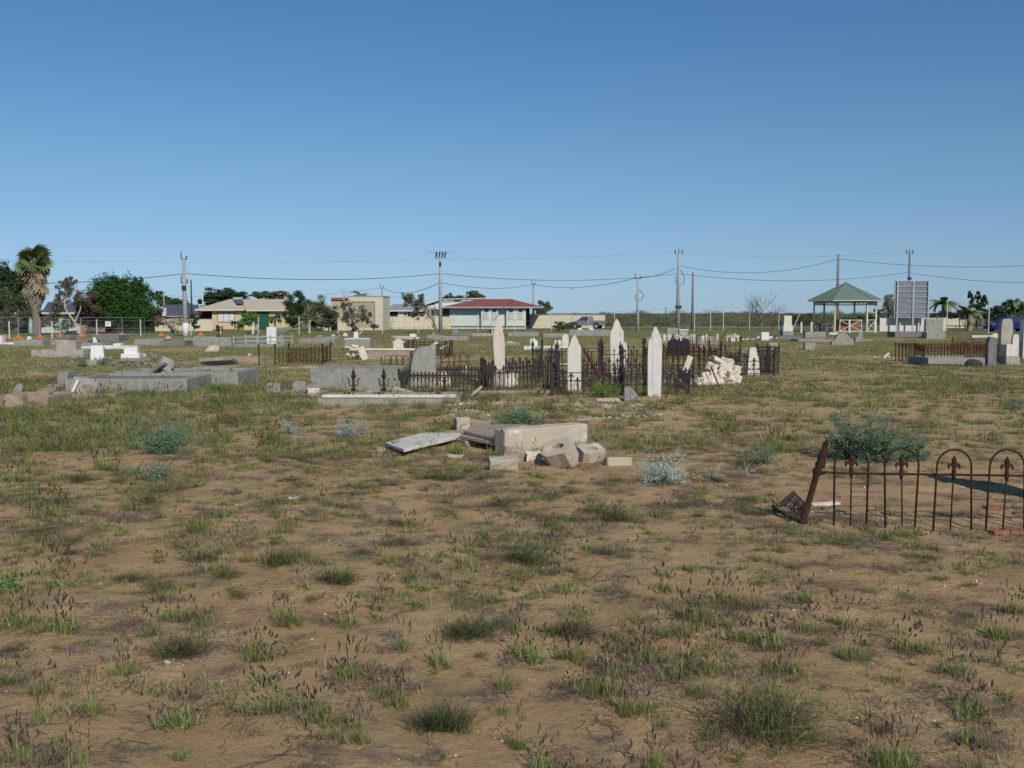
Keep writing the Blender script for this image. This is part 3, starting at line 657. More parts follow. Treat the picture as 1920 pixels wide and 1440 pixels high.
# scrub on the low dunes
def scrub_bush(n, dead=.0):
    V = []; rr = RNG
    for c in range(9):
        cx, cy = rr.normal(0, .35, 2); cz = rr.uniform(.25, .8); r = rr.uniform(.25, .42)
        k = n//9; d = rr.normal(0, 1, (k, 3)); d /= np.linalg.norm(d, axis=1)[:, None]; p = d*r*rr.uniform(.6, 1.05, (k, 1))*[1, 1, .75] + [cx, cy, cz]
        V.append(p)
    p = np.concatenate(V); p = p[p[:, 2] > 0]; k = len(p); a = rr.normal(0, 1, (k, 3)); b = rr.normal(0, 1, (k, 3)); s = .055
    a *= s/np.linalg.norm(a, axis=1)[:, None]; b *= s/np.linalg.norm(b, axis=1)[:, None]
    T_ = np.stack([p-a*.7, p+a*.7, p+b*1.2], 1).reshape(-1, 3); return np_mesh('scrub_bush', T_, np.arange(len(T_)).reshape(-1, 3), lf_scrub if not dead else lf_brown)
SB = proto_coll('scrub_bush', [(scrub_bush(520), None) for k in range(5)] + [(scrub_bush(300, 1), None)])
m = 5200; Y = RNG.uniform(165, 470, m)**1.0; X = RNG.uniform(.06, .62, m)*Y; k = fbm(X*.05, Y*.04, 3) > .40; X, Y = X[k], Y[k]
n = len(X); S_ = RNG.uniform(.7, 1.5, n)*(.55+1.1*fbm(X*.06+9, Y*.03, 3))*np.where(RNG.random(n) < .05, 1.6, .85); 
scatter('dune_scrub', 'low olive scrub covering the dunes beyond the road on the right', 'scrub', np.stack([X, Y, ground_z(X, Y)-.1], 1), np.stack([S_*1.5, S_*1.5, S_*.85], 1), np.stack([np.zeros(n), np.zeros(n), RNG.uniform(0, 6.28, n)], 1), RNG.choice([0,1,2,3,4,5], n, p=[.19,.19,.19,.19,.19,.05]), SB)
# ---------------------------------------------------------------- stones
def outline(kind, n=8):
    if kind == 'rect': return [(-.5,0),(.5,0),(.5,1),(-.5,1)]
    if kind == 'round': return [(-.5,0),(.5,0),(.5,.72)] + [(.5*math.cos(t), .72+.28*math.sin(t)) for t in [PI*k/10 for k in range(1, 10)]] + [(-.5,.72)]
    if kind == 'seg': return [(-.5,0),(.5,0),(.5,.86)] + [(.5*math.cos(t)**1, .86+.14*math.sin(t)) for t in [PI*k/10 for k in range(1, 10)]] + [(-.5,.86)]
    if kind == 'soft': return [(-.5,0),(.5,0),(.5,.82),(.44,.93),(.33,1),(-.33,1),(-.44,.93),(-.5,.82)]
    if kind == 'ogive': return [(-.42,0),(.44,0),(.5,.45),(.47,.62),(.36,.78),(.24,.89),(.06,1),(-.08,1),(-.22,.89),(-.36,.78),(-.48,.62),(-.5,.45)]
    if kind == 'lancet': return [(-.48,0),(.48,0),(.5,.76),(.46,.81),(.34,.83),(.26,.90),(.14,.96),(.02,1),(-.10,.97),(-.22,.91),(-.32,.83),(-.44,.79),(-.5,.72)]
    if kind == 'point': return [(-.46,0),(.46,0),(.5,.70),(.46,.80),(.28,.90),(.08,.985),(0,1),(-.10,.98),(-.14,.93),(-.26,.90),(-.28,.86),(-.42,.83),(-.47,.76),(-.5,.55)]
    if kind == 'bell': return [(-.5,0),(.5,0),(.5,.28),(.36,.42),(.30,.58),(.20,.80),(.10,.95),(0,1),(-.12,.93),(-.22,.80),(-.30,.58),(-.36,.42),(-.5,.28)]
    if kind == 'peak': return [(-.5,0),(.5,0),(.5,.75),(0,1),(-.5,.75)]
    if kind == 'slope': return [(-.5,0),(.5,0),(.5,.85),(.2,1),(-.1,.97),(-.28,.8)]
    if kind == 'shard': return [(-.5,0),(.5,0),(.05,.72),(-.25,1),(-.5,.92)]
    if kind == 'broken': return [(-.5,0),(.5,0),(.48,.7),(.2,.78),(.05,1),(-.2,.86),(-.45,.95)]
    if kind == 'cross': return [(-.16,0),(.16,0),(.16,.55),(.5,.55),(.5,.78),(.16,.78),(.16,1),(-.16,1),(-.16,.78),(-.5,.78),(-.5,.55),(-.16,.55)]
def plate(kind, w, h, t, taper=None):
    pts = [(x*w, -t/2, z*h) for x, z in outline(kind)]
    return MB().prism(pts, (0, t, 0))
def stone(name, label, cat, px, py, wpx, hpx, shape='rect', t=.14, rz=0, lean=(0, 0), mat=None, group=None, dz=0, bevel=.008, rough=.004, D=None, cuts=0, loc=None):
    """one mesh thing standing at a point of the ground"""
    p = loc or (P(px, py) if D is None else W(px, py, D)); p = Vector(p); D = p.y
    w_ = wpx*mpp(D); h_ = hpx*mpp(D)
    if shape == 'frustum': mb = MB().box((-w_/2, -t/2, -.03), (w_/2, t/2, h_), taper=.78)
    elif shape == 'step': mb = MB().box((-w_/2, -t/2, -.03), (w_/2, t/2, h_*.5)).box((-w_*.36, -t*.36, h_*.5), (w_*.36, t*.36, h_))
    elif shape == 'block': mb = MB().box((-w_/2, -t/2, -.03), (w_/2, t/2, h_))
    elif shape == 'pedestal': mb = MB().box((-w_/2, -t/2, -.03), (w_/2, t/2, h_*.14)).box((-w_*.42, -t*.42, h_*.14), (w_*.42, t*.42, h_*.38)).box((-w_*.36, -t*.36, h_*.38), (w_*.36, t*.36, h_), taper=.92)
    else: mb = plate(shape, w_, h_, t)
    o = link(name, mesh_of(mb, mat or concrete, name, bevel=min(bevel, w_*.08), rough=rough, cuts=cuts), None, (p.x, p.y, (gz(p.x, p.y) if loc is None and D is not None else p.z)+dz), (lean[0], lean[1], rz))
    return tag(o, label, cat, group)
R = math.radians
ORD = ['leftmost', 'second from left', 'third from left', 'fourth from left', 'fifth from left', 'sixth from left', 'seventh from left', 'eighth from left', 'ninth from left']
# the rubble and flat stones
RK = {}
def rock(label, px, py, wpx, hpx, mat, group, name='rubble_stone', cat='stone', dz=0, seed=None):
    p = P(px, py); seed = random.randint(0, 9); k = (mat.name, seed)
    if k not in RK: RK[k] = rock_mesh(name, mat, 1, 13, seed, 1, .06)
    w_ = wpx*mpp(p.y)/2*1.08; h_ = hpx*mpp(p.y)/2*1.15
    o = link(name, RK[k], None, (p.x, p.y, gz(p.x, p.y)+h_*.75+dz), (U(-.3,.3), U(-.3,.3), U(0, 6.3)), (w_, w_*U(.7, 1), h_))
    return tag(o, label, cat, group)
def kerb(name, label, x0, x1, py, depth, hpx, kw=.14, mat=None, rz=0, group=None, cat='grave kerb', slab=None, side_only=False):
    """grave surround: front edge seen from x0 to x1 at row py, four kerb stones, maybe a cover slab"""
    a = P(x0, py); b = P(x1, py); c = (a+b)/2; L_ = (b-a).length; h = hpx*mpp(c.y); z0 = gz(c.x, c.y)
    t = T(name, label, cat, (c.x, c.y, z0), group, rz); mat = mat or concrete
    def bx(x0, y0, x1, y1, z0=-.06, z1=h): return MB().box((x0, y0, z0), (x1, y1, z1))
    t.part('kerb_stone', bx(-L_/2, 0, L_/2, kw), mat, world=False, bevel=.012, rough=.004)
    if depth > kw*2:
        t.part('kerb_stone', bx(-L_/2, depth-kw, L_/2, depth), mat, world=False, bevel=.012, rough=.004)
        for s in (-1, 1): t.part('kerb_stone', bx(-L_/2 if s < 0 else L_/2-kw, kw+.003, -L_/2+kw if s < 0 else L_/2, depth-kw-.003), mat, world=False, bevel=.012, rough=.004)
        if slab: t.part('cover_slab', bx(-L_/2+kw+.003, kw+.005, L_/2-kw-.003, depth-kw-.005, h*.3, h*.82), slab, world=False, bevel=.01, rough=.004)
    return t

# --- the broken tomb in the middle of the foreground
def sheet(name, pix, th, mat, label, cat, z=0.0, tilt=(0, 0), rough=.004, cuts=2, group=None, drop=None):
    """a slab whose top outline is given in the photograph, at height z"""
    pts = [P(x, y, z) for x, y in pix]; c = sum(pts, Vector())/len(pts)
    mb = MB().prism([(p.x-c.x, p.y-c.y, -th) for p in pts], (0, 0, th))
    o = link(name, mesh_of(mb, mat, name, bevel=.008, rough=rough, cuts=cuts), None, c, (tilt[0], tilt[1], 0)); return tag(o, label, cat, group)
A0 = P(947, 851); B0 = P(1102, 838); dr = (B0-A0).normalized(); ang = math.atan2(dr.y, dr.x); Lb = (B0-A0).length
mb = MB().box((0, 0, -.06), (Lb, .26, .285))
tag(link('tomb_block', mesh_of(mb, render_c, 'tomb_block', bevel=.018, rough=.003, cuts=8), None, A0, (0, R(-.6), ang)), 'long rendered concrete block lying in the middle of the foreground tomb', 'stone block')
sheet('grave_slab', [(869,807),(930,821.5),(985,806),(1000,799),(985,795.5),(915,796),(885,799)], .05, sandstone, 'brown stained upper slab stacked behind the long concrete block', 'slab', z=.168, tilt=(0, 0))
sheet('grave_slab', [(862,816),(930,829.5),(980,812),(960,803),(900,803),(872,810)], .045, render_c, 'pale lower slab under the brown stained slab', 'slab', z=.112, tilt=(0, 0))
mb = MB(); c_ = P(905, 838)
tag(link('rubble_stone', mesh_of(MB().box((-.24, .05, -.03), (.2, .35, .06)), sandstone, 'rubble_stone', bevel=.02, rough=.012, cuts=3), None, P(908, 834), (0, 0, ang)), 'brown footing stone in the dark gap under the stacked slabs', 'stone')
sheet('marble_slab', [(722,828),(757,841),(820,827),(866,817),(862,812),(793,810.5)], .042, marble_c, 'white pointed marble slab lying flat left of the stacked slabs', 'fallen headstone', z=.085, tilt=(0, R(-1.3)), rough=.003, cuts=3)
def hole_block(name, w, d, h, mat, label, loc, rot, ex=.085, ey=.05, depth=.07):
    n = 16; v = []; f = []
    def sq(t):
        c, s = math.cos(t), math.sin(t); k = 1/max(abs(c), abs(s)); return c*k*w/2, s*k*d/2
    rings = []
    for z, fn in ((0, sq), (h, sq)): rings.append([(*fn(2*PI*(k+.5)/n), z) for k in range(n)])
    rings.append([(ex*math.cos(2*PI*(k+.5)/n), ey*math.sin(2*PI*(k+.5)/n), h) for k in range(n)])
    rings.append([(ex*.9*math.cos(2*PI*(k+.5)/n), ey*.9*math.sin(2*PI*(k+.5)/n), h-depth) for k in range(n)])
    for r_ in rings: v += r_
    for i in range(3):
        for k in range(n): f.append((i*n+k, i*n+(k+1) % n, (i+1)*n+(k+1) % n, (i+1)*n+k))
    f.append(tuple(range(n))[::-1]); f.append(tuple(range(3*n, 4*n)))
    o = link(name, mesh_of(MB().add(v, f), mat, name, bevel=.007, rough=.004), None, loc, rot); return tag(o, label, 'stone block')
p = P(1053, 876); hole_block('socket_stone', .33, .27, .24, render_c, 'tumbled stone block with an oval socket, tilted in front of the long block', (p.x+.04, p.y+.13, p.z+.04), (R(36), R(-14), R(-22)))
p = P(1108, 868); hole_block('socket_stone', .29, .26, .17, render_c, 'stone block with an oval socket resting level at the right end of the tomb', (p.x, p.y+.12, p.z+.0), (R(17), R(-3), R(24)), .075, .055)
def blk(label, px, py, w, d, h, mat, rot=(0,0,0), dz=0, name='stone_block', cat='stone', bevel=.015, rough=.008, cuts=2, group=None):
    p = P(px, py); o = link(name, mesh_of(MB().box((-w/2, -d/2, -.04), (w/2, d/2, h)), mat, name, bevel=bevel, rough=rough, cuts=cuts), None, (p.x, p.y+d/2, gz(p.x, p.y)+dz), rot); return tag(o, label, cat, group)
blk('short round ended stone in the grass right of the socketed blocks', 1160, 877, .28, .2, .07, render_c, (R(-8), 0, R(8)))
blk('reddish stained broken block leaning against the front of the tomb', 957, 869, .25, .14, .15, sandstone, (R(16), R(14), R(18)), .02)
blk('squat cream block, lowest one in front of the tomb', 944, 888, .30, .2, .12, render_c, (R(10), R(-3), R(6)))
blk('whitish broken footing under the front face of the long block', 1000, 868, .19, .16, .10, limestone, (R(6), R(2), R(10)))
blk('small flat pale stone on the sand left of the tomb', 852, 858, .20, .16, .02, render_c, (0, R(2), R(-12)), .01)
blk('pale upright block behind the left end of the stacked slabs', 866, 811, .20, .2, .17, render_c, (0, 0, R(14)))
blk('brown sided block lying behind the stacked slabs', 896, 808, .34, .22, .12, sandstone, (0, R(5), R(-14)))
blk('little dark stone in the grass at the left tip of the marble slab', 712, 846, .12, .1, .05, sandstone, (0, 0, .4))

# --- foreground iron fence on the right
def fleur(s=1.0):
    """spear head with two curled lobes, cast iron"""
    m = MB(); m.tube([(0,0,-.09*s), (0,0,-.045*s), (0,0,0), (0,0,.03*s), (0,0,.05*s), (0,0,.085*s)], [.008*s, .017*s, .011*s, .016*s, .020*s, .001], 8)
    for k in (-1, 1):
        m.tube([(0,0,.0), (k*.018*s,0,.022*s), (k*.034*s,0,.020*s), (k*.040*s,0,.004*s), (k*.034*s,0,-.008*s)], [.010*s, .011*s, .010*s, .008*s, .005*s], 6)
    return m
D0 = P(1700, 985).y; sc0 = mpp(D0); x_of = lambda px: (px-960)*sc0
fz = gz(x_of(1700), D0)
f0 = T('iron_fence', 'rusty hooped iron grave fence with a leaning end post at the right of the foreground', 'iron fence', (x_of(1740), D0, fz))
ZR = 103*sc0; ZT = 153*sc0; ZF = 138*sc0
hoop_px = [1602, 1692, 1785, 1878, 1970, 2062]
def yoff(px): return D0 - (px-1600)*.0006*.9
mb = MB().tube([(x_of(1550), yoff(1550), fz+ZR+.005), (x_of(1600), yoff(1600), fz+ZR-.002), (x_of(1780), yoff(1780), fz+ZR+.004), (x_of(2100), yoff(2100), fz+ZR+.01)], .0105, 6); f0.part('rail', mb, rust)
mb = MB().tube([(x_of(1562), yoff(1562), fz-.01), (x_of(2100), yoff(2100), fz-.015)], .006, 6); f0.part('rail', mb, rust)
for hx in hoop_px:
    for s in (0,):
        w2 = 32*sc0; r_ = w2; zc = ZT-r_; cx = x_of(hx); yy = yoff(hx)+U(-.006,.006); lean = U(-.02, .02); ZT = (153+U(-1.5,1.5))*sc0; zc = ZT-r_
        pts = [(cx-w2+lean, yy, fz-.03), (cx-w2, yy, fz+zc)] + [(cx-r_*math.cos(PI*k/10), yy, fz+zc+r_*math.sin(PI*k/10)) for k in range(1, 10)] + [(cx+w2, yy, fz+zc), (cx+w2-lean, yy, fz-.03)]
        f0.part('hoop', MB().tube(pts, U(.0082,.0092), 7), rust, smooth=True)
        q = MB().tube([(cx+lean, yy+.002, fz-.03), (cx, yy+.002, fz+ZF-.1)], .0065, 7)
        pk = f0.part('picket', q, rust, smooth=True)
        q2 = fleur(1.15); q2.xf(Matrix.Translation((cx, yy+.002, fz+ZF-.085))); f0.part('finial', q2, rust, parent=pk, smooth=True)
pb = P(1505, 982); tp = Vector((x_of(1556), D0+.03, fz+168*sc0)); ax = (tp-pb)
prof = [(0,.036),(.04,.036),(.05,.026),(.55,.024),(.60,.036),(.63,.038),(.66,.026),(.70,.036),(.74,.026),(.80,.03),(.84,.020),(.93,.018),(.96,.010),(1,.006)]
f0.part('post', MB().tube([pb + ax*t for t, r in prof], [r for t, r in prof], 10), rust, smooth=True)
f0.part('bracket', MB().tube([pb+ax*.58, Vector((x_of(1553), D0, fz+ZR+.005))], .014, 6), rust)
blade_ = MB().prism([tuple(pb+ax*.66+Vector((.0,-.02,0))), tuple(pb+ax*.66+Vector((.045,-.02,.0))), tuple(pb+ax*.98+Vector((.018,-.02,0))), tuple(pb+ax*.98+Vector((-.004,-.02,0)))], (0, .012, 0))
f0.part('flange', blade_, rust)
# dark lattice guessed for the hatched patch behind the post
a, b = P(1500, 979), P(1453, 955); c = P(1488, 930)+Vector((0,0,.03)); d = P(1512, 955)+Vector((0,0,.04))
ft = T('dark_lattice', 'black iron lattice lying behind the leaning rusty post', 'iron lattice', a)
ft.part('frame', MB().tube([a, b], .016, 6).tube([b, c], .02, 6).tube([c, d, a], .008, 6), iron)
for k in range(1, 9):
    t = k/9; ft.part('bar', MB().tube([a.lerp(b, t), d.lerp(c, t)+Vector((0,0,.01*math.sin(k*2)))], .006, 5), iron)
for k in (.33, .66): ft.part('cross_bar', MB().tube([a.lerp(d, k), b.lerp(c, k)], .005, 5), iron)
# stone kept out of the frame on the right: only its long shadow shows
s_ = link('headstone', mesh_of(plate('lancet', .36, 1.55, .14), marble, 'headstone', bevel=.01, rough=.003), None, (5.20, 8.64, gz(5.2, 8.64)), (0, 0, R(24)))
tag(s_, 'tall white headstone beyond the right edge, casting the long shadow', 'headstone')
for x0, y0, x1, y1, wd, lab in ((1600, 924, 1657, 926, .05, 'thin reddish plank on the sand behind the iron fence, upper one'), (1575, 934, 1640, 936, .06, 'dark plank on the sand behind the iron fence, middle one'), (1520, 948, 1572, 945, .07, 'pale plank on the sand beside the leaning post'), (1707, 925, 1860, 935, .03, 'long thin timber on the sand behind the fence hoops')):
    a, b = P(x0, y0), P(x1, y1); dv = (b-a); an = math.atan2(dv.y, dv.x)
    tag(link('plank', mesh_of(MB().box((0, -wd/2, -.005), (dv.length, wd/2, .018)), plank if 'pale' not in lab else limestone, 'plank', bevel=.004), None, a, (R(3), R(-.5), an)), lab, 'plank')
blk('orange brick lying in front of the iron fence at the right edge', 1903, 1000, .30, .12, .02, brick_o, (0, 0, R(-2)), 0, 'brick', 'brick', .006, .003)
blk('orange brick on the sand behind the iron fence', 1866, 953, .14, .09, .015, brick_o, (0, 0, R(4)), 0, 'brick', 'brick', .006, .003)
# pink artificial flower
p = P(1832, 1101); m_ = MB()
for k in range(9):
    a = 2*PI*k/9+U(-.2,.2); r = U(.018, .028); z = .012+.006*(k % 3); 
    m_.add([(0,0,z), (r*math.cos(a-.35), r*math.sin(a-.35), z+.012), (r*1.25*math.cos(a), r*1.25*math.sin(a), z+.02+.012*(k % 2)), (r*math.cos(a+.35), r*math.sin(a+.35), z+.012)], [(0,1,2,3), (3,2,1,0)])
tag(link('flower', mesh_of(m_, pinkp, 'flower'), None, p), 'single faded pink cloth flower lying on the bare sand at the right', 'flower')
blk('white scrap of broken marble on the sand left of centre', 549, 937, .10, .05, .02, marble, (0, R(6), R(20)))

# --- iron grave fences of the middle distance
def picket_mesh(h, mat, style, r=.0115):
    m = MB(); 
    if style == 'spear':
        m.tube([(0,0,-.02), (0,0,h*.86)], r, 5); k = max(1.3, h*2.2); q = fleur(k); m.join(q, Matrix.Translation((0,0,h-.085*k)))
    elif style == 'plain': m.tube([(0,0,-.02), (0,0,h*.9), (0,0,h*.92), (0,0,h)], [r, r, r*2.2, .001], 5)
    elif style == 'hoop':
        w2 = .10; z = h-w2
        m.tube([(-w2,0,-.02), (-w2,0,z)] + [(-w2*math.cos(PI*k/8), 0, z+w2*math.sin(PI*k/8)) for k in range(1, 8)] + [(w2,0,z), (w2,0,-.02)], r*.9, 5)
    elif style == 'cross':
        m.tube([(0,0,-.02), (0,0,h)], r, 5); m.cbox((0,0,h-.07), (.13,.014,.03)); m.cbox((0,0,h-.07), (.03,.016,.2))
    elif style == 'scroll':
        m.tube([(0,0,-.02), (0,0,h)], r, 5)
        for zc in (.3, .62): m.tube([(.045*math.cos(t), 0, h*zc+.07*math.sin(t)) for t in [2*PI*k/10 for k in range(11)]], r*.7, 4)
    return mesh_of(m, mat, 'picket')
def post_mesh(h, mat, r=.022, orn=1.0):
    m = MB(); m.tube([(0,0,-.03), (0,0,h*.05), (0,0,h*.055), (0,0,h*.70), (0,0,h*.72), (0,0,h*.76), (0,0,h*.78), (0,0,h*.86), (0,0,h*.89), (0,0,h*.93), (0,0,h)],
                     [r*1.7, r*1.7, r, r*.9, r*1.7, r*1.7, r*.8, r*1.9*orn, r*1.2*orn, r*.6, .002], 8)
    return mesh_of(m, mat, 'post')
def grave_fence(label, pts, h, mat, spacing=.13, style='spear', post_h=None, rails=(.1, .72), mats2=None, skip=(), hvar=0, lean=0, group=None, style2=None, gaps=0, postr=.022):
    """pts: corners on the ground (x, y world); one thing"""
    pts = [Vector((p[0], p[1], gz(p[0], p[1]))) for p in pts]
    t = T('grave_fence', label, 'iron fence', pts[0], group)
    pm = {}; post_h = post_h or h*1.15; pom = post_mesh(post_h, mat, postr)
    for i, (a, b) in enumerate(zip(pts, pts[1:])):
        if i in skip: continue
        d = b-a; L_ = d.length; an = math.atan2(d.y, d.x); n = max(1, int(L_/(spacing*(2.0 if abs(d.y) > abs(d.x)*1.5 else 1)))); st = style2 if (style2 and i % 2) else style
        for rr in rails: t.part('rail', MB().tube([a+Vector((0,0,h*rr)), b+Vector((0,0,h*rr))], .013, 4), mat)
        for k in range(1, n):
            if random.random() < gaps: continue
            p = a.lerp(b, k/n); hh = round(h*(1 if k % 2 or not hvar else 1-hvar), 3)
            if (hh, st) not in pm: pm[(hh, st)] = picket_mesh(hh, mat, st)
            o = link('picket', pm[(hh, st)], t.o, Vector((p.x, p.y, p.z))-t.L, (U(-lean, lean), U(-lean, lean), an))
    for i, p in enumerate(pts if (pts[0]-pts[-1]).length > .1 else pts[:-1]):
        link('post', pom, t.o, p-t.L, (U(-.02,.02), U(-.02,.02), 0))
    return t
def G2(px, py): p = P(px, py); return (p.x, p.y)
def rect(px0, px1, py, depth, skew=0.0):
    a, b = G2(px0, py), G2(px1, py); return [a, b, (b[0]+skew, b[1]+depth), (a[0]+skew, a[1]+depth), a]
# front left black fence
grave_fence('low black iron fence with spear heads around the grave left of the tallest pointed stone', [G2(748,733), G2(898,735), (G2(898,735)[0]+.35, G2(898,735)[1]+2.0), (G2(748,733)[0]+.35, G2(748,733)[1]+2.0), G2(748,733)], .46, iron, .085, 'spear', .56)
grave_fence('black iron fence enclosing the tallest pointed headstone on its plinth', [G2(906,733), G2(1033,727), (G2(1033,727)[0]+.3, G2(1033,727)[1]+2.4), (G2(906,733)[0]+.3, G2(906,733)[1]+2.4), G2(906,733)], .56, iron, .105, 'spear', .80, hvar=.18, rails=(.05, .70))
grave_fence('taller dark iron fence with spiked posts right of the plinth, before the rounded headstone', rect(1034, 1168, 742, 2.7, .25), .50, iron, .13, 'spear', 1.08, rails=(.1, .62, .95), hvar=.2, gaps=.12, postr=.026)
grave_fence('dark iron fence with low hoops around the white shouldered headstone', rect(1170, 1292, 743, 2.6, .2), .46, iron, .16, 'hoop', .58, rails=(.1, .52), style2='spear', gaps=.05)
grave_fence('tall thin spiked iron fence behind the pointed stones', rect(1000, 1122, 716, 2.6, .3), .86, iron, .17, 'plain', 1.08, rails=(.3, .86), hvar=.12, gaps=.1)
grave_fence('brown rusty spiked fence beside the second tall headstone', rect(1130, 1215, 712, 2.4, .2), .80, rust, .14, 'plain', .98, rails=(.3, .8), gaps=.1)
grave_fence('rusty hooped fence in front of the dark granite headstone', rect(1240, 1352, 700, 2.6, .15), .74, rust, .15, 'spear', .95, rails=(.15, .66), style2='cross')
grave_fence('tall rusty fence with cream painted crosses along its top rail', [G2(1262, 676), G2(1388, 678)], .93, rust_o, .24, 'hoop', 1.0, rails=(.12, .62))
tcr = T('painted_crosses', 'row of small cream painted crosses on the rusty hooped fence', 'fence crosses', P(1330, 672))
pc = P(1262, 674); pd = P(1388, 676)
cm = mesh_of(MB().cbox((0,0,0), (.05,.02,.22)).cbox((0,0,.04), (.13,.022,.05)), marble_c, 'cross')
for k, px in enumerate((1245, 1254, 1269, 1276, 1294, 1300, 1317, 1323, 1344, 1363, 1370, 1376, 1382)):
    q = P(px, 676); link('cross', cm, tcr.o, Vector((q.x, q.y-.06, q.z+.82+.02*(k % 3)))-tcr.L, (0, U(-.1,.1), U(-.4,.4)))
grave_fence('black iron fence around the stepped stone at the right end of the cluster', rect(1388, 1452, 706, 2.6, .15), .62, iron, .16, 'spear', .85, rails=(.12, .66), hvar=.15)
grave_fence('dark short return of the black fence at the right end of the cluster', rect(1442, 1459, 704, 1.4, .05), .80, iron, .1, 'plain', .86, rails=(.1, .8))
# leaning front panel before the limestone heap
a, b = P(1292, 731), P(1349, 727)
tl = T('leaning_fence_panel', 'bent black fence panel leaning right in front of the limestone heap', 'iron fence', a)
za = 36*mpp(a.y); sh = Vector((-14*mpp(a.y), 0, 34*mpp(a.y)))
tl.part('rail', MB().tube([a+Vector((0,0,.33)), b+sh+Vector((.02,0,.02))], .014, 5), iron)
for k in range(1, 5):
    q = a.lerp(b, k/4); tl.part('picket', MB().tube([q, q+sh*(1.1 if k < 4 else 1.25)], .009 if k < 4 else .018, 5), iron)
# rusty wire hoop borders behind the grey headstone
grave_fence('brown wire hoop border left of the big grey headstone', [G2(716,698), G2(772,698)], .50, rust_o, .17, 'hoop', .5, rails=(.45,), postr=.012)
grave_fence('brown wire hoop border right of the big grey headstone', [G2(826,696), G2(878,696)], .54, rust_o, .15, 'hoop', .5, rails=(.5,), postr=.012)
# ornate low fence on the left
grave_fence('low ornate rusty fence with scrolls between posts left of centre', [G2(486,684), G2(516,684), G2(604,682), (G2(604,682)[0], G2(604,682)[1]+1.6), (G2(516,684)[0]+.1, G2(516,684)[1]+1.6)], .58, rust, .13, 'scroll', .74, rails=(.1, .85), skip=(0,))
grave_fence('rusty collapsed fence among rubble behind the big grey headstone', rect(758, 836, 672, 2.4, .1), .66, rust, .15, 'scroll', .7, rails=(.1, .8), lean=.12)
grave_fence('tall thin dark rail fence beside the little house shaped stone', [G2(697,656), G2(778,654)], .58, iron, 2.4, 'plain', .62, rails=(.95,))
# right hand enclosure
grave_fence('rusty spiked fence enclosure around the slab grave near the right edge', [G2(1713,677), G2(1733,685), G2(1862,683), (G2(1862,683)[0]+.3, G2(1862,683)[1]+2.9), (G2(1733,685)[0]+.2, G2(1733,685)[1]+3.0), G2(1713,677)], .66, rust_o, .125, 'spear', .72, rails=(.06, .74))
grave_fence('dense ornate rust red fence behind the slab grave near the right edge', [G2(1786,664), G2(1852,664)], .72, rust_o, .085, 'scroll', .8, rails=(.1, .86))
grave_fence('short rusty fence between the grey round stone and the white monument', [G2(1870,680), G2(1886,679), (G2(1886,679)[0]+.2, G2(1886,679)[1]+1.5)], .60, rust_o, .1, 'scroll', .66)
grave_fence('rusty fence cut by the right edge of the picture', [G2(1908,672), G2(1935,672)], .78, rust, .12, 'scroll', .8)

# --- the big stones of the fenced cluster
def S(label, px, py, w, h, shape='rect', mat=None, t=.12, rz=0, lean=(0,0), name='headstone', cat='headstone', **k): return stone(name, label, cat, px, py, w, h, shape, t, R(rz), (R(lean[0]), R(lean[1])), mat, **k)
t = T('monument', 'tallest pointed pinkish stained headstone on a cream plinth inside the black fence', 'headstone', P(945, 726))
t.part('plinth', MB().box((t.L.x-.36, t.L.y+.25, t.L.z-.03), (t.L.x+.02, t.L.y+.95, t.L.z+.36)), concrete_l, bevel=.012, rough=.004)
t.part('plinth', MB().box((t.L.x+.025, t.L.y+.22, t.L.z-.03), (t.L.x+.32, t.L.y+.98, t.L.z+.30)), marble_c, bevel=.012, rough=.004)
mb = MB().prism([(x*.275, -.06, z*1.24) for x, z in outline('ogive')], (0, .12, 0)); mb.xf(Matrix.Translation((t.L.x-.10, t.L.y+.6, t.L.z+.365)) @ Matrix.Rotation(R(-2.2), 4, 'Y'))
t.part('tablet', mb, marble_p, bevel=.012, rough=.003)
S('rounded white headstone with ogee shoulders inside the tall spiked fence', 1077, 736, 26, 110, 'lancet', marble_c, lean=(0,-.6))
S('second tall white pointed headstone, in the middle of the cluster', 1157, 706, 25, 109, 'lancet', marble_c, lean=(0,-1))
S('small plain white slab close behind the second tall headstone', 1171, 703, 9, 62, 'round', marble)
S('tall white headstone with chipped pointed top, nearest of the cluster', 1227, 745, 27, 132, 'point', marble, rz=-4, t=.10)
S('narrow white stone leaning right inside the hooped fence', 1277, 716, 11, 52, 'rect', marble_c, lean=(0, 19), t=.08)
S('grey broken triangular stone in the grass before the dark fence', 1187, 752, 33, 29, 'shard', rubble_g, lean=(-6,0))
S('white flat slab of stone on the ground below the green bush', 1139, 752, 44, 4, 'rect', limestone, t=.3, name='flat_slab', cat='slab')
S('lower block of the stepped stone in the black fence', 1410, 704, 24, 36, 'frustum', marble_c, t=.4, name='stone_block', cat='stone block', bevel=.015)
S('upper pale block on the stepped stone in the black fence', 1410, 704, 16, 14, 'frustum', marble_c, t=.25, name='stone_block', cat='stone block', dz=36*mpp(P(1410,704).y)+.03)
S('white broken stone leaning among the spiked fences', 1122, 690, 9, 22, 'broken', marble, lean=(0, 14))
S('dark blue grey slab standing at the left of the plinth', 909, 724, 10, 38, 'rect', granite, t=.5)
S('white small cross shaped stone behind the black fence', 869, 712, 12, 24, 'cross', marble, lean=(0, 12))
S('pale inner stone seen through the left black fence', 834, 726, 22, 28, 'broken', marble_c)
S('grey broken slab leaning behind the left black fence', 829, 712, 8, 32, 'shard', concrete, lean=(0, 12))
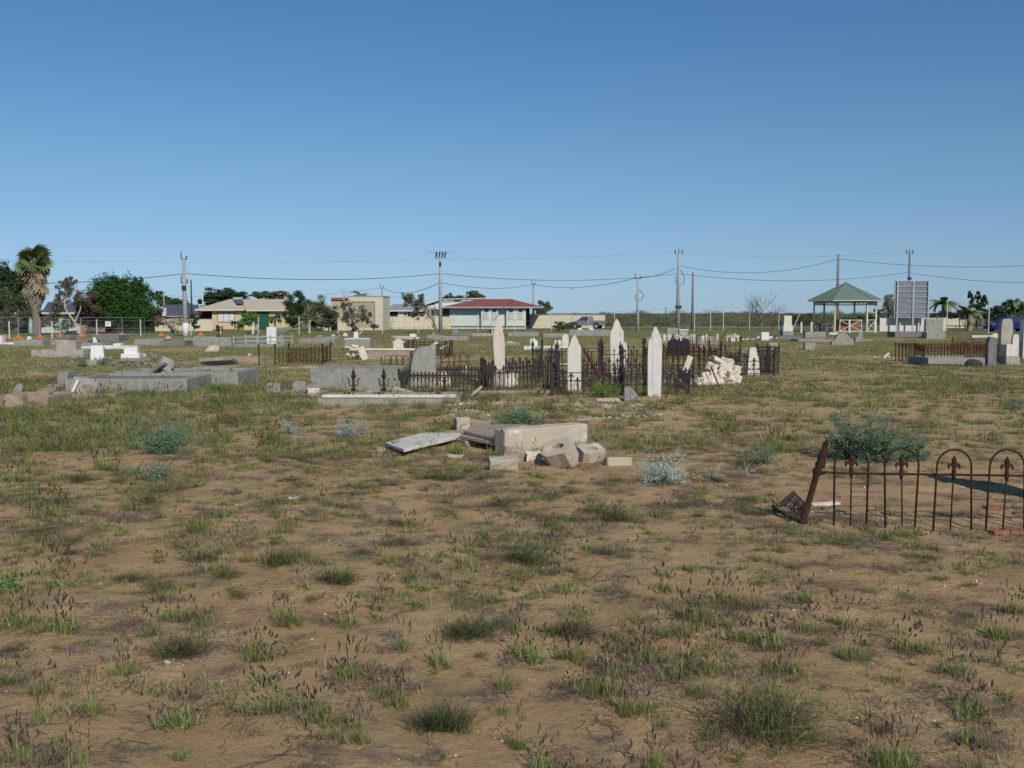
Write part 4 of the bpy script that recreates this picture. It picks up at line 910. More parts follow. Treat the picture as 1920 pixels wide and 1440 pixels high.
for lab, (xa, ya), (xb, yb), h_, sp, st, m_ in (('dense dark spear fence rising behind the plinth of the tallest headstone', (902,720), (1040,706), .60, .075, 'spear', iron), ('black spear fence crossing before the rounded headstone', (1040,730), (1168,728), .50, .10, 'spear', iron),
        ('thin dark fence between the second tall headstone and the chipped one', (1086,716), (1222,713), .60, .11, 'spear', iron), ('dark spear fence between the chipped headstone and the limestone heap', (1236,730), (1300,729), .52, .085, 'spear', iron), ('brown hooped fence behind the leaning narrow stone', (1240,712), (1330,710), .62, .18, 'hoop', rust)):
    grave_fence(lab, [G2(xa, ya), G2(xb, yb)], h_, m_, sp, st, h_*1.15, rails=(.08, .55), hvar=.15, lean=.03)
# rusty fallen beam
a, b = P(1136, 735), P(1098, 700); a += Vector((0,0,.1)); b = P(1097, 735)+Vector((0,.5,.92))
tag(link('rusty_beam', mesh_of(MB().tube([a-b*0, b], [.06, .03], 5).xf(Matrix.Translation(-a)), rust_o, 'rusty_beam'), None, a), 'brown rusty bar leaning left across the spiked fences', 'rusty bar')
# heap of broken limestone
heap = [(1322,724,26,22,0,0),(1345,722,28,24,0,0),(1368,722,22,20,0,0),(1380,718,13,16,0,0),(1308,722,20,12,0,0),(1333,712,30,20,.16,.2),(1358,712,30,20,.16,.15),(1376,706,22,18,.15,.1),
        (1340,700,24,18,.33,.3),(1362,699,26,18,.33,.22),(1344,688,24,14,.45,.4),(1364,686,26,18,.45,.35),(1353,678,38,9,.56,.3),(1333,690,12,16,.42,.2),(1378,694,16,14,.32,.1)]
HN = 'lowest row, second from left;lowest row, middle;lowest row, second from right;lowest row, right end;lowest row, left end;second row, left;second row, middle;second row, right;third row, left;third row, right;fourth row, left;fourth row, right;topmost flat one;high on the left side;high on the right side'.split(';')
for k, (px, py, w_, h_, z_, back) in enumerate(heap):
    w_ *= U(.9, 1.1); h_ *= U(.85, 1.05)
    p = P(px, 722); s = mpp(p.y); ww, hh = w_*s, h_*s*.95; zc = (722-py)*s*.96
    tag(link('limestone_block', mesh_of(MB().box((-ww/2, -.13, 0), (ww/2, .13, hh)), limestone, 'limestone_block', bevel=.02, rough=.02, cuts=2), None, (p.x, p.y+.1+back*.5, gz(p.x, p.y)-.02+zc), (R(U(-24, 14)), R(U(-28, 28)), R(U(-40, 40)))),
        'rough cream limestone block in the broken heap, '+HN[k], 'stone block', 'blocks of the broken limestone heap')
for k, (px, py, w_, h_) in enumerate(((1290,728,9,5),(1300,716,12,6),(1370,727,14,6),(1396,719,12,7))): rock('loose grey cobble at the foot of the limestone heap, %s' % ORD[k], px, py, w_, h_, rubble_g, 'cobbles by the limestone heap')
# big grey headstone on its grave and the long concrete vault
S('big grey concrete headstone with a sloping shoulder, behind the left black fence', 789, 726, 56, 76, 'slope', concrete, t=.28, rz=16, bevel=.02)
kerb('vault', 'long low grey concrete vault left of the big headstone', 582, 750, 731, 1.5, 37, .2, concrete, R(0), slab=concrete, cat='grave vault')
blk('flat concrete top slab covering the long low vault', 666, 731, 2.0, 1.55, .05, concrete, (0,0,0), 37*mpp(P(666,731).y)+.01, 'cover_slab', 'slab', .01, .003)
kerb('grave_kerb', 'low sandstone and concrete grave kerb carrying the rusty finial posts', 596, 862, 757, 1.35, 11, .16, concrete, R(0))
p = P(728, 757)
tag(link('marble_strip', mesh_of(MB().box((-1.25, -.02, 0), (1.28, .13, .055)), limestone, 'marble_strip', bevel=.01, rough=.003, cuts=3), None, (p.x, p.y, p.z+11*mpp(p.y)+.003), (0, 0, 0)), 'cream stone coping along the front of the finial post grave', 'coping')
for px, lab in ((662, 'leftmost rusty finial post on the cream coping'), (719, 'middle rusty finial post with scroll arms on the cream coping'), (833, 'rightmost rusty finial post on the cream coping')):
    p = P(px, 750); s = mpp(p.y); h = (45 if px < 800 else 30)*s; m_ = MB()
    m_.tube([(0,0,0), (0,0,h*.12), (0,0,h*.13), (0,0,h*.5), (0,0,h*.55), (0,0,h*.66), (0,0,h*.72), (0,0,h*.80), (0,0,h*.85), (0,0,h)], [.05,.05,.028,.024,.04,.052,.026,.04,.02,.003], 9)
    o = T('finial_post', lab, 'iron post', (p.x, p.y+.07, p.z+11*s+.058)); o.part('shaft', m_, rust, world=False, smooth=True)
    for k in (-1, 1):
        if px == 833: break
        q = MB().tube([(k*.02,0,h*.25), (k*.07,0,h*.22), (k*.10,0,h*.32), (k*.07,0,h*.40), (k*.10,0,h*.50), (k*.13,0,h*.52)], .012, 5); o.part('scroll', q, rust, world=False)
S('grey upright stone block between the two rusty finial posts', 703, 742, 22, 27, 'block', concrete, t=.16)
S('small grey stone with clipped corner right of the middle finial post', 742, 735, 16, 22, 'soft', concrete, t=.14)
a, b = P(742, 742), P(790, 748)
tag(link('fallen_column', mesh_of(MB().tube([(0,0,.09), tuple(b-a+Vector((0,0,.04)))], [.10, .05], 10), render_c, 'fallen_column', bevel=.01, rough=.006), None, a), 'tapered grey column fallen across the finial post grave', 'fallen column')
S('grey marble slab tilted against the middle blocks', 683, 744, 30, 9, 'slope', marble, t=.3, lean=(0,-14), name='slab', cat='slab')
S('dark bar leaning against a small block at the right end of the coping', 878, 747, 5, 34, 'rect', render_c, t=.1, lean=(0, 48), name='stone_bar', cat='stone')
S('little grey block behind the leaning bar', 890, 746, 9, 14, 'block', concrete, t=.1, name='stone_block', cat='stone')
S('left small concrete stone with rounded corners', 514, 736, 25, 19, 'soft', concrete, t=.14)
S('small concrete stone with rounded corners behind the tilted grey slab', 562, 736, 24, 22, 'soft', concrete, t=.14)
kerb('grave_kerb', 'low concrete kerb at the foot of the two small rounded stones', 520, 600, 745, .9, 5, .12, concrete_l)
p = P(586, 741); tag(link('slab', mesh_of(MB().prism([(-.32,-.16,0),(.1,-.16,0),(.34,.16,0),(-.04,.16,0)], (0,0,.05)), concrete, 'slab', bevel=.008, rough=.003), None, (p.x, p.y, p.z+.21), (R(6), R(-30), R(0))), 'tilted grey slab propped on a cream block', 'slab')
blk('cream block under the tilted grey slab', 587, 743, .24, .16, .17, limestone, (0,0,R(4)))
# vault complex on the left
kerb('vault', 'right part of the grey vault row on the left, below the lifted lid', 345, 446, 724, 1.9, 27, .2, concrete, cat='grave vault', slab=concrete_d)
blk('upper tier of the grey vault under the lifted lid', 396, 716, .95, 1.0, .24, concrete, (0,0,0), .10, 'vault_tier', 'stone block')
blk('grey concrete lid lifted off the right vault', 403, 709, .85, .8, .05, concrete, (R(-10), R(-4), R(2)), .40, 'cover_slab', 'slab')
kerb('vault', 'long left part of the grey concrete vault row on the left', 124, 350, 737, 2.2, 26, .2, concrete, R(2), cat='grave vault', slab=concrete_d)
kerb('grave_kerb', 'middle raised kerb of the grey vault row on the left', 215, 345, 712, 1.5, 17, .18, concrete, cat='grave vault', slab=concrete)
blk('tipped cream concrete block balanced on the grey vault row', 303, 708, .34, .34, .28, concrete_l, (R(6), R(28), R(28)), .22, bevel=.012)
S('dark slab leaning against the tipped cream block', 280, 712, 5, 36, 'rect', concrete_d, t=.5, lean=(0, 52), dz=.12, name='slab', cat='slab')
S('cracked grey headstone with white rim leaning at the left end of the vault row', 153, 742, 46, 38, 'rect', concrete, t=.07, lean=(-32, 8), rz=6)
S('thin white marble edge strip beside the cracked grey headstone', 132, 743, 4, 36, 'rect', marble, t=.06, lean=(-30, 14), name='marble_edge', cat='slab')
S('plain grey block behind the cracked headstone', 127, 726, 20, 30, 'block', concrete, t=.5, name='stone_block', cat='stone block')
kerb('grave_kerb', 'weathered sandstone grave kerb running left of the vault row', 82, 215, 748, 1.1, 11, .16, sandstone)
kerb('grave_kerb', 'weathered sandstone grave kerb at the left edge of the picture', -20, 90, 757, 1.3, 14, .18, sandstone)
for px, py, w_, h_, lab in ((31,762,32,26,'round topped sandstone stub at the left edge, front one'),(84,752,24,24,'round topped sandstone stub, second from the left edge'),(166,741,18,22,'round topped sandstone stub before the cracked headstone'),(212,738,24,24,'round topped sandstone stub before the long vault'),(100,735,18,16,'low worn sandstone stub behind the sandstone kerbs')):
    S(lab, px, py, w_, h_, 'round', sandstone, t=.22, name='footstone', cat='footstone', rough=.01)
S('grey slab propped among the sandstone stubs', 32, 742, 16, 22, 'slope', concrete, t=.1, lean=(-10, 10), name='slab', cat='slab')
# white pedestals and rubble on the left
S('tapered white pedestal left of the stepped one', 183, 676, 26, 29, 'frustum', white, t=.5, rz=20, name='pedestal', cat='pedestal')
blk('grey footing block under the tapered white pedestal', 174, 686, .5, .5, .3, concrete_l, (0,0,R(10)), -.1)
S('stepped white pedestal on a grey base left of the vaults', 248, 675, 33, 25, 'step', white, t=.75, rz=10, name='pedestal', cat='pedestal')
blk('grey base slab under the stepped white pedestal', 248, 678, 1.05, .95, .10, concrete, (0,0,R(10)))
random.seed(21)
for k in range(9): rock('pinkish rubble stone left of the tapered pedestal, %s' % ORD[k], 78+k*8+U(-3,3), 688+U(-3,3), U(8,15), U(5,11), sand_pink, 'rubble left of the tapered pedestal')
for k in range(30): rock('pinkish rubble stone in the row behind the grey vaults', 205+k*4.9+U(-3,3), 691+U(-9,2)-(6 if k % 3 == 0 else 0), U(9,18), U(6,12), random.choice([sand_pink, sand_pink, rubble_g]), 'rubble behind the grey vaults')
rock('pale cream rock standing upright right of the stepped pedestal', 271, 673, 13, 12, limestone, None); rock('grey pointed rock right of the stepped pedestal', 286, 672, 15, 13, rubble_g, None)
kerb('grave_kerb', 'weathered concrete kerb with a thick middle pier, left of the tapered pedestal', 59, 156, 670, 2.2, 14, .3, concrete_l)
blk('thick square pier on the weathered kerb at the left', 124, 670, .75, .5, .66, concrete_l, (0,0,0), 0, 'pier', 'pier')
S('thin slab leaning on the square pier', 124, 668, 30, 12, 'slope', concrete_d, t=.6, lean=(0, -24), dz=.55, name='slab', cat='slab')
kerb('grave_kerb', 'white painted kerb with a block at its right end, upper left', 152, 231, 656, 1.8, 6, .3, white)
S('white block on the right end of the painted kerb', 222, 655, 13, 11, 'block', white, t=.4, name='stone_block', cat='stone block')
S('white broken upright stone behind the tapered pedestal', 180, 646, 9, 14, 'shard', white, lean=(0, 0))
S('white marble block cut by the left edge', 0, 646, 14, 17, 'block', white, t=.4, name='stone_block', cat='stone block')
kerb('grave_kerb', 'white marble kerb at the left edge', -6, 26, 647, 1.2, 5, .2, white)
S('small white urn shaped stone in the far left row', 55, 640, 8, 9, 'frustum', white, t=.25, name='urn', cat='urn', lean=(0, 8))
# far rows: long low concrete graves
rows = [(26,80,649,10,concrete),(76,128,648,9,concrete),(106,165,646,8,concrete_d),(130,192,650,6,concrete),(172,222,641,12,concrete_d),(252,306,648,11,concrete),(300,346,650,11,concrete_d),(346,432,648,14,concrete),(366,434,651,10,concrete),(430,464,650,5,concrete),(560,628,645,10,rubble_g),(604,632,641,9,concrete),
        (800,826,636,7,concrete),(812,878,640,9,concrete),(846,890,629,6,concrete_d),(884,930,631,5,concrete_l),(952,1010,631,8,concrete),(960,1006,628,6,concrete_d),(1018,1068,634,8,concrete),(1068,1146,630,11,concrete),(1092,1128,628,9,concrete_d),(1212,1322,645,10,concrete),(1497,1567,643,7,concrete),(1460,1502,637,5,concrete_d),(1595,1636,642,6,concrete),(1678,1736,633,11,concrete_d),(1236,1262,632,6,concrete)]
place = 'far left row;left of the tapered pedestal;behind the weathered kerb;behind the white painted kerb;under the green shade fence;behind the stepped pedestal;below the small slanting slab;below the row of little domes;in front of the row of little domes;beside the white rail grave;grey rubble mound behind the white rail grave;back of the grey rubble mound;left of the middle power pole;in front of the middle power pole;right of the middle power pole;before the red roofed house;before the right wing of the red roofed house;behind the tallest headstone;left of the grey ute;before the grey ute;behind the rounded headstone;around the two grey stones right of the big pole;before the bell shaped stone;left of the bell shaped stone;right of the bell shaped stone;below the back of the billboard;left of the dark granite headstone'.split(';')
for (x0, x1, py, h, m), pl in zip(rows, place):
    kerb('grave_kerb', 'long low concrete grave kerb, '+pl if 'mound' not in pl else pl+' with a low kerb', x0, x1, py, 1.6, h, .2, m, R(U(-3, 3)), slab=m if random.random() < .6 else None)
for px in (371, 385, 398): S('little domed grey stone, %s of three in a row' % {371:'left', 385:'middle', 398:'right'}[px], px, 641, 15, 11, 'round', concrete, t=.5)
S('small slanting slab with white edge on the far left kerb', 311, 641, 9, 12, 'rect', concrete_l, t=.12, lean=(-20, 30), name='slab', cat='slab')
m_ = MB().lathe([(.02,0),(.09,.05),(.14,.2),(.09,.34),(.05,.40),(.07,.44)], 10); p = P(409, 640); tag(link('vase', mesh_of(m_, iron, 'vase', smooth=True), None, (p.x, p.y, p.z+.05)), 'little black vase standing by the row of domed stones', 'vase')
# white rail grave
t = T('rail_grave', 'low grey grave bordered by white tube rails with a white headstone', 'grave', P(480, 652)); s = mpp(t.L.y)
t.part('base', MB().box((t.L.x-44*s, t.L.y, t.L.z-.05), (t.L.x+52*s, t.L.y+2.4, t.L.z+.16)), concrete, bevel=.02)
for zz in (.30, .52):
    t.part('rail', MB().tube([(t.L.x-43*s, t.L.y+.1, t.L.z+zz), (t.L.x+50*s, t.L.y+.1, t.L.z+zz)], .028, 6), galv); t.part('rail', MB().tube([(t.L.x-43*s, t.L.y+2.3, t.L.z+zz), (t.L.x+50*s, t.L.y+2.3, t.L.z+zz)], .028, 6), galv)
for k in range(5): 
    for yy in (.1, 2.3): t.part('post', MB().tube([(t.L.x+(-43+k*23.2)*s, t.L.y+yy, t.L.z+.15), (t.L.x+(-43+k*23.2)*s, t.L.y+yy, t.L.z+.62)], .035, 6), galv)
t.part('headstone', MB().box((t.L.x+11*s, t.L.y+1.0, t.L.z+.16), (t.L.x+29*s, t.L.y+1.2, t.L.z+1.02)), white, bevel=.02)
S('tilted square slab frame with a white rim below the domed stones', 396, 661, 26, 16, 'slope', render_c, t=.08, lean=(-40, 0), name='slab', cat='slab')
kerb('grave_kerb', 'pinkish sandstone kerb left of the ornate low fence', 398, 490, 680, 1.4, 9, .3, sandstone)
rock('white rock on the pinkish kerb', 468, 668, 10, 8, limestone, None); rock('grey rock on the pinkish kerb', 439, 674, 10, 9, rubble_g, None)
random.seed(33)
for k in range(8): rock('grey stone on the mound behind the white rail grave, %s' % ORD[k], 566+k*7.5, 641+U(-4,3), U(9,14), U(6,10), rubble_g, 'grey mound rubble')
for k, (px, py, w_, h_) in enumerate(((524,637,8,4),(600,632,9,4),(625,631,10,5),(637,631,8,3))): rock('white stone fragment on the verge behind the grey mound, %s' % ORD[k], px, py, w_, h_, limestone, 'white fragments behind the mound')
S('white leaning slab piece on the verge behind the grey mound', 646, 631, 8, 7, 'rect', marble, lean=(0, 30), t=.1, name='slab', cat='slab')
# white cross base, marble rubble and brown kerb
blk('grey plinth of the white cross base', 670, 658, 1.15, 1.1, .50, concrete, (0,0,0), 0, 'plinth', 'plinth')
blk('white marble slab capping the plinth of the cross base', 669, 657, 1.15, 1.05, .06, marble, (0,0,0), .505, 'slab', 'slab')
S('small white cross stump standing on the plinth', 668, 650, 9, 13, 'frustum', white, t=.25, dz=.42, name='cross_stump', cat='cross stump')
S('white marble slab leaning right beside the broken marble', 686, 675, 12, 27, 'rect', marble_p, t=.08, lean=(-14, -24), name='slab', cat='slab')
for k in range(9): rock('white marble lump before the cross base, %s row, %s' % (('lower','upper')[k//5], ORD[k % 5]), 651+(k % 5)*6+U(-2,2), 673-(k//5)*8+U(-2,1), U(12,18), U(9,13), marble_c, 'broken marble before the cross base', dz=(k//5)*.15)
kerb('grave_wall', 'rust stained grave wall with a cream coping', 688, 768, 674, 1.3, 17, .16, sandstone)
p = P(728, 674); tag(link('coping', mesh_of(MB().box((-1.4,-.03,0),(1.42,.2,.07)), limestone, 'coping', bevel=.01), None, (p.x, p.y, p.z+17*mpp(p.y)+.003)), 'cream coping on the rust stained wall', 'coping')
p = P(747, 674); s = mpp(p.y); tag(link('house_stone', mesh_of(MB().prism([(-.18,0,0),(.18,0,0),(.18,0,.2),(.24,0,.22),(0,0,.36),(-.24,0,.22),(-.18,0,.2)], (0,.25,0)), limestone, 'house_stone'), None, (p.x, p.y, p.z+17*s+.075)), 'little house shaped stone on the cream coping', 'headstone')
for k in range(7): rock('rubble lump in the collapsed rusty fence, %s' % ORD[k], 776+k*9, 672+U(-4,2), U(8,13), U(5,9), random.choice([rubble_g, sand_pink]), 'rubble in the collapsed fence')
S('white broken bar leaning in the collapsed rusty fence', 802, 668, 5, 22, 'rect', marble_c, lean=(0, 58), t=.1, dz=.3, name='stone_bar', cat='stone'); S('second white bar leaning right in the collapsed fence', 825, 662, 4, 20, 'rect', marble_c, lean=(0, 62), t=.1, dz=.2, name='stone_bar', cat='stone')
S('grey small pillar in the collapsed rusty fence', 813, 672, 7, 28, 'rect', concrete_l, t=.2)
# scattered white monuments
kerb('grave_kerb', 'white marble grave base behind the tall stones', 982, 1050, 657, 1.9, 6, .3, white, slab=marble)
S('broken white scroll topped monument on the marble base', 1001, 654, 14, 21, 'broken', white, t=.3)
S('cream block monument left of the round white headstone', 1046, 652, 13, 14, 'block', marble_c, t=.3)
S('white round topped headstone behind the rounded ogee stone', 1060, 654, 12, 27, 'round', marble_c)
kerb('grave_kerb', 'white marble kerb under the round topped headstone', 1040, 1076, 655, 1.4, 5, .2, white)
kerb('grave_kerb', 'white stone kerb strip behind the green shrubs', 1028, 1078, 685, .3, 4, .15, marble_c)
S('white broken stones on a flat base right of the tallest headstone', 958, 646, 16, 6, 'broken', marble_c, t=.5); kerb('grave_kerb', 'flat grey kerb right of the tallest headstone', 946, 975, 648, .9, 4, .2, concrete)
kerb('grave_kerb', 'white marble kerb left of the middle power pole', 738, 784, 637, 1.4, 4, .2, white); S('white lump on the marble kerb left of the middle power pole', 775, 634, 13, 9, 'broken', white, t=.4)
kerb('grave_kerb', 'narrow white stone kerb before the marble kerb', 733, 768, 633, .9, 3, .15, marble_c)
S('pointed grey stone before the red roofed house', 855, 628, 8, 11, 'peak', concrete); S('small pointed grey stone left of the power pole foot', 813, 631, 6, 8, 'peak', concrete)
S('dark headstone with white edge beside the tallest headstone', 920, 629, 8, 12, 'slope', granite); S('white edge slab of the dark headstone', 924, 630, 4, 13, 'shard', marble)
for px, lab in ((1086, 'slanting white slab before the ute, left one'), (1108, 'slanting white slab before the ute, right one')): S(lab, px, 622, 8, 7, 'rect', limestone, lean=(-30, 25), t=.1, name='slab', cat='slab')
S('grey square headstone right of the big power pole', 1261, 638, 21, 23, 'rect', concrete, t=.2); S('grey flared monument with a white cap', 1281, 638, 20, 18, 'frustum', concrete_l, t=.5, lean=(0,0))
S('white cap slab on the flared monument', 1281, 638, 18, 2.4, 'rect', marble, t=.5, dz=18*mpp(P(1281,638).y)+.005, name='cap_slab', cat='slab')
S('polished black granite headstone behind the rusty fence with crosses', 1272, 668, 41, 32, 'soft', granite, t=.2); S('rough grey block headstone right of the black granite', 1325, 653, 38, 22, 'soft', concrete, t=.4)
S('white lump left of the white rubble', 1374, 642, 8, 9, 'block', marble_c, t=.2, name='stone_block', cat='stone')
S('white cube monument on the white rubble row', 1433, 639, 14, 16, 'block', white, t=.5, name='stone_block', cat='stone block')
for k, (px, w_, h_) in enumerate(((1393,8,5),(1401,10,7),(1412,12,5),(1422,10,8),(1443,12,9),(1447,10,10),(1457,10,6))): rock('white marble fragment beside the white cube, %s' % ORD[k], px, 638, w_, h_, white, 'white fragments beside the cube')
S('grey square stone above the end of the black fence', 1448, 657, 17, 15, 'rect', concrete_l, t=.3); S('grey square stone on the path below the bell shaped stone', 1517, 656, 18, 13, 'rect', concrete_l, t=.3)
S('bell shaped grey concrete headstone with stepped shoulders', 1579, 647, 42, 25, 'bell', concrete, t=.25); S('grey flat topped stone block behind the bell shaped one', 1527, 634, 38, 12, 'rect', concrete, t=.5)
S('small round grey stone right of the bell shaped one', 1609, 643, 14, 10, 'rect', concrete, t=.3); S('grey narrow headstone behind the bell shaped one', 1613, 637, 9, 15, 'soft', concrete)
S('whitish flat slab behind the bell shaped stone', 1568, 628, 30, 4, 'rect', limestone, t=.5, name='slab', cat='slab')
S('wide grey concrete headstone on a base below the billboard', 1750, 634, 33, 36, 'rect', concrete, t=.35, bevel=.02); S('long grey base of the wide headstone', 1750, 635, 35, 12, 'block', concrete, t=.9, name='base_block', cat='stone block')
t = T('monument', 'tall cream white pedestal left of the white bollards', 'monument', P(1478, 629)); s = mpp(t.L.y)
t.part('base', MB().box((t.L.x-10*s, t.L.y, t.L.z-.05), (t.L.x+10*s, t.L.y+1.1, t.L.z+.35)), concrete, bevel=.02); t.part('die', MB().box((t.L.x-9*s, t.L.y+.1, t.L.z+.353), (t.L.x+9*s, t.L.y+1.0, t.L.z+.85)), marble, bevel=.02)
t.part('shaft', MB().box((t.L.x-7.5*s, t.L.y+.15, t.L.z+.853), (t.L.x+7.5*s, t.L.y+.9, t.L.z+37*s), taper=.92), limestone, bevel=.02)
a = P(1486, 622); b = W(1501, 585, a.y); tag(link('leaning_pole', mesh_of(MB().tube([(0,0,.2), tuple(b-a)], .05, 6), pale_steel, 'leaning_pole'), None, a), 'pale bar leaning right against the cream white pedestal', 'bar')
for px, top, lab in ((1502, 604, 'leftmost white bollard left of the gazebo'), (1521, 604, 'white bollard beside the left gazebo post'), (1592, 600, 'white bollard in front of the gazebo rail'), (1640, 604, 'white bollard right of the gazebo')):
    p = P(px, 624); s = mpp(p.y); tag(link('bollard', mesh_of(MB().lathe([(.11,-.05),(.11,(624-top)*s-.05),(.08,(624-top)*s)], 10), whitewall, 'bollard', smooth=False), None, p), lab, 'bollard')
for k in range(5): rock('white marble fragment on the right middle grass, %s' % ORD[k], 1640+k*9, 672-(k % 2)*2, U(5,9), U(3,5), marble_c, 'white fragments in the right grass')
S('white bar leaning among the fragments in the right grass', 1656, 671, 4, 14, 'rect', marble, lean=(0, 48), t=.1, name='stone_bar', cat='stone')
# right hand enclosure contents
kerb('slab_grave', 'low grey grave with a sandstone cover slab inside the rusty enclosure', 1740, 1858, 686, 1.7, 17, .2, concrete, slab=sandstone)
S('grey round topped headstone at the right end of the rusty enclosure', 1857, 686, 16, 55, 'round', concrete_d, t=.22)
m_ = MB().lathe([(.28,-.06),(.30,.05),(.27,.16),(.18,.25),(.06,.28)], 12); p = P(1825, 687); tag(link('dark_basket', mesh_of(m_, iron, 'dark_basket'), None, (p.x, p.y, p.z-.02), (R(12), R(8), 0), (1, .7, .9)), 'black lump like an upturned bowl before the rusty enclosure', 'bowl')
p = P(1760, 686); tag(link('rusty_plate', mesh_of(MB().box((-.65,-.03,-.01),(.75,.05,.06)), rust_o, 'rusty_plate'), None, p, (0, R(1.5), 0)), 'orange rusty strip on the grass before the rusty enclosure', 'rusty strip')
t = T('monument', 'tall grey white monument with a stepped base near the right edge', 'monument', P(1900, 684)); s = mpp(t.L.y)
t.part('base', MB().box((t.L.x-14*s, t.L.y, t.L.z-.04), (t.L.x+12*s, t.L.y+.6, t.L.z+16*s)), concrete_l, bevel=.015); t.part('die', MB().box((t.L.x-12*s, t.L.y+.06, t.L.z+16*s), (t.L.x+2*s, t.L.y+.5, t.L.z+38*s)), marble_c, bevel=.012)
S('broad grey monument slab behind the stepped base', 1884, 660, 22, 62, 'soft', concrete_l, t=.3, bevel=.02); S('white narrow headstone behind the stepped base', 1902, 676, 12, 50, 'soft', marble_c, t=.12)
S('white headstone cut by the right edge', 1921, 672, 14, 72, 'rect', marble, t=.3); S('low pale kerb stones behind the rusty enclosure', 1845, 634, 50, 5, 'rect', marble_c, t=.4, name='kerb_stone', cat='grave kerb'); S('curved white fragment above the grey round headstone', 1866, 632, 18, 7, 'bell', marble, lean=(0, -14), name='fragment', cat='stone')
# dirt bank of the enclosure kerb (orange earth kerb at the foot of the middle fence)
kerb('earth_kerb', 'orange brown kerb under the middle black fence', 898, 1033, 738, .3, 7, .16, sandstone, R(4))
# ---------------------------------------------------------------- saltbushes and wiry clumps (individual plants)
def bush_mesh(name, w_, h_, n, mat, leaf, stems=14, droop=.3, twig=bark, lobes=None, silver_stems=None):
    """branching plant: stems that fan out, small leaves along them"""
    V = []; mi = []; s = LB()
    for i in range(stems):
        a = U(0, 2*PI); el = U(.25, 1.35); p = Vector((U(-.05,.05)*w_, U(-.05,.05)*w_, 0)); L_ = min(w_/2/max(math.cos(el), .2), h_/max(math.sin(el), .2))*U(.5, 1.15); seg = 6
        for k in range(seg):
            a += U(-.3,.3); el = max(.05, el+U(-.25, .15)); d = Vector((math.cos(a)*math.cos(el), math.sin(a)*math.cos(el), math.sin(el))); q = p + d*L_/seg
            sd = Vector((-math.sin(a), math.cos(a), .3))*(.0035 if not silver_stems else .0035)
            s.q.append((p-sd, p+sd, q+sd*.7, q-sd*.7)); s.m.append(1)
            for _ in range(max(1, int(n/stems/seg))):
                c = p.lerp(q, random.random()) + Vector((random.gauss(0,1), random.gauss(0,1), random.gauss(0,1)))*w_*.035*(k+1)/seg*1.6
                c.z = max(c.z, leaf*.4); u = Vector((random.gauss(0,1), random.gauss(0,1), random.gauss(0,1))).normalized()*leaf; v_ = u.orthogonal().normalized()*leaf*.45
                s.q.append((c-u*.5, c+v_*.5, c+u*.5, c-v_*.5)); s.m.append(0)
            p = q
    return s.mesh(name, [mat, silver_stems or twig])
def plant(label, px, py, wpx, hpx, n, mat, leaf=.016, name='saltbush', cat='shrub', group=None, **k):
    p = P(px, py); s = mpp(p.y); o = link(name, bush_mesh(name, wpx*s, hpx*s, n, mat, leaf, **k), None, (p.x, p.y, gz(p.x, p.y)), (0, 0, 0)); return tag(o, label, cat, group)
random.seed(3)
plant('large blue green saltbush behind the iron hoops, left lobe', 1600, 862, 100, 92, 9500, saltb_d, .030, stems=90); plant('large blue green saltbush behind the iron hoops, middle lobe', 1645, 866, 120, 96, 10500, saltb_d, .030, stems=90)
plant('smaller saltbush lobe at the right of the large one', 1715, 864, 66, 54, 4200, saltb_d, .028, stems=50)
plant('bushy grey green saltbush in the left foreground', 300, 850, 120, 62, 6000, saltb_d, .026, stems=54); plant('loose green weed beside the grey green saltbush', 335, 835, 60, 60, 1500, saltb_d, .022, stems=22)
plant('low creeping saltbush below the bushy one on the left', 300, 894, 95, 30, 1400, saltb, .022, stems=26); plant('little dark leafed weed left of the creeping saltbush', 258, 888, 20, 22, 300, herb, .03, stems=10)
plant('small pale silver saltbush, left of the two silver ones', 545, 815, 46, 32, 1600, silver, .02, stems=26); plant('wider pale silver saltbush, right of the two silver ones', 657, 820, 66, 36, 2400, silver, .02, stems=34)
plant('small round grey green herb below the silver saltbushes', 582, 838, 28, 18, 400, saltb, .014, stems=16); plant('small green herb right of the silver saltbushes', 738, 805, 26, 18, 300, saltb_d, .016, stems=14)
plant('green saltbush behind the tomb of broken slabs', 976, 798, 84, 40, 4500, saltb_d, .03, stems=36)
plant('sprawling silver twigged saltbush right of the tomb', 1240, 905, 110, 60, 3000, silver, .022, stems=34, silver_stems=twig_w); plant('green low saltbush right of the silver twigged one', 1335, 896, 50, 36, 500, saltb, .018, stems=22, silver_stems=twig_w)
plant('trailing green saltbush on the sand at right of centre', 1425, 868, 96, 42, 1500, saltb_d, .024, stems=26); plant('thin silver twigs below the trailing saltbush', 1398, 890, 50, 30, 160, silver, .014, stems=18, silver_stems=twig_w)
plant('bright green leafy bush inside the spiked fence', 1132, 746, 44, 38, 1800, lf_bright, .035, stems=34, name='green_bush'); plant('tall weeds inside the left black fence', 762, 733, 26, 38, 600, herb, .03, stems=22, name='weed')
plant('blue green saltbush at the foot of the limestone heap', 1383, 728, 24, 26, 500, saltb, .03, stems=16); plant('blue grey saltbush beside the tapered white pedestal, right one', 194, 686, 36, 20, 900, saltb_d, .045, stems=24); plant('blue grey saltbush beside the tapered white pedestal, left one', 156, 690, 24, 17, 600, saltb_d, .045, stems=20)
plant('grassy weed standing before the long grey vault row', 283, 744, 30, 44, 700, herb, .03, stems=26, name='weed'); plant('dark green weeds below the right vault', 410, 735, 70, 20, 900, herb, .03, stems=30, name='weed'); plant('pale weed in front of the vault row', 350, 736, 40, 24, 500, saltb, .025, stems=20, name='weed')
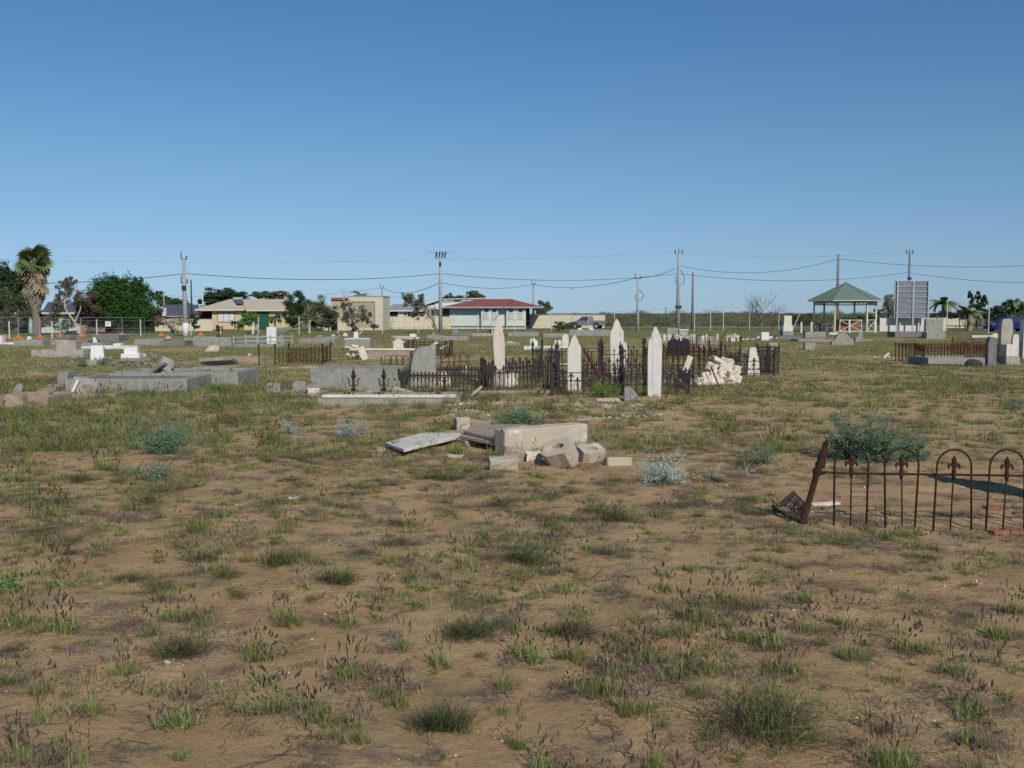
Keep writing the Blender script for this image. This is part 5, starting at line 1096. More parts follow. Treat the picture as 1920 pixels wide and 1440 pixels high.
plant('weeds before the long low vault', 620, 728, 40, 24, 500, herb, .03, stems=24, name='weed'); plant('saltbush at the far right in the middle distance', 1905, 770, 50, 30, 900, saltb_d, .025, stems=24); plant('green weed at the left foot of the white pointed slab', 738, 842, 44, 30, 700, grass_g, .018, stems=24, name='weed')
plant('dark leafy weed at the left edge of the foreground', 14, 1108, 48, 26, 260, herb, .035, stems=14, name='weed'); plant('weed growing before the face of the long concrete block', 980, 862, 26, 36, 120, grass_br, .016, stems=12, name='weed'); plant('dark weed under the stacked slabs', 922, 866, 34, 26, 260, grass_d, .018, stems=16, name='weed')
plant('small green leafy weed left of the black lattice', 1455, 958, 26, 32, 320, herb, .022, stems=14, name='weed')
def wiry(label, px, py, wpx, n, green, tall):
    p = P(px, py); w_ = wpx*mpp(p.y); s = tuft_wiry(n, green, w_*.62, tall)
    o = link('wiry_clump', s.mesh('wiry_clump', GM), None, (p.x, p.y, gz(p.x, p.y))); return tag(o, label, 'wiry plant')
wiry('big sprawling dark wiry clump at the bottom right of centre', 1440, 1375, 230, 520, .6, .17); wiry('dark brown wiry clump above the big green tussock', 880, 1190, 95, 170, .3, .13); wiry('greyish wiry clump in the upper middle of the foreground', 979, 1049, 110, 170, .5, .1)
wiry('brown wiry clump in the left of the foreground', 525, 1060, 100, 200, .3, .12); wiry('dark wiry clump before the low left tussocks', 336, 1226, 95, 190, .3, .12); wiry('dark green wiry clump left of centre', 630, 1098, 80, 200, .6, .12); wiry('dark wiry clump below the socketed stones', 1155, 972, 80, 220, .4, .14); wiry('wiry clump right of the brown seeded tussocks', 1075, 1190, 90, 200, .4, .13)
p = P(832, 1358); s = LB()
for i in range(620):
    a = U(0, 2*PI); r = abs(random.gauss(0, .035)); s.blade((r*math.cos(a)*1.6+U(-.05,.05), r*math.sin(a), -.005), a+U(-.5,.5), U(.08, .19), U(.0025, .004), U(.5, 1.7), 0 if random.random() < .35 else 4 if random.random() < .75 else 3, 4)
tag(link('grass_tussock', s.mesh('grass_tussock', GM), None, (p.x, p.y, gz(p.x, p.y))), 'biggest dark green arching grass tussock at the bottom centre', 'grass tussock')

# ---------------------------------------------------------------- trees
def leaf_cloud(blobs, n, size, clumps=14, flat=.8, up=.3):
    """blobs: (x, y, z, rx, ry, rz); leaf triangles gathered in clumps on and within the blobs"""
    out = []; vol = [b[3]*b[5] for b in blobs]; tv = sum(vol)
    for b, v in zip(blobs, vol):
        k = max(40, int(n*v/tv)); nc = max(5, int(clumps*(v/tv)*len(blobs)))
        d = RNG.normal(0, 1, (nc, 3)); d /= np.linalg.norm(d, axis=1)[:, None]; cc = d*RNG.uniform(.25, 1.08, (nc, 1)); ci = RNG.integers(0, nc, k)
        e = RNG.normal(0, 1, (k, 3)); e /= np.linalg.norm(e, axis=1)[:, None]
        q = cc[ci] + e*RNG.uniform(.06, .40, (k, 1))*np.array([1, 1, flat])
        out.append(q*[b[3], b[4], b[5]] + [b[0], b[1], b[2]])
    p = np.concatenate(out); k = len(p); s = size*RNG.uniform(.6, 1.3, (k, 1))
    a = RNG.normal(0, 1, (k, 3)); a /= np.linalg.norm(a, axis=1)[:, None]; b = RNG.normal(0, 1, (k, 3)); b[:, 2] += up; b /= np.linalg.norm(b, axis=1)[:, None]
    V = np.stack([p-a*s*.6, p+a*s*.6, p+b*s], 1).reshape(-1, 3); return V
def tree(label, base, blobs_px, leafm, n=3000, size=.16, trunk=None, barkm=None, name='tree', cat='tree', depth=.8, clumps=18, flat=.8, group=None, tr=.12, D=None, limbs=True):
    """base (px, py); blobs_px list of (cx, cy, rx, ry) in photo pixels; trunk: list of (px, py) polylines"""
    n = int(n*1.9); size *= .78
    p = P(*base) if D is None else W(base[0], base[1], D)
    D = p.y; s = mpp(D); z0 = gz(p.x, D); t = T(name, label, cat, (p.x, D, z0), group)
    bl = []
    for cx, cy, rx, ry in blobs_px:
        c = W(cx, cy, D); bl.append((c.x-p.x, U(-.3,.3)*rx*s*depth, c.z-z0, rx*s, rx*s*depth, ry*s))
    if n:
        V = leaf_cloud(bl, n, size, clumps, flat); o = link('crown', np_mesh('crown', V, np.arange(len(V)).reshape(-1, 3), leafm), t.o)
    m = MB(); lines = trunk or [[base, (blobs_px[0][0], blobs_px[0][1])]]
    for ln in lines:
        pts = []
        for i, (x, y) in enumerate(ln):
            w_ = W(x, y, D); pts.append((w_.x-p.x, U(-.1,.1)*i, max(w_.z-z0, -.1) if i else -.1 if ln[0] == base else w_.z-z0))
        r0 = tr if ln is lines[0] else tr*.6; k = len(pts); m.tube(pts, [r0*(1-.65*i/(k-1)) for i in range(k)], 6)
    if limbs and n:
        top = Vector(m.v[-1]) if m.v else Vector((0,0,1)); ln = lines[0]; w_ = W(ln[-1][0], ln[-1][1], D); top = Vector((w_.x-p.x, 0, w_.z-z0))
        for b in bl:
            for _ in range(3):
                e = Vector((b[0]+U(-.6,.6)*b[3], b[1]+U(-.5,.5)*b[4], b[2]+U(-.4,.5)*b[5])); mid = (top*.5+e*.5)+Vector((0,0,-.1)); m.tube([top*.85, mid, e], [tr*.35, tr*.22, .015], 4)
    t.part('trunk', m, barkm or bark, world=False); return t
random.seed(5)
tree('tall dark tree cut by the left edge', (8, 628), [(8,520,30,26),(30,545,22,34),(-20,550,40,45)], lf_dark, 9000, .24, D=112, clumps=60)
tree('olive grey bushy tree at the left edge below the dark tree', (15, 632), [(8,575,28,30),(40,572,20,26),(20,600,30,20)], lf_olive, 7000, .18, D=100, clumps=26)
tree('straggly gum tree right of the fan palm', (150, 632), [(122,540,16,20),(112,570,14,20),(135,530,10,14),(153,560,14,12)], lf_gum, 2600, .15, D=96, trunk=[[(150,632),(140,605),(124,580),(118,555)],[(140,605),(150,580),(152,560)],[(124,580),(108,570)]], barkm=bark_w, tr=.13, clumps=22)
tree('brown leafed gum crown beside the straggly gum', (157, 632), [(160,575,22,28),(150,600,18,16),(172,560,12,14)], lf_brown, 5200, .15, D=98, trunk=[[(157,632),(152,605),(160,580)]], clumps=24)
tree('small sparse bush with pale trunks before the mint house', (105, 628), [(100,595,22,14),(85,605,14,12),(112,612,14,12)], lf_gum, 2200, .12, D=97, trunk=[[(105,628),(100,600)],[(110,628),(128,600),(120,585)]], barkm=bark_w, tr=.08)
tree('big dense dark green fig tree', (225, 632), [(210,560,44,42),(250,568,34,36),(190,585,28,30),(225,590,48,24),(272,590,26,26),(215,535,22,20),(258,540,14,18)], lf_fig, 30000, .19, D=100, clumps=80, tr=.3, flat=.9)
tree('straggly brown bush right of the fig tree', (318, 632), [(280,598,18,16),(296,590,12,14),(300,605,12,10)], lf_brown, 2200, .13, D=100, trunk=[[(330,630),(318,612),(304,594)],[(318,612),(298,598)]], tr=.2)
tree('thin grey branched shrub by the leaning brown trunk', (335, 632), [(325,610,20,14),(340,604,12,14)], lf_gum, 700, .10, D=99, trunk=[[(332,630),(322,608)],[(336,630),(338,600)],[(340,630),(348,606)]], tr=.06, barkm=bark_w)
tree('pair of little saplings with dark crowns by the first power pole', (364, 630), [(363,600,9,12),(367,610,8,8)], lf_dark, 900, .12, D=100, trunk=[[(364,630),(363,606)]], tr=.08)
tree('dark green tree line behind the slate blue roof', (330, 610), [(300,562,16,12),(325,566,22,12),(350,572,18,10),(290,552,10,10)], lf_fig, 4200, .3, D=190)
tree('wide dark umbrella tree behind the cream house', (420, 612), [(408,556,30,17),(432,558,30,16),(455,566,18,9),(385,566,12,12)], lf_dark, 9000, .26, D=175, flat=.6)
tree('flat topped brownish tree behind the cream house ridge', (505, 612), [(490,553,20,7),(515,554,24,8),(540,560,14,7)], lf_olive, 4200, .26, D=180, flat=.5)
tree('dark bushy trees beside the cream house, left of them', (565, 625), [(560,570,22,22),(552,595,18,24),(580,590,22,26)], lf_dark, 9000, .17, D=122, clumps=26)
tree('dark bushy tree right of the young fan palm', (610, 628), [(598,575,22,18),(618,590,22,20),(600,600,18,14)], lf_olive, 6500, .16, D=118, trunk=[[(617,625),(616,600)]], clumps=24)
tree('straggly half bare tree in front of the tall cream shed', (670, 631), [(655,590,14,24),(680,590,14,18),(650,572,10,14),(690,600,8,12),(664,612,12,12)], lf_gum, 2600, .12, D=92, trunk=[[(670,631),(664,605),(650,580),(644,556)],[(668,625),(682,600),(684,578)],[(672,630),(658,612),(640,596)],[(664,605),(668,575)],[(672,630),(690,606)]], tr=.14, barkm=bark_w)
tree('bare twiggy tree top behind the shed parapet', (648, 612), [], lf_gum, 0, .1, D=140, trunk=[[(648,600),(646,560),(641,540)],[(646,560),(650,538)],[(648,570),(656,545)]], tr=.06)
tree('leaning tree with a thin grey crown left of the middle power pole', (820, 624), [(765,560,14,14),(785,572,14,14),(778,590,12,8),(792,556,8,8)], lf_gum, 2100, .15, D=104, trunk=[[(820,624),(812,600),(803,590),(790,572),(775,560)],[(803,590),(800,572)],[(812,600),(815,580)]], tr=.14)
tree('small bare shrub beside the leaning tree', (806, 612), [(808,584,16,14)], lf_gum, 240, .12, D=106, trunk=[[(812,615),(800,585)],[(812,612),(822,575)],[(812,612),(812,575)]], tr=.05, barkm=bark_w)
tree('distant grey trees behind the long white building', (860, 600), [(840,556,9,6),(856,558,14,6),(890,553,14,7),(900,557,10,6)], lf_olive, 2600, .3, D=200)
tree('round green bush beside the red roofed house', (1022, 612), [(1022,572,12,14),(1016,585,14,10)], lf_olive, 3400, .2, D=165); tree('small dark tree behind the long white building gable', (727, 600), [(725,575,8,6),(735,580,6,5)], lf_fig, 900, .25, D=190)
tree('low dark bush in front of the ute', (1058, 622), [(1052,611,14,9),(1066,613,12,8)], lf_olive, 2400, .13, D=108, name='bush', cat='bush'); tree('low dark round bush before the mint house', (137, 634), [(137,627,13,6)], lf_dark, 1500, .1, D=88, name='bush', cat='bush')
tree('maroon leafed shrub by the cream house wall', (412, 622), [(411,616,7,7)], reddishb, 900, .12, D=112, name='bush', cat='bush'); tree('grey weeds against the tall shed door', (702, 614), [(700,611,6,6),(708,613,5,4)], lf_olive, 700, .1, D=118, name='bush', cat='bush')
tree('bright green shrub before the cream house', (455, 622), [(454,608,10,11),(466,602,9,9)], lf_bright, 1800, .13, D=114, name='bush', cat='bush')
tree('papaya like tree with a white painted trunk before the cream house', (474, 627), [(474,596,13,8),(466,590,8,7)], lf_bright, 900, .14, D=96, trunk=[[(474,627),(475,600)],[(475,608),(480,598)]], barkm=whitewall, tr=.1)
tree('pale grey green tree right of the gazebo roof', (1668, 612), [(1668,575,18,20),(1652,588,14,10),(1690,570,12,18),(1665,558,10,10)], lf_grey, 5200, .2, D=150); tree('darker green shrub behind the right gazebo posts', (1640, 612), [(1632,598,16,9),(1612,600,12,8),(1655,602,16,8)], lf_olive, 2600, .18, D=140, name='bush', cat='bush')
tree('bushes seen through the left of the gazebo', (1500, 612), [(1500,597,26,10),(1475,600,12,8)], lf_olive, 3600, .22, D=165, name='bush', cat='bush')
tree('dark column shaped trees right of the pale palm', (1835, 612), [(1821,558,6,12),(1834,556,6,12),(1844,560,7,16),(1832,580,16,14)], lf_dark, 5200, .15, D=125)
tree('dark shrub under the palms at the right', (1812, 600), [(1808,588,10,8),(1845,590,14,8)], lf_dark, 2200, .15, D=124, name='bush', cat='bush'); tree('green bush at the right edge behind the blue car', (1915, 600), [(1905,582,16,12),(1922,575,12,14)], lf_bright, 2200, .16, D=126, name='bush', cat='bush')
tree('dark hedge under the drooping palm', (1762, 605), [(1765,590,8,8),(1752,594,7,5)], lf_olive, 900, .15, D=126, name='bush', cat='bush')
for k_, (px, py, bl) in enumerate([(1760, 606, [(1755,594,14,8),(1775,590,12,9)]), (1800, 606, [(1798,592,16,9),(1815,588,12,10)]), (1850, 606, [(1850,588,16,12),(1868,584,14,12)]), (1890, 606, [(1888,586,14,14),(1906,578,14,14),(1920,584,14,14)])]):
    tree('olive bushes forming the belt behind the far right palms, %s' % ORD[k_], (px, py), bl, lf_olive if k_ % 2 else lf_dark, 2600, .2, D=142, name='bush', cat='bush')
def bare_tree(label, px, py, hpx, wpx):
    p = P(px, py); s = mpp(p.y); m = MB(); H = hpx*s
    def br(a, d, L_, r, k):
        q = a + d*L_*.5 + Vector((U(-.1,.1),U(-.1,.1),0))*L_; e = a + d*L_; m.tube([a, q, e], [r, r*.85, r*.6], 5 if r > .03 else 3, cap=False)
        if k == 0: return
        for i in range(3 if k > 1 else 2):
            nd = (d + Vector((U(-.85,.85), U(-.6,.6), U(-.15,.5)))).normalized(); br(e if i else q, nd, L_*U(.6,.85), r*.6, k-1)
    for i in range(5): br(Vector((0,0,.2*i)), Vector((U(-.8,.8), U(-.5,.5), 1)).normalized(), H*.30, .06, 4)
    m.tube([(0,0,-.1),(0,0,1.3)], [.14,.1], 7)
    t = T('bare_tree', label, 'tree', p); t.part('trunk', m, bark, world=False)
random.seed(12); bare_tree('leafless grey branching tree left of the gazebo', 1427, 619, 80, 70)
# palms
def frond_mesh(L_, droop, mat, leaflets=16, wd=.5, name='frond', up=.9):
    """feather frond along +x, starting upwards"""
    s = LB(); p = Vector((0,0,0)); el = up; n = leaflets
    for i in range(n):
        el -= droop/n; d = Vector((math.cos(el), 0, math.sin(el))); q = p + d*L_/n
        s.q.append((p-Vector((0,.012,0)), p+Vector((0,.012,0)), q+Vector((0,.01,0)), q-Vector((0,.01,0)))); s.m.append(0)
        l = wd*math.sin(PI*min(1, (i+1.5)/(n+1)))**.6
        for k in (-1, 1):
            e = q + Vector((d.x*l*.55, k*l*.8, d.z*l*.4 - l*.35)); s.q.append((q-d*.05, q+d*.12, e+d*.09, e)); s.m.append(0)
        p = q
    return s.mesh(name, [mat])
def feather_palm(label, px, py, top_py, frond_px, n, mat, trunk_r=.12, D=None, droop=2.0, base_mat=None, upr=(.5, 1.35), group=None, lean=0):
    p = W(px, py, D) if D else P(px, py); D = p.y; s = mpp(D); z0 = gz(p.x, D); t = T('palm_tree', label, 'palm', (p.x, D, z0), group)
    H = W(px, top_py, D).z - z0; t.part('trunk', MB().tube([(0,0,-.1), (lean*.5,0,H*.5), (lean,0,H)], [trunk_r*1.2, trunk_r, trunk_r*.9], 8), base_mat or bark, world=False)
    ms = [frond_mesh(frond_px*s, droop*f, mat, 14, frond_px*s*.28) for f in (.7, 1, 1.25)]
    for k in range(n): link('frond', random.choice(ms), t.o, (lean, 0, H), (0, -U(*upr)+.9, 2*PI*k/n+U(-.2,.2)), (U(.8,1.1),)*3)
def fan(L_, mat, petiole=.5, n=13, spread=1.9, droop=.25):
    s = LB(); c = Vector((petiole, 0, 0)); s.q.append((Vector((0,-.02,0)), Vector((0,.02,0)), c+Vector((0,.015,0)), c-Vector((0,.015,0)))); s.m.append(0)
    for i in range(n):
        a = -spread+2*spread*i/(n-1); d = Vector((math.cos(a), math.sin(a), 0)); e = c + d*L_*U(.85,1.05) + Vector((0,0,-droop*L_)); sd = Vector((-d.y, d.x, 0))*L_*.11
        m_ = c+d*L_*.55; s.q.append((c, m_-sd, e, m_+sd)); s.m.append(0)
    return s.mesh('frond', [mat])
D = 86; p = W(68, 630, D); s = mpp(D); z0 = gz(p.x, D); t = T('fan_palm', 'tall fan palm with a skirt of dead fronds at the left', 'palm', (p.x, D, z0)); H = W(68, 492, D).z - z0
t.part('trunk', MB().tube([(.05,0,-.1), (0,0,H*.45), (0,0,H)], [.34, .26, .2], 10), bark, world=False)
fm = [fan(1.0, frond, .85), fan(.95, frond, .7), fan(1.0, frond, .6)]; fd = [fan(1.0, frond_dead, .6, 9, 1.0, .1), fan(.9, frond_dead, .55, 9, .8, .1)]; fg = [fan(.6, frond_grey, .3, 7, .7, .05)]
for k in range(38): link('frond', random.choice(fm), t.o, (0,0,H), (U(-1.2,1.2), -U(-.75, 1.4), U(0, 6.28)), (U(.8,1.1),)*3)
for k in range(80): link('dead_frond', random.choice(fd), t.o, (0,0,H+.25-U(.0, 1.8)), (U(-.3,.3), U(.8, 1.45), U(0, 6.28)), (U(.9,1.3),)*3)
m_ = LB()
for k in range(900):
    a = U(0, 6.28); z = U(H*.36, H*.72); r = .26+.58*sstep(H*.34, H*.62, z)*U(.75,1.1); c = Vector((r*math.cos(a), r*math.sin(a), z)); sd = Vector((-math.sin(a), math.cos(a), 0))*U(.03,.07)
    m_.q.append((c-sd, c+sd, c+sd*.5+Vector((0,0,-U(.4,.8)))-Vector((math.cos(a),math.sin(a),0))*.14, c-sd*.5+Vector((0,0,-U(.4,.8)))-Vector((math.cos(a),math.sin(a),0))*.14)); m_.m.append(0)
link('skirt', m_.mesh('skirt', [frond_grey]), t.o)
random.seed(8)
feather_palm('drooping feather palm right of the billboard', 1768, 605, 572, 32, 16, frond, .22, D=122, droop=2.1)
feather_palm('pale stout palm between the drooping palm and the dark trees', 1818, 612, 590, 30, 22, frond_y, .28, D=120, droop=1.6, base_mat=frond_dead)
feather_palm('small feather palm above the blue car', 1868, 612, 590, 22, 12, frond, .12, D=128); feather_palm('tallest feather palm near the right edge', 1895, 612, 570, 26, 14, frond, .14, D=126, droop=2.3)
feather_palm('little stout palm before the green roller door', 516, 624, 597, 17, 22, frond, .10, D=108, droop=2.0); feather_palm('little palm by the cream house window', 441, 624, 607, 12, 16, frond, .08, D=110, droop=1.8)
feather_palm('palm crown showing above the cream shed', 678, 612, 556, 26, 14, frond, .15, D=165, droop=2.1); feather_palm('tiny palm beside the roller door palm', 480, 622, 607, 10, 12, frond, .06, D=111)
D = 101; p = W(580, 630, D); z0 = gz(p.x, D); t = T('young_palm', 'young palm with stiff upright spiky leaves and a white foot', 'palm', (p.x, D, z0)); H = W(580, 600, D).z-z0
t.part('trunk', MB().tube([(0,0,-.1),(0,0,.9),(.03,0,H)], [.13,.12,.2], 8), bark_w, world=False); fs = frond_mesh(2.1, .5, frond_y, 12, .22)
for k in range(26): link('frond', fs, t.o, (0,0,H), (0, -U(-.5, 1.5)+.6, U(0, 6.28)), (U(.6,1.15),)*3)

# ---------------------------------------------------------------- power poles and lines
def pole(label, px, py, top, r, mat, D=None, arms=(), name='power_pole', cat='power pole', loops=False, sleeve=None):
    p = W(px, py, D) if D else P(px, py); D = p.y; z0 = gz(p.x, D); zt = W(px, top, D).z; t = T(name, label, cat, (p.x, D, z0)); H = zt-z0; s = mpp(D)
    t.part('shaft', MB().tube([(0,0,-.2),(0,0,H*.5),(0,0,H)], [r*1.25, r, r*.7], 10), mat, world=False, smooth=True)
    if sleeve: t.part('sleeve', MB().tube([(0,0,-.05),(0,0,sleeve)], [r*1.45, r*1.4], 10), whitewall, world=False, smooth=True)
    for (dz, w_, style) in arms:
        m = MB(); z = H-dz
        if style == 'T':
            m.cbox((0,0,z), (w_,.10,.10)); t.part('crossarm', m, mat, world=False)
            for x in (-w_/2+.05, w_/2-.05): t.part('insulator', MB().lathe([(.03,0),(.05,.05),(.09,.12),(.05,.2),(.09,.28),(.04,.36),(.02,.55)], 7, (x,0,z+.05)), dark_metal, world=False)
            t.part('insulator', MB().lathe([(.03,0),(.08,.1),(.04,.3),(.02,.6)], 7, (0,0,H)), dark_metal, world=False)
        if style == 'arc':
            m.cbox((0,0,z), (w_,.14,.10)); t.part('crossarm', m, mat, world=False)
            for k in range(4):
                x = -.45+.3*k; t.part('insulator', MB().tube([(x,0,z+.05),(x+.12,0,z+.65)], [.07,.09], 6), dark_metal, world=False)
                t.part('insulator', MB().tube([(x,.2,z+.05),(x+.1,.2,z+.45)], [.05,.07], 6), galv, world=False)
            for k, (x0, x1) in enumerate(((-1.7,-.4),(-1.3,-.3),(.3,1.3),(.4,1.8))):
                t.part('jumper_wire', MB().tube([((x0+x1)/2-(x1-x0)/2*math.cos(PI*i/8), .05*k, z+.05+.62*math.sin(PI*i/8)) for i in range(9)], .011, 4), dark_metal, world=False)
        if style == 'box': m.cbox((0,-.15,z), (w_,.25,.35)); t.part('switch_box', m, dark_metal, world=False)
        if style == 'side': m.cbox((.0,0,z), (w_,.08,.08)); m.tube([(-w_/2,0,z),(-w_/2,0,z+.6)], .04, 5).tube([(w_/2,0,z),(w_/2,0,z+.3)], .05, 5); t.part('bracket', m, dark_metal, world=False)
    if loops: t.part('cable_loop', MB().tube([(r,0,H*.78),(r+.25,0,H*.74),(r+.5,0,H*.68),(r+.35,0,H*.60),(.05,0,H*.58),(-r-.2,0,H*.62),(-r-.1,0,H*.70)], .035, 5), dark_metal, world=False)
    t.H = H; return t
def at_pole(t, px, py): return W(px, py, t.L.y)
q1 = pole('grey power pole with white painted foot at the left', 348, 631, 486, .17, grey_pole, arms=[(.0,.42,'side'),(1.9,.5,'side'),(2.3,.3,'box')], sleeve=1.1)
q2 = pole('tall pale power pole with a row of insulators in the middle', 826, 624, 484, .17, grey_pole, arms=[(0.0,1.2,'arc'),(.6,.22,'box')]); q3 = pole('tall grey power pole with T crossarm and cable loops', 1271, 621, 474, .22, grey_pole, D=120, arms=[(.15,.95,'T'),(6.4,.75,'box')] , loops=True)
q4 = pole('thin pale power pole with small head fittings left of the tall grey one', 1195, 623, 520, .12, grey_pole, D=108, arms=[(.15,.55,'side')], loops=True); q5 = pole('brown timber pole right of the tall grey pole', 1298, 612, 510, .16, wood_pole, D=135)
q6 = pole('timber pole rising behind the gazebo roof', 1569, 612, 477, .19, wood_pole, D=128); q7 = pole('power pole with a T crossarm behind the billboard', 1702, 612, 474, .17, wood_pole, D=130, arms=[(.1,.9,'T'),(3.3,.4,'box')])
q8 = pole('distant pale pole left of the brown roofed ridge end', 1000, 606, 531, .15, grey_pole, D=150, arms=[(.1,.5,'side')]); q9 = pole('distant pale pole at the right corner of the shed', 717, 606, 539, .13, grey_pole, D=150, arms=[(.1,.5,'side')])
pole('thin dark pole right of the first power pole', 360, 608, 525, .11, dark_metal, D=130, name='pole', cat='pole'); pole('short pale pole on the slate roof side', 308, 600, 545, .09, grey_pole, D=150, name='pole', cat='pole'); pole('short pale pole above the cream house eave', 381, 604, 548, .10, pale_steel, D=150, name='pole', cat='pole')
pole('short pale pole above the green porch roof', 46, 604, 551, .12, grey_pole, D=112, name='pole', cat='pole'); pole('red vent pipe above the long white building', 875, 600, 546, .09, roof_red, D=150, name='vent_pipe', cat='pipe'); pole('thin white mast left of the middle power pole', 800, 605, 545, .07, pale_steel, D=150, name='pole', cat='pole')
pole('pale pole rising behind the mint house', 146, 606, 525, .06, wood_pole, D=112, name='pole', cat='pole')
wire_m = mk('cable_sheath', (.035,.035,.04), (.05,.05,.055), 5, .7, 0)
def cable(label, a, b, sag, r=.032):
    a = Vector(a); b = Vector(b); pts = [a.lerp(b, i/24) - Vector((0,0,sag*4*(i/24)*(1-i/24))) - a for i in range(25)]
    tag(link('power_line', mesh_of(MB().tube(pts, r, 4), wire_m, 'power_line'), None, a), label, 'power line')
Pm = lambda q, px, py: W(px, py, q.L.y)
cable('thick cable running from the left edge to the first pole', W(-60, 529, 80), Pm(q1,347,513), .35); cable('thick cable between the first and the middle pole', Pm(q1,350,513), Pm(q2,825,513), .55); cable('thick upper cable between the middle pole and the tall grey pole', Pm(q2,827,513), Pm(q3,1270,513), .75)
cable('thick cable from the tall grey pole to the billboard pole', Pm(q3,1272,513), Pm(q7,1702,511), .95); cable('thick cable from the billboard pole out of the right edge', Pm(q7,1703,511), W(2090, 522, 130), .9)
cable('upper cable sagging from the tall grey pole to the gazebo pole', Pm(q3,1273,498), Pm(q6,1569,486), 1.25); cable('upper cable from the gazebo pole out of the right edge', Pm(q6,1570,485), W(2010, 492, 128), .8)
cable('lower cable between the middle pole and the distant pole', Pm(q2,827,530), Pm(q8,1000,533), .6); cable('lower cable between the distant pole and the thin pale pole', Pm(q8,1001,533), Pm(q4,1193,521), .75); cable('short rising cable from the thin pale pole to the tall grey pole', Pm(q4,1196,521), Pm(q3,1265,504), .25)
cable('lower cable from the shed corner pole to the middle pole', Pm(q9,718,540), Pm(q2,824,530), .9); cable('thin cable to the left of the shed corner pole', W(590, 553, 150), Pm(q9,716,540), .1, .02); cable('thin far cable behind the tall shed', W(590,562,160), W(770,553,150), .3, .018)
cable('faint high wire left of the middle pole', W(-60,486,80), Pm(q2,820,487), .25, .008); cable('faint high wire from the middle pole to the tall grey pole', Pm(q2,830,487), Pm(q3,1271,472), .2, .009); cable('faint high wire from the tall grey pole to the billboard pole', Pm(q3,1273,472), Pm(q7,1702,468), .8, .009)
cable('short wire behind the thin dark pole', W(300,551,150), W(381,556,150), .2, .02)
p = Pm(q8, 1071, 537); tag(link('bird', mesh_of(MB().lathe([(.01,-.12),(.06,-.05),(.08,.03),(.05,.1),(.045,.14),(.01,.18)], 7).tube([(0,0,-.02),(.05,0,-.2)], [.03,.015], 4), bird_m, 'bird', smooth=True), None, p-Vector((0,0,.35))), 'small dark bird perched on the lower sagging cable', 'bird')

# ---------------------------------------------------------------- fences and posts of the far edge
def chain_fence(label, posts, wires=(.15,.5,.95), r=.045, mat=None, group=None, name='chain_link_fence'):
    """posts: (px, base py, top py)"""
    pts = []
    t = None
    for px, py, top in posts:
        p = P(px, py); pts.append((p, W(px, top, p.y).z))
    t = T(name, label, 'fence', pts[0][0], group); mat = mat or pale_steel
    for p, zt in pts: t.part('post', MB().tube([(p.x,p.y,p.z-.1),(p.x,p.y,zt)], r, 6), mat)
    for (a, za), (b, zb) in zip(pts, pts[1:]):
        for w_ in wires: t.part('wire', MB().tube([(a.x,a.y,a.z+(za-a.z)*w_),(b.x,b.y,b.z+(zb-b.z)*w_)], .009, 3), galv)
    return t
chain_fence('old boundary fence of pale posts and wires along the left side', [(-30,637,602),(18,637,602),(98,635,602),(182,633,599),(264,631,599),(358,629,600)], r=.05)
chain_fence('boundary fence of pale posts in front of the cream house', [(414,627,612),(485,627,594),(561,628,593),(634,626,597),(717,626,588)], (.9,))
chain_fence('boundary fence of tall pale posts before the red roofed house', [(717,626,588),(785,624,590),(850,623,588),(896,622,588),(965,622,586),(1034,622,586),(1072,622,584),(1103,622,590)], (.3,.6,.95), .04)
chain_fence('boundary fence of tall white posts on the right', [(1152,621,583),(1197,623,580),(1248,620,576),(1302,621,580),(1332,620,577),(1356,620,573),(1405,619,575),(1460,619,569)], (.4,.62,.95), .05)
chain_fence('boundary fence of white posts at the far right', [(1775,622,562),(1853,627,560),(1960,630,560)], (.55,.9), .05)
a = P(1812, 620); b = W(1790, 572, a.y); tag(link('fence_brace', mesh_of(MB().tube([(0,0,0), tuple(b-a)], .05, 6), limestone, 'fence_brace'), None, a), 'diagonal brace pole leaning against the far right fence post', 'brace'); a = P(1840, 618)
t = T('post_rail_fence', 'white pool style fence with a low rail before the shed and the red roofed house', 'fence', P(738, 618))
pts = [P(x, 618) for x in (738, 762, 785, 812, 841, 868, 905, 924, 950, 965, 985)]
for p in pts: t.part('post', MB().tube([(p.x,p.y,p.z-.1),(p.x,p.y,W(800,594,p.y).z)], .045, 6), cream)
t.part('rail', MB().tube([pts[0]+Vector((0,0,.12)), pts[-1]+Vector((0,0,.12))], .03, 5), cream); t.part('rail', MB().tube([pts[0]+Vector((0,0,1.4)), pts[-1]+Vector((0,0,1.4))], .02, 5), cream)
m_ = MB(); a, b = pts[0], pts[-1]
for k in range(150): q = a.lerp(b, k/150); m_.box((q.x-.008,q.y-.008,q.z+.12),(q.x+.008,q.y+.008,q.z+1.4))
t.part('bars', m_, cream, kind='stuff')
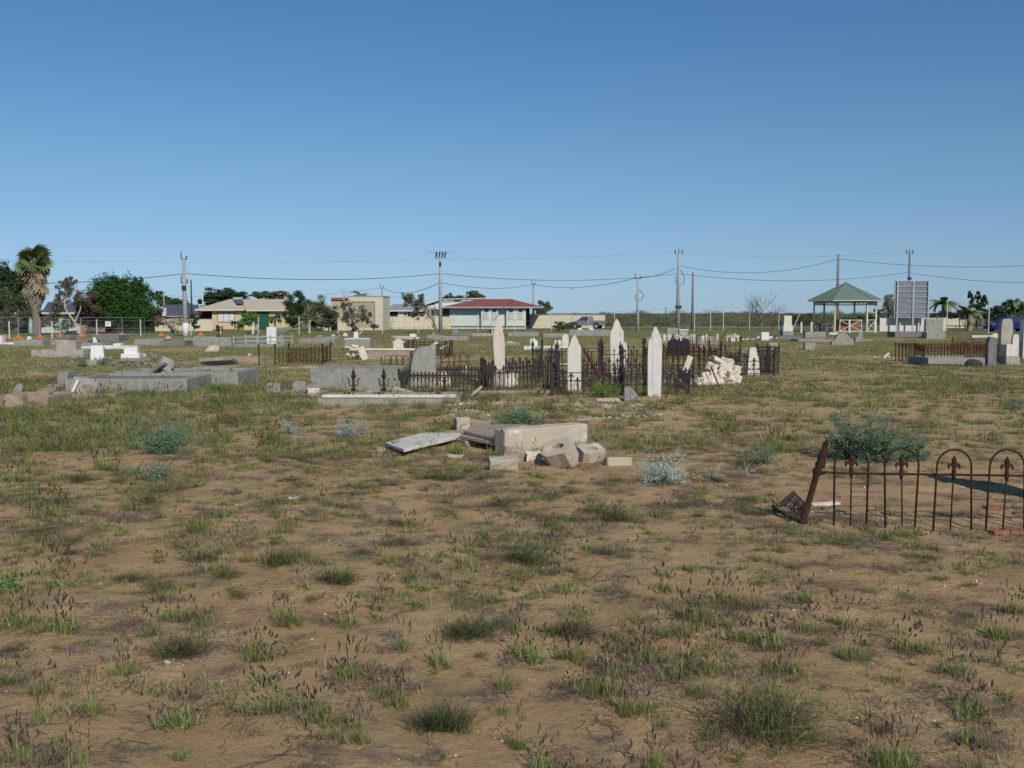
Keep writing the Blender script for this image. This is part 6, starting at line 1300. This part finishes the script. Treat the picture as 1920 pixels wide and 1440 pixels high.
# temporary mesh panels on orange feet
tp_ = [(-40,634),(35,634.5),(75,633),(113,630.5),(153,628.5),(229,628.5),(272,628.5)]
for i, ((x0, y0), (x1, y1)) in enumerate(zip(tp_, tp_[1:])):
    a, b = P(x0+1, y0), P(x1-1, y1); t = T('mesh_panel', 'temporary wire mesh fence panel, %s from the left edge' % ['first','second','third','fourth','fifth, carrying the white sign','last'][i], 'fence panel', a, 'temporary fence panels on orange feet')
    h = 1.55; t.part('frame', MB().tube([a+Vector((0,0,.1)), a+Vector((0,0,h)), b+Vector((0,0,h)), b+Vector((0,0,.1)), a+Vector((0,0,.1))], .018, 4), galv)
    m_ = MB(); n = int((b-a).length/.18)
    for k in range(1, n): q = a.lerp(b, k/n); m_.tube([q+Vector((0,0,.1)), q+Vector((0,0,h))], .003, 3, cap=False)
    for k in range(1, 6): m_.tube([a+Vector((0,0,.1+k*.24)), b+Vector((0,0,.1+k*.24))], .003, 3, cap=False)
    t.part('wire_mesh', m_, galv, kind='stuff')
for px, py, s_ in ((10,635.5,1.3),(35,636.5,1.2),(75,635,1),(113,631.5,.8),(153,631,1),(229,629.5,1),(377,629,.8),(303,630,.7)):
    p = P(px, py); tag(link('plastic_block', mesh_of(MB().box((-.36*s_,-.1,0),(.36*s_,.1,.12), taper=.8).box((-.12*s_,-.06,.12),(.12*s_,.06,.26)), orangep, 'plastic_block', bevel=.02), None, p), 'orange plastic fence foot on the verge, %s' % {10:'far left one',35:'second from the left edge',75:'third from the left edge',113:'small one before the low dark bush',153:'before the brown gum',229:'under the right end of the shade fence',377:'single one right of the first power pole',303:'small one left of the leaning trunk'}[px], 'fence foot')
D = P(202, 628.5).y; a = W(197.5, 612, D-.04); b = W(207.5, 602.5, D-.04); t = T('sign', 'white notice sign with faint red lettering on the mesh fence', 'sign', (a.x, D-.04, a.z))
t.part('board', MB().box((a.x,D-.04,a.z),(b.x,D-.02,b.z)), signw); m_ = MB(); wd = b.x-a.x; hh = b.z-a.z
for r_, ln in enumerate(((.2,.35,.5,.65,.8),(.15,.3,.42,.6,.75,.86),(.25,.4,.6,.72))):
    for x in ln: m_.box((a.x+wd*x-.022, D-.045, a.z+hh*(.72-r_*.24)), (a.x+wd*x+.022, D-.041, a.z+hh*(.72-r_*.24)+hh*.13))
t.part('lettering', m_, signr)
def sheet_fence(label, x0, x1, top, py, D=None, mat=None, panel=2.35, name='sheet_fence', rib=.2, depth=None):
    a = P(x0, py) if D is None else W(x0, py, D); D = a.y; b = W(x1, py, D); z0 = min(gz(a.x, D), gz(b.x, D)); zt = W((x0+x1)/2, top, D).z; t = T(name, label, 'fence', (a.x, D, z0)); mat = mat or cream
    n = max(1, round((b.x-a.x)/panel)); w_ = (b.x-a.x)/n; m = MB(); k = max(3, int(w_/rib)); 
    for i in range(k):
        x = .03 + (w_-.06)*i/k; d = (w_-.06)/k; pr = [(x,0),(x+d*.55,0),(x+d*.68,.035),(x+d*.87,.035),(x+d,0)]
        for (xa, ya), (xb, yb) in zip(pr, pr[1:]): m.add([(xa,ya,0),(xb,yb,0),(xb,yb,zt-z0),(xa,ya,zt-z0)], [(0,1,2,3)])
    me = mesh_of(m, mat, 'panel')
    for i in range(n):
        link('panel', me, t.o, (i*w_, 0, 0)); 
    pm = mesh_of(MB().box((-.035,-.02,-.1),(.035,.06,zt-z0+.03)), mat, 'fence_post')
    for i in range(n+1): link('post', pm, t.o, (i*w_, 0, 0))
    t.part('top_rail', MB().box((0,-.03,zt-z0),(n*w_,.05,zt-z0+.05)), mat, world=False); return t
sheet_fence('cream sheet metal fence left of the cream house', 276, 398, 599, 621, D=118); sheet_fence('cream sheet fence between the cream house and the shed', 596, 653, 599, 618, D=122); sheet_fence('long cream sheet metal fence right of the shed', 718, 845, 594, 616, D=134)
sheet_fence('cream sheet metal fence right of the red roofed house', 985, 1134, 591, 612, D=146); sheet_fence('dark shade cloth fence under the fig tree', 160, 290, 600, 626, D=112, mat=shade, panel=2.6)
sheet_fence('white corrugated low fence behind the billboard legs', 1650, 1772, 597, 621, D=114.0, mat=whitewall, panel=1.2, rib=.14); sheet_fence('cream fence beyond the road at the far right', 1745, 1812, 593, 600, D=150)
for x in (1650, 1687, 1722, 1768): p = P(x, 621); tag(link('fence_post', mesh_of(MB().box((-.07,-.07,-.1),(.07,.07,1.55)), limestone, 'fence_post', bevel=.01), None, (W(x,621,113.75).x, 113.75, gz(p.x,113.75))), 'cream square post of the white corrugated fence, %s' % {1650:'leftmost',1687:'second from left',1722:'third from left',1768:'right end'}[x], 'post')
# pipe and guard rails beside the road
def rail_fence(label, x0, x1, py, top, n, mat, r=.06, D=None):
    a, b = P(x0, py), P(x1, py); zt = W(x0, top, a.y).z - a.z; t = T('guard_rail', label, 'rail', a)
    t.part('rail', MB().cbox(tuple((a+b)/2+Vector((0,0,zt))), ((b-a).length, .08, r*2.2)), mat)
    for k in range(n+1): q = a.lerp(b, k/n); t.part('post', MB().tube([q-Vector((0,0,.1)), q+Vector((0,0,zt))], r, 6), mat)
rail_fence('dark low guard rail left of the thin pale pole', 1134, 1196, 617, 611, 3, dark_metal); rail_fence('dark low guard rail at the foot of the tall grey pole', 1237, 1283, 616, 611.5, 2, dark_metal); rail_fence('dark low guard rail by the bare tree', 1383, 1470, 617, 611, 4, dark_metal)
rail_fence('dark pipe rail before the far right fence', 1772, 1850, 616, 611, 4, dark_metal); t_ = chain_fence('pipe paddock fence at the far right', [(1773,614,595),(1787,614,595),(1805,614,593),(1823,614,595),(1842,614,595)], (.05,.55,.95), .06, grey_pole, name='pipe_fence')

# ---------------------------------------------------------------- houses
def pxbox(t, name, x0, y0, x1, y1, D, depth, mat, parent=None, ground=False, bevel=0, label=None):
    a = W(x0, y1, D); b = W(x1, y0, D); z = a.z if not ground else min(gz(a.x, D), a.z)-.1
    return t.part(name, MB().box((a.x, D, z), (b.x, D+depth, b.z)), mat, parent, bevel=bevel, label=label)
def hip(t, x0, x1, rx0, rx1, ey, ry, D, depth, mat, over=.5, name='roof', eave=None, thick=.16):
    a = W(x0, ey, D-over); b = W(x1, ey, D-over); m = D+depth/2; r0 = W(rx0, ry, m); r1 = W(rx1, ry, m); y1 = D+depth+over
    v = [(a.x,D-over,a.z),(b.x,D-over,a.z),(b.x,y1,a.z),(a.x,y1,a.z), (r0.x,m,r0.z),(r1.x,m,r1.z)] + [(a.x,D-over,a.z-thick),(b.x,D-over,a.z-thick),(b.x,y1,a.z-thick),(a.x,y1,a.z-thick)]
    o = t.part(name, MB().add(v, [(0,1,5,4),(1,2,5),(2,3,4,5),(3,0,4),(6,9,8,7),(0,6,7,1),(1,7,8,2),(2,8,9,3),(3,9,6,0)]), mat)
    if eave: t.part('fascia', MB().box((a.x-.02,D-over-.03,a.z-thick),(b.x+.02,D-over-.005,a.z+.02)), eave, parent=o)
    return o
def window(t, x0, y0, x1, y1, D, frame=whitewall, fill=glass, mull=1, cur=None):
    f = 4*.012; a = W(x0, y1, D-.06); b = W(x1, y0, D-.06); fr = MB(); w_ = .06
    for (xa, za, xb, zb) in ((a.x,a.z,b.x,a.z+w_),(a.x,b.z-w_,b.x,b.z),(a.x,a.z+w_,a.x+w_,b.z-w_),(b.x-w_,a.z+w_,b.x,b.z-w_)): fr.box((xa,D-.07,za),(xb,D-.004,zb))
    for k in range(1, mull+1): x = a.x+(b.x-a.x)*k/(mull+1); fr.box((x-.025,D-.065,a.z+w_),(x+.025,D-.006,b.z-w_))
    o = t.part('window', fr, frame); t.part('pane', MB().box((a.x+w_+.002,D-.045,a.z+w_+.002),(b.x-w_-.002,D-.03,b.z-w_-.002)), fill, parent=o)
    return o
# cream house
D = 128; t = T('house', 'cream house with a beige hip roof and solar heater left of centre', 'house', W(450, 618, D))
pxbox(t, 'wall', 398, 583, 452, 618, D, 6, cream_w, ground=True); pxbox(t, 'wall', 372, 583, 398, 618, D+3.2, 3, dark_in, ground=True); pxbox(t, 'wall', 452.3, 583, 545, 618, D+1.4, 6, cream_w, ground=True)  # left wall coloured near-black to paint in the shade under the eave
t.part('plinth', MB().box((W(398,618,D).x-.02,D-.03,gz(-37,D)-.1),(W(452,618,D).x+.02,D-.004,gz(-37,D)+.12)), brickred)
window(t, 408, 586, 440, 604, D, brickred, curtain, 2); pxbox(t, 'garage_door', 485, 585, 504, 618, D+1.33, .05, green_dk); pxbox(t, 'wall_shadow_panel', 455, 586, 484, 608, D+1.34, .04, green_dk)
window(t, 515, 588, 527, 600, D+1.4, whitewall, glass, 0)
hip(t, 365, 456, 430, 452, 580, 561, D, 8, roof_beige, .6, eave=cream); hip(t, 440, 549, 456, 535, 581, 561, D+1.4, 8, roof_beige, .5, eave=cream)
d = D+3.2; a = W(437, 571, D+1.0); o = t.part('solar_heater', MB().hexa([tuple(W(444,570,D+.9)), tuple(W(457,570,D+.9)), tuple(W(455,562,D+3.2)), tuple(W(438,562,D+3.2))], [tuple(W(444,569,D+.9)), tuple(W(457,569,D+.9)), tuple(W(455,561,D+3.2)), tuple(W(438,561,D+3.2))]), roof_blue)
t.part('tank', MB().tube([W(438,560.5,D+3.1), W(455,560.5,D+3.1)], .24, 10), galv, parent=o); pxbox(t, 'tank', 533, 556, 543, 568, D+3.5, 1, galv)
# slate blue house
D = 140; t = T('house', 'low house with a slate blue roof behind the cream fence', 'house', W(335, 612, D)); pxbox(t, 'wall', 302, 589, 368, 612, D, 6, brickred, ground=True); pxbox(t, 'fascia', 298, 591, 372, 593.5, D-.35, .1, whitewall)
a = [W(298,592,D-.4), W(378,592,D-.4), W(372,573,D+4), W(308,573,D+4)]; t.part('roof', MB().hexa(a, [p+Vector((0,0,.15)) for p in a]).hexa([a[3], a[2], W(376,592,D+8.5), W(300,592,D+8.5)], [p+Vector((0,0,.15)) for p in (a[3], a[2], W(376,592,D+8.5), W(300,592,D+8.5))]), roof_blue)
pxbox(t, 'gable', 302, 577, 310, 592, D-.6, .5, whitewall); pxbox(t, 'wall', 318, 594, 350, 599, D-.02, .015, peach)
# mint and peach house at the left
D = 104; t = T('house', 'mint and peach house with a dark roof behind the straggly gum', 'house', W(115, 628, D)); pxbox(t, 'wall', 84, 585, 120, 628, D, 5, mint, ground=True); pxbox(t, 'wall', 120.3, 590, 160, 628, D+.6, 5, peach, ground=True)
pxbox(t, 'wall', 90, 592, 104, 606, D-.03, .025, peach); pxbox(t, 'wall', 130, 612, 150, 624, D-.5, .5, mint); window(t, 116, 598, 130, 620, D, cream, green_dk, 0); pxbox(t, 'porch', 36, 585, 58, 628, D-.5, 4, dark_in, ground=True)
hip(t, 78, 165, 90, 150, 586, 566, D, 8, roof_blue, .5, eave=cream); pxbox(t, 'solar_tank', 114, 562, 126, 574, D+2.5, 1, galv); hip(t, 31, 60, 40, 50, 583, 577, D-.6, 4, roof_green, .3, name='porch_roof', eave=cream)
pxbox(t, 'step_rail', 78, 613, 84, 624, D-1.2, .08, whitewall)
D = 90; p = P(59, 629); t = T('folded_parasol', 'tall pale green folded canvas parasol beside the fan palm trunk', 'parasol', p); h = 34*mpp(p.y); t.part('canvas', MB().lathe([(.16,.05),(.24,.3),(.22,h*.6),(.12,h*.9),(.02,h)], 9), teal_pale, world=False, smooth=True); t.part('pole', MB().tube([(0,0,0),(0,0,h+.1)], .03, 5), pale_steel, world=False)
# tall shed
D = 126; t = T('shed', 'tall cream metal shed with a large roller door', 'shed', W(685, 618, D)); a = W(653, 618, D); b = W(718, 556, D); z0 = gz(a.x, D)-.1; k = 36; m = MB()
for i in range(k):
    x = a.x+(b.x-a.x)*i/k; d = (b.x-a.x)/k; pr = [(x,0),(x+d*.6,0),(x+d*.7,-.04),(x+d*.9,-.04),(x+d,0)]
    for (xa, ya), (xb, yb) in zip(pr, pr[1:]): m.add([(xa,D+ya,z0),(xb,D+yb,z0),(xb,D+yb,b.z),(xa,D+ya,b.z)], [(0,1,2,3)])
t.part('front_wall', m, cream); t.part('side_wall', MB().box((a.x,D+.01,z0),(b.x,D+7,b.z-.02)), cream); t.part('parapet_cap', MB().box((a.x-.06,D-.08,b.z),(b.x+.06,D+7.05,b.z+.1)), cream_d); m = MB(); c = W(661, 613, D); e = W(702, 567, D)
for i in range(18): z = c.z+(e.z-c.z)*i/18; m.box((c.x,D-.075,z),(e.x,D-.05,z+(e.z-c.z)/18-.03))
dd = t.part('roller_door', m, cream_d); t.part('door_frame', MB().box((c.x-.08,D-.1,z0),(c.x-.002,D-.044,e.z)).box((e.x+.002,D-.1,z0),(e.x+.08,D-.044,e.z)).box((c.x-.08,D-.1,e.z+.002),(e.x+.08,D-.044,e.z+.12)), wood_pole, parent=dd)
D2 = 131; t = T('outbuilding', 'brown edged flat parapet building left of the tall shed', 'building', W(637, 618, D2)); pxbox(t, 'wall', 622, 561, 653, 618, D2, 6, cream_d, ground=True); pxbox(t, 'parapet_cap', 620, 558, 654, 562.5, D2-.2, 6.4, brickred)
# small houses and long white building between shed and red roof
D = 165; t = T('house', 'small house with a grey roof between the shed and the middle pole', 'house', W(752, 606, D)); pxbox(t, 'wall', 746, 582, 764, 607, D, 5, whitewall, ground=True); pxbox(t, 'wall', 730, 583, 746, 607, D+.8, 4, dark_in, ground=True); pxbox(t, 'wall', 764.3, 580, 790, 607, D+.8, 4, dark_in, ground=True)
hip(t, 722, 792, 738, 772, 582, 570, D, 8, roof_grey, .6, eave=whitewall); window(t, 757, 586, 763, 592, D, whitewall, glass, 0)
D = 172; t = T('long_building', 'long low white building with a sloping roof behind the middle pole', 'building', W(840, 606, D)); a = W(785, 606, D); b = W(905, 564, D); z0 = gz(0, D)-.2
t.part('wall', MB().prism([(a.x,D,z0),(b.x,D,z0),(b.x,D,b.z),(W(826,566,D).x,D,W(826,566,D).z),(a.x,D,W(785,578,D).z)], (0,7,0)), whitewall); window(t, 808, 580, 826, 592, D, galv, glass, 1); window(t, 800, 580, 806, 588, D, galv, glass, 0)
q = [W(780,577,D-.6), W(828,562,D-.6), W(908,560,D-.6)]; t.part('roof', MB().prism([tuple(q[0]),tuple(q[1]),tuple(q[2]),tuple(q[2]+Vector((0,0,.15))),tuple(q[1]+Vector((0,0,.15))),tuple(q[0]+Vector((0,0,.15)))], (0,8,0)), cream)
# red roofed house
D = 141; t = T('house', 'mint green house with a rusty red tin roof in the middle distance', 'house', W(915, 614, D))
pxbox(t, 'wall', 843, 575, 902, 614, D+.7, 6, mint, ground=True); pxbox(t, 'wall', 902.3, 575, 934, 614, D, 6, mint, ground=True); pxbox(t, 'wall', 934.3, 575, 949, 614, D+.6, 5, mint, ground=True); pxbox(t, 'wall', 949.3, 575, 986, 614, D, 6, mint, ground=True)
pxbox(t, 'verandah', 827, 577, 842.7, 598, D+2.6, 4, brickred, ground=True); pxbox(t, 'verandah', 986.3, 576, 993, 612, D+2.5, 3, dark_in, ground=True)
for x0, x1 in ((907,917),(922,932),(953,963),(971,981)):
    o = window(t, x0, 577, x1, 599, D, whitewall, glass, 0); m = MB(); a = W(x0, 598, D-.1); b = W(x1, 585, D-.1)
    for i in range(7): z = a.z+(b.z-a.z)*i/7; m.box((a.x+.02,D-.12,z),(b.x-.02,D-.085,z+(b.z-a.z)/7-.04))
    t.part('louvre_awning', m, whitewall, parent=o)
hip(t, 828, 1020, 890, 962, 575.5, 562, D, 9, roof_red, .5, eave=galv); q = t.part('ridge_cap', MB().tube([W(890,561.8,D+4.5), W(962,561.8,D+4.5)], .09, 6), roof_red)
p = P(902, 615); pxbox(t, 'stumps', 845, 611, 984, 614, D-.02, .01, dark_in); blk('small air conditioner box by the cream fence', 990, 614.3, 1.1, .4, 1.2, galv, name='box', cat='box')  # thin dark strip along the foot of the walls
# wheelie bin, boat, small items
p = P(627, 620.5); t = T('wheelie_bin', 'dark green wheelie bin by the cream fence', 'bin', p); t.part('bin', MB().box((-.32,-.3,.05),(.32,.35,.95), taper=1.15), green_dk, world=False, bevel=.03); t.part('lid', MB().box((-.38,-.4,.955),(.38,.42,1.03)), green_dk, world=False, bevel=.02)
p = P(520, 624); t = T('boat', 'small grey dinghy lying on the lawn before the cream house', 'boat', p); t.part('hull', MB().add([(-.9,-.25,0),(.7,-.25,0),(1.35,0,.35),(.7,.35,0),(-.9,.35,0),(-1.0,-.45,.55),(.8,-.5,.55),(1.6,0,.7),(.8,.55,.55),(-1.0,.5,.55)], [(0,4,3,2,1),(0,1,6,5),(1,2,7,6),(2,3,8,7),(3,4,9,8),(4,0,5,9)]), galv, world=False); t.part('seat', MB().box((-.3,-.4,.4),(0,.45,.45)), wood_pole, world=False)
for px, lab in ((594, 'white stone edging on the lawn before the dark trees'),): rock(lab, px, 620, 7, 3, limestone, None)
rock('pale rock heap before the cream house', 466, 626, 14, 6, rubble_g, None); rock('dark stump on the verge left of the middle pole', 787, 623, 10, 3, bark, None)

# ---------------------------------------------------------------- gazebo
D = 109; c = W(1583.5, 620, D+2.2); z0 = gz(c.x, D); s = mpp(D+1.0); t = T('gazebo', 'hexagonal gazebo with a green tin roof and cream cross braced rails', 'gazebo', (c.x, c.y, z0), rz=0)
rot = R(-6); Rr = 69*s; Rp = 57*s; ze = W(1581, 563, D+.3).z - z0; za = W(1581, 530, c.y).z - z0
hexp = lambda r, k: Vector((r*math.cos(rot+PI*k/3), r*math.sin(rot+PI*k/3), 0))
m = MB(); apex = Vector((0,0,za))
for k in range(6):
    a, b = hexp(Rr, k)+Vector((0,0,ze)), hexp(Rr, k+1)+Vector((0,0,ze)); m2 = MB(); n = 14
    m2.add([a, b, apex, a-Vector((0,0,.06)), b-Vector((0,0,.06)), apex-Vector((0,0,.06))], [(0,1,2),(3,5,4),(0,3,4,1)]); o = t.part('roof_sheet', m2, roof_green, world=False)
    rb = MB(); nrm = (b-a).cross(apex-a).normalized()
    for i in range(1, 20):
        f = i/20; p0 = a.lerp(b, f); tt = min(f, 1-f)*2; p1 = p0 + (apex-(a+b)/2)*tt; rb.tube([p0+nrm*.01, p1+nrm*.01], .014, 3, cap=False)
    t.part('roof_ribs', rb, roof_green, parent=o, world=False); t.part('hip_cap', MB().tube([a+nrm*.02, apex+Vector((0,0,.02))], .04, 5), roof_green, world=False)
    t.part('gutter', MB().tube([a-Vector((0,0,.06)), b-Vector((0,0,.06))], .06, 5), cream, world=False)
    p0, p1 = hexp(Rp, k), hexp(Rp, k+1); pm = MB().box((-.085,-.085,0),(.085,.085,ze-.05)); pm.xf(Matrix.Translation(p0) @ RZ(rot+PI*k/3)); t.part('post', pm, cream_w if False else marble_c, world=False, bevel=.01)
    t.part('beam', MB().tube([p0+Vector((0,0,ze-.18)), p1+Vector((0,0,ze-.18))], .05, 4), wood_pole, world=False); t.part('valance_rail', MB().tube([p0+Vector((0,0,ze-.5)), p1+Vector((0,0,ze-.5))], .03, 4), wood_pole, world=False)
    fr = MB()
    for i in range(1, 16): q = p0.lerp(p1, i/16); fr.box((q.x-.025,q.y-.025,ze-.48),(q.x+.025,q.y+.025,ze-.2))
    t.part('valance', fr, marble_c, world=False, kind='stuff')
    if k in (1,): continue
    hR = 1.32; ins = .13; q0, q1 = p0.lerp(p1, .06 if k != 4 else .16), p0.lerp(p1, .94 if k != 4 else .84)
    t.part('rail', MB().tube([q0+Vector((0,0,hR)), q1+Vector((0,0,hR))], .05, 4), marble_c, world=False); t.part('rail', MB().tube([q0+Vector((0,0,.12)), q1+Vector((0,0,.12))], .045, 4), marble_c, world=False)
    t.part('brace', MB().tube([q0+Vector((0,0,.14)), q1+Vector((0,0,hR-.03))], .038, 4), marble_c, world=False); t.part('brace', MB().tube([q1+Vector((0,0,.14)), q0+Vector((0,0,hR-.03))], .038, 4), marble_c, world=False)
    if k == 4:
        for q in (q0, q1): t.part('rail_post', MB().tube([q, q+Vector((0,0,hR+.02))], .045, 4), marble_c, world=False)
t.part('finial', MB().lathe([(.12,0),(.12,.08),(.05,.2),(.01,.3)], 8, (0,0,za)), galv, world=False); t.part('floor', MB().prism([tuple(hexp(Rp+.3, k)) for k in range(6)], (0,0,.08)), concrete_l, world=False)
tt = T('barbecue', 'low red brick barbecue with a dark top inside the gazebo', 'barbecue', (c.x+.2, c.y, z0)); 
for r_ in range(8):
    for i in range(7): tt.part('brick', MB().box((-1.1+i*.32+(.16 if r_ % 2 else 0), -.4, .1+r_*.14), (-1.1+i*.32+.30+(.16 if r_ % 2 else 0), .4, .1+r_*.14+.125)), brickred, world=False)
tt.part('top', MB().box((-1.3,-.5,1.225),(1.5,.5,1.32)), brickred, world=False); tt.part('lid', MB().box((-.4,-.35,1.325),(.9,.35,1.5), taper=.85), dark_metal, world=False)
tb = T('picnic_table', 'brown picnic table at the left side inside the gazebo', 'table', (c.x-2.2, c.y-.3, z0)); tb.part('top', MB().box((-.8,-.4,.82),(.8,.4,.9)), brickred, world=False)
for x in (-.6, .6): tb.part('leg', MB().box((x-.06,-.35,.08),(x+.06,.35,.818)), wood_pole, world=False)
for y in (-.85, .65): tb.part('bench', MB().box((-.8,y,.45),(.8,y+.25,.51)), wood_pole, world=False)
# billboard seen from behind
D = 113; t = T('billboard', 'large metal sign board seen from behind on three legs', 'billboard', P(1710, 621)); a = W(1677, 595, D); b = W(1742.5, 527, D); 
n = 7
for col_ in range(2):
    xa, xb = (W(1678,600,D).x, W(1709.5,600,D).x) if col_ == 0 else (W(1711,600,D).x, W(1741,600,D).x)
    for i in range(n): z = a.z+(b.z-a.z)*i/n; pn = t.part('panel', MB().box((xa,D+.05,z+.015),(xb,D+.09,z+(b.z-a.z)/n-.015)), signm); t.part('stiffener', MB().box((xa,D-.02,z+(b.z-a.z)/n-.06),(xb,D+.048,z+(b.z-a.z)/n-.018)), galv, parent=pn)
for x in (1680.5, 1710.3, 1738.5): q = W(x, 621, D); t.part('leg', MB().box((q.x-.08,D-.13,gz(q.x,D)-.1),(q.x+.08,D-.03,b.z)), galv)
for x0, x1 in ((a.x-.05, a.x+.03), (b.x-.03, b.x+.05)): t.part('edge_frame', MB().box((x0,D-.03,a.z-.04),(x1,D+.1,b.z+.04)), galv)
t.part('edge_frame', MB().box((a.x+.035,D-.03,b.z),(b.x-.035,D+.1,b.z+.05)), galv); t.part('edge_frame', MB().box((a.x+.035,D-.03,a.z-.05),(b.x-.035,D+.1,a.z)), galv)

# ---------------------------------------------------------------- cars
def body(t, prof, wd, mat, inset=.0, name='body', parent=None):
    m = MB().prism([(x, -wd/2, z) for x, z in prof], (0, wd, 0)); return t.part(name, m, mat, parent, world=False, bevel=.05, smooth=False)
def wheel(t, x, y, r=.37):
    s = 1 if y > 0 else -1; o = t.part('wheel', MB().tube([(x,y-.12,r),(x,y+.12,r)], r, 16), tyre, world=False); t.part('rim', MB().tube([(x,y+s*.115,r),(x,y+s*.135,r)], r*.6, 12), chrome, parent=o, world=False)
p = W(1101, 616, 143.0); t = T('ute', 'grey double cab ute parked side on before the cream fence', 'car', (p.x, 143, gz(p.x, 143)), rz=R(-20))
body(t, [(-2.35,.45),(-1.95,.42),(2.45,.48),(2.5,1.12),(.82,1.10),(.72,1.12),(-1.25,1.10),(-2.2,.98),(-2.4,.8)], 1.78, carg)
t.part('cabin', MB().add([(-1.30,-.86,1.09),(.78,-.86,1.09),(.78,.86,1.09),(-1.30,.86,1.09),(-.45,-.68,1.74),(.62,-.68,1.76),(.62,.68,1.76),(-.45,.68,1.74)], [(0,3,2,1),(4,5,6,7),(0,1,5,4),(1,2,6,5),(2,3,7,6),(3,0,4,7)]), carg, world=False, bevel=.04)
for s_ in (-1, 1):
    for pts in ([(-1.02,1.16),(-.42,1.64),(-.30,1.66),(-.30,1.16)], [(-.22,1.16),(-.22,1.66),(.32,1.67),(.42,1.16)]):
        t.part('side_window', MB().prism([(x, s_*(.885-(z-1.09)*.27), z) for x, z in pts], (0, s_*.012, 0)), glass, world=False)
    t.part('mirror', MB().cbox((-.95, s_*1.0, 1.2), (.12,.16,.16)), carg, world=False)
    for x in (-1.55, 1.55): t.part('wheel_arch', MB().tube([(x,s_*.86,.42),(x,s_*.9,.42)], .47, 16), dark_metal, world=False)
t.part('windscreen', MB().add([(-1.24,-.74,1.16),(-1.24,.74,1.16),(-.52,.62,1.70),(-.52,-.62,1.70)], [(0,1,2,3)]).add([(-1.26,-.74,1.18),(-1.26,.74,1.18),(-.54,.62,1.72),(-.54,-.62,1.72)], [(0,3,2,1)]), glass, world=False)
t.part('tray', MB().box((.88,-.8,1.09),(2.42,.8,1.13)), dark_in, world=False)
for x in (-1.55, 1.55):
    for y in (-.84, .84): wheel(t, x, y)
for y in (-.65, .65): t.part('headlight', MB().cbox((-2.32, y, .83), (.16,.3,.18)), chrome, world=False); t.part('tail_lamp', MB().cbox((2.5, y*1.2, .88), (.04,.12,.3)), lamp_r, world=False)
t.part('bumper', MB().cbox((-2.42,0,.55), (.16,1.6,.2)), dark_metal, world=False)
p = W(1893, 614, 113); t = T('car', 'dark blue car parked behind the far right fence', 'car', (p.x, 113, gz(p.x, 113)), rz=R(8))
body(t, [(-2.6,.35),(2.7,.35),(2.75,1.0),(1.9,1.12),(-1.4,1.08),(-2.45,.9),(-2.65,.6)], 1.85, carb)
t.part('cabin', MB().add([(-1.55,-.9,1.06),(1.75,-.9,1.06),(1.75,.9,1.06),(-1.55,.9,1.06),(-.65,-.7,1.66),(1.15,-.7,1.68),(1.15,.7,1.68),(-.65,.7,1.66)], [(0,3,2,1),(4,5,6,7),(0,1,5,4),(1,2,6,5),(2,3,7,6),(3,0,4,7)]), carb, world=False, bevel=.04)
for s_ in (-1, 1):
    for pts in ([(-1.2,1.14),(-.62,1.56),(-.05,1.58),(-.05,1.14)], [(.05,1.14),(.05,1.58),(1.0,1.58),(1.35,1.14)]): t.part('side_window', MB().prism([(x, s_*(.915-(z-1.06)*.32), z) for x, z in pts], (0, s_*.012, 0)), glass, world=False)
for x in (-1.6, 1.65):
    for y in (-.86, .86): wheel(t, x, y, .34)
for y in (-.7, .7): t.part('headlight', MB().cbox((-2.5, y, .75), (.16,.3,.16)), chrome, world=False)
t.part('tail_lamp', MB().cbox((.9,-.93,.95), (.14,.03,.2)), lamp_r, world=False)
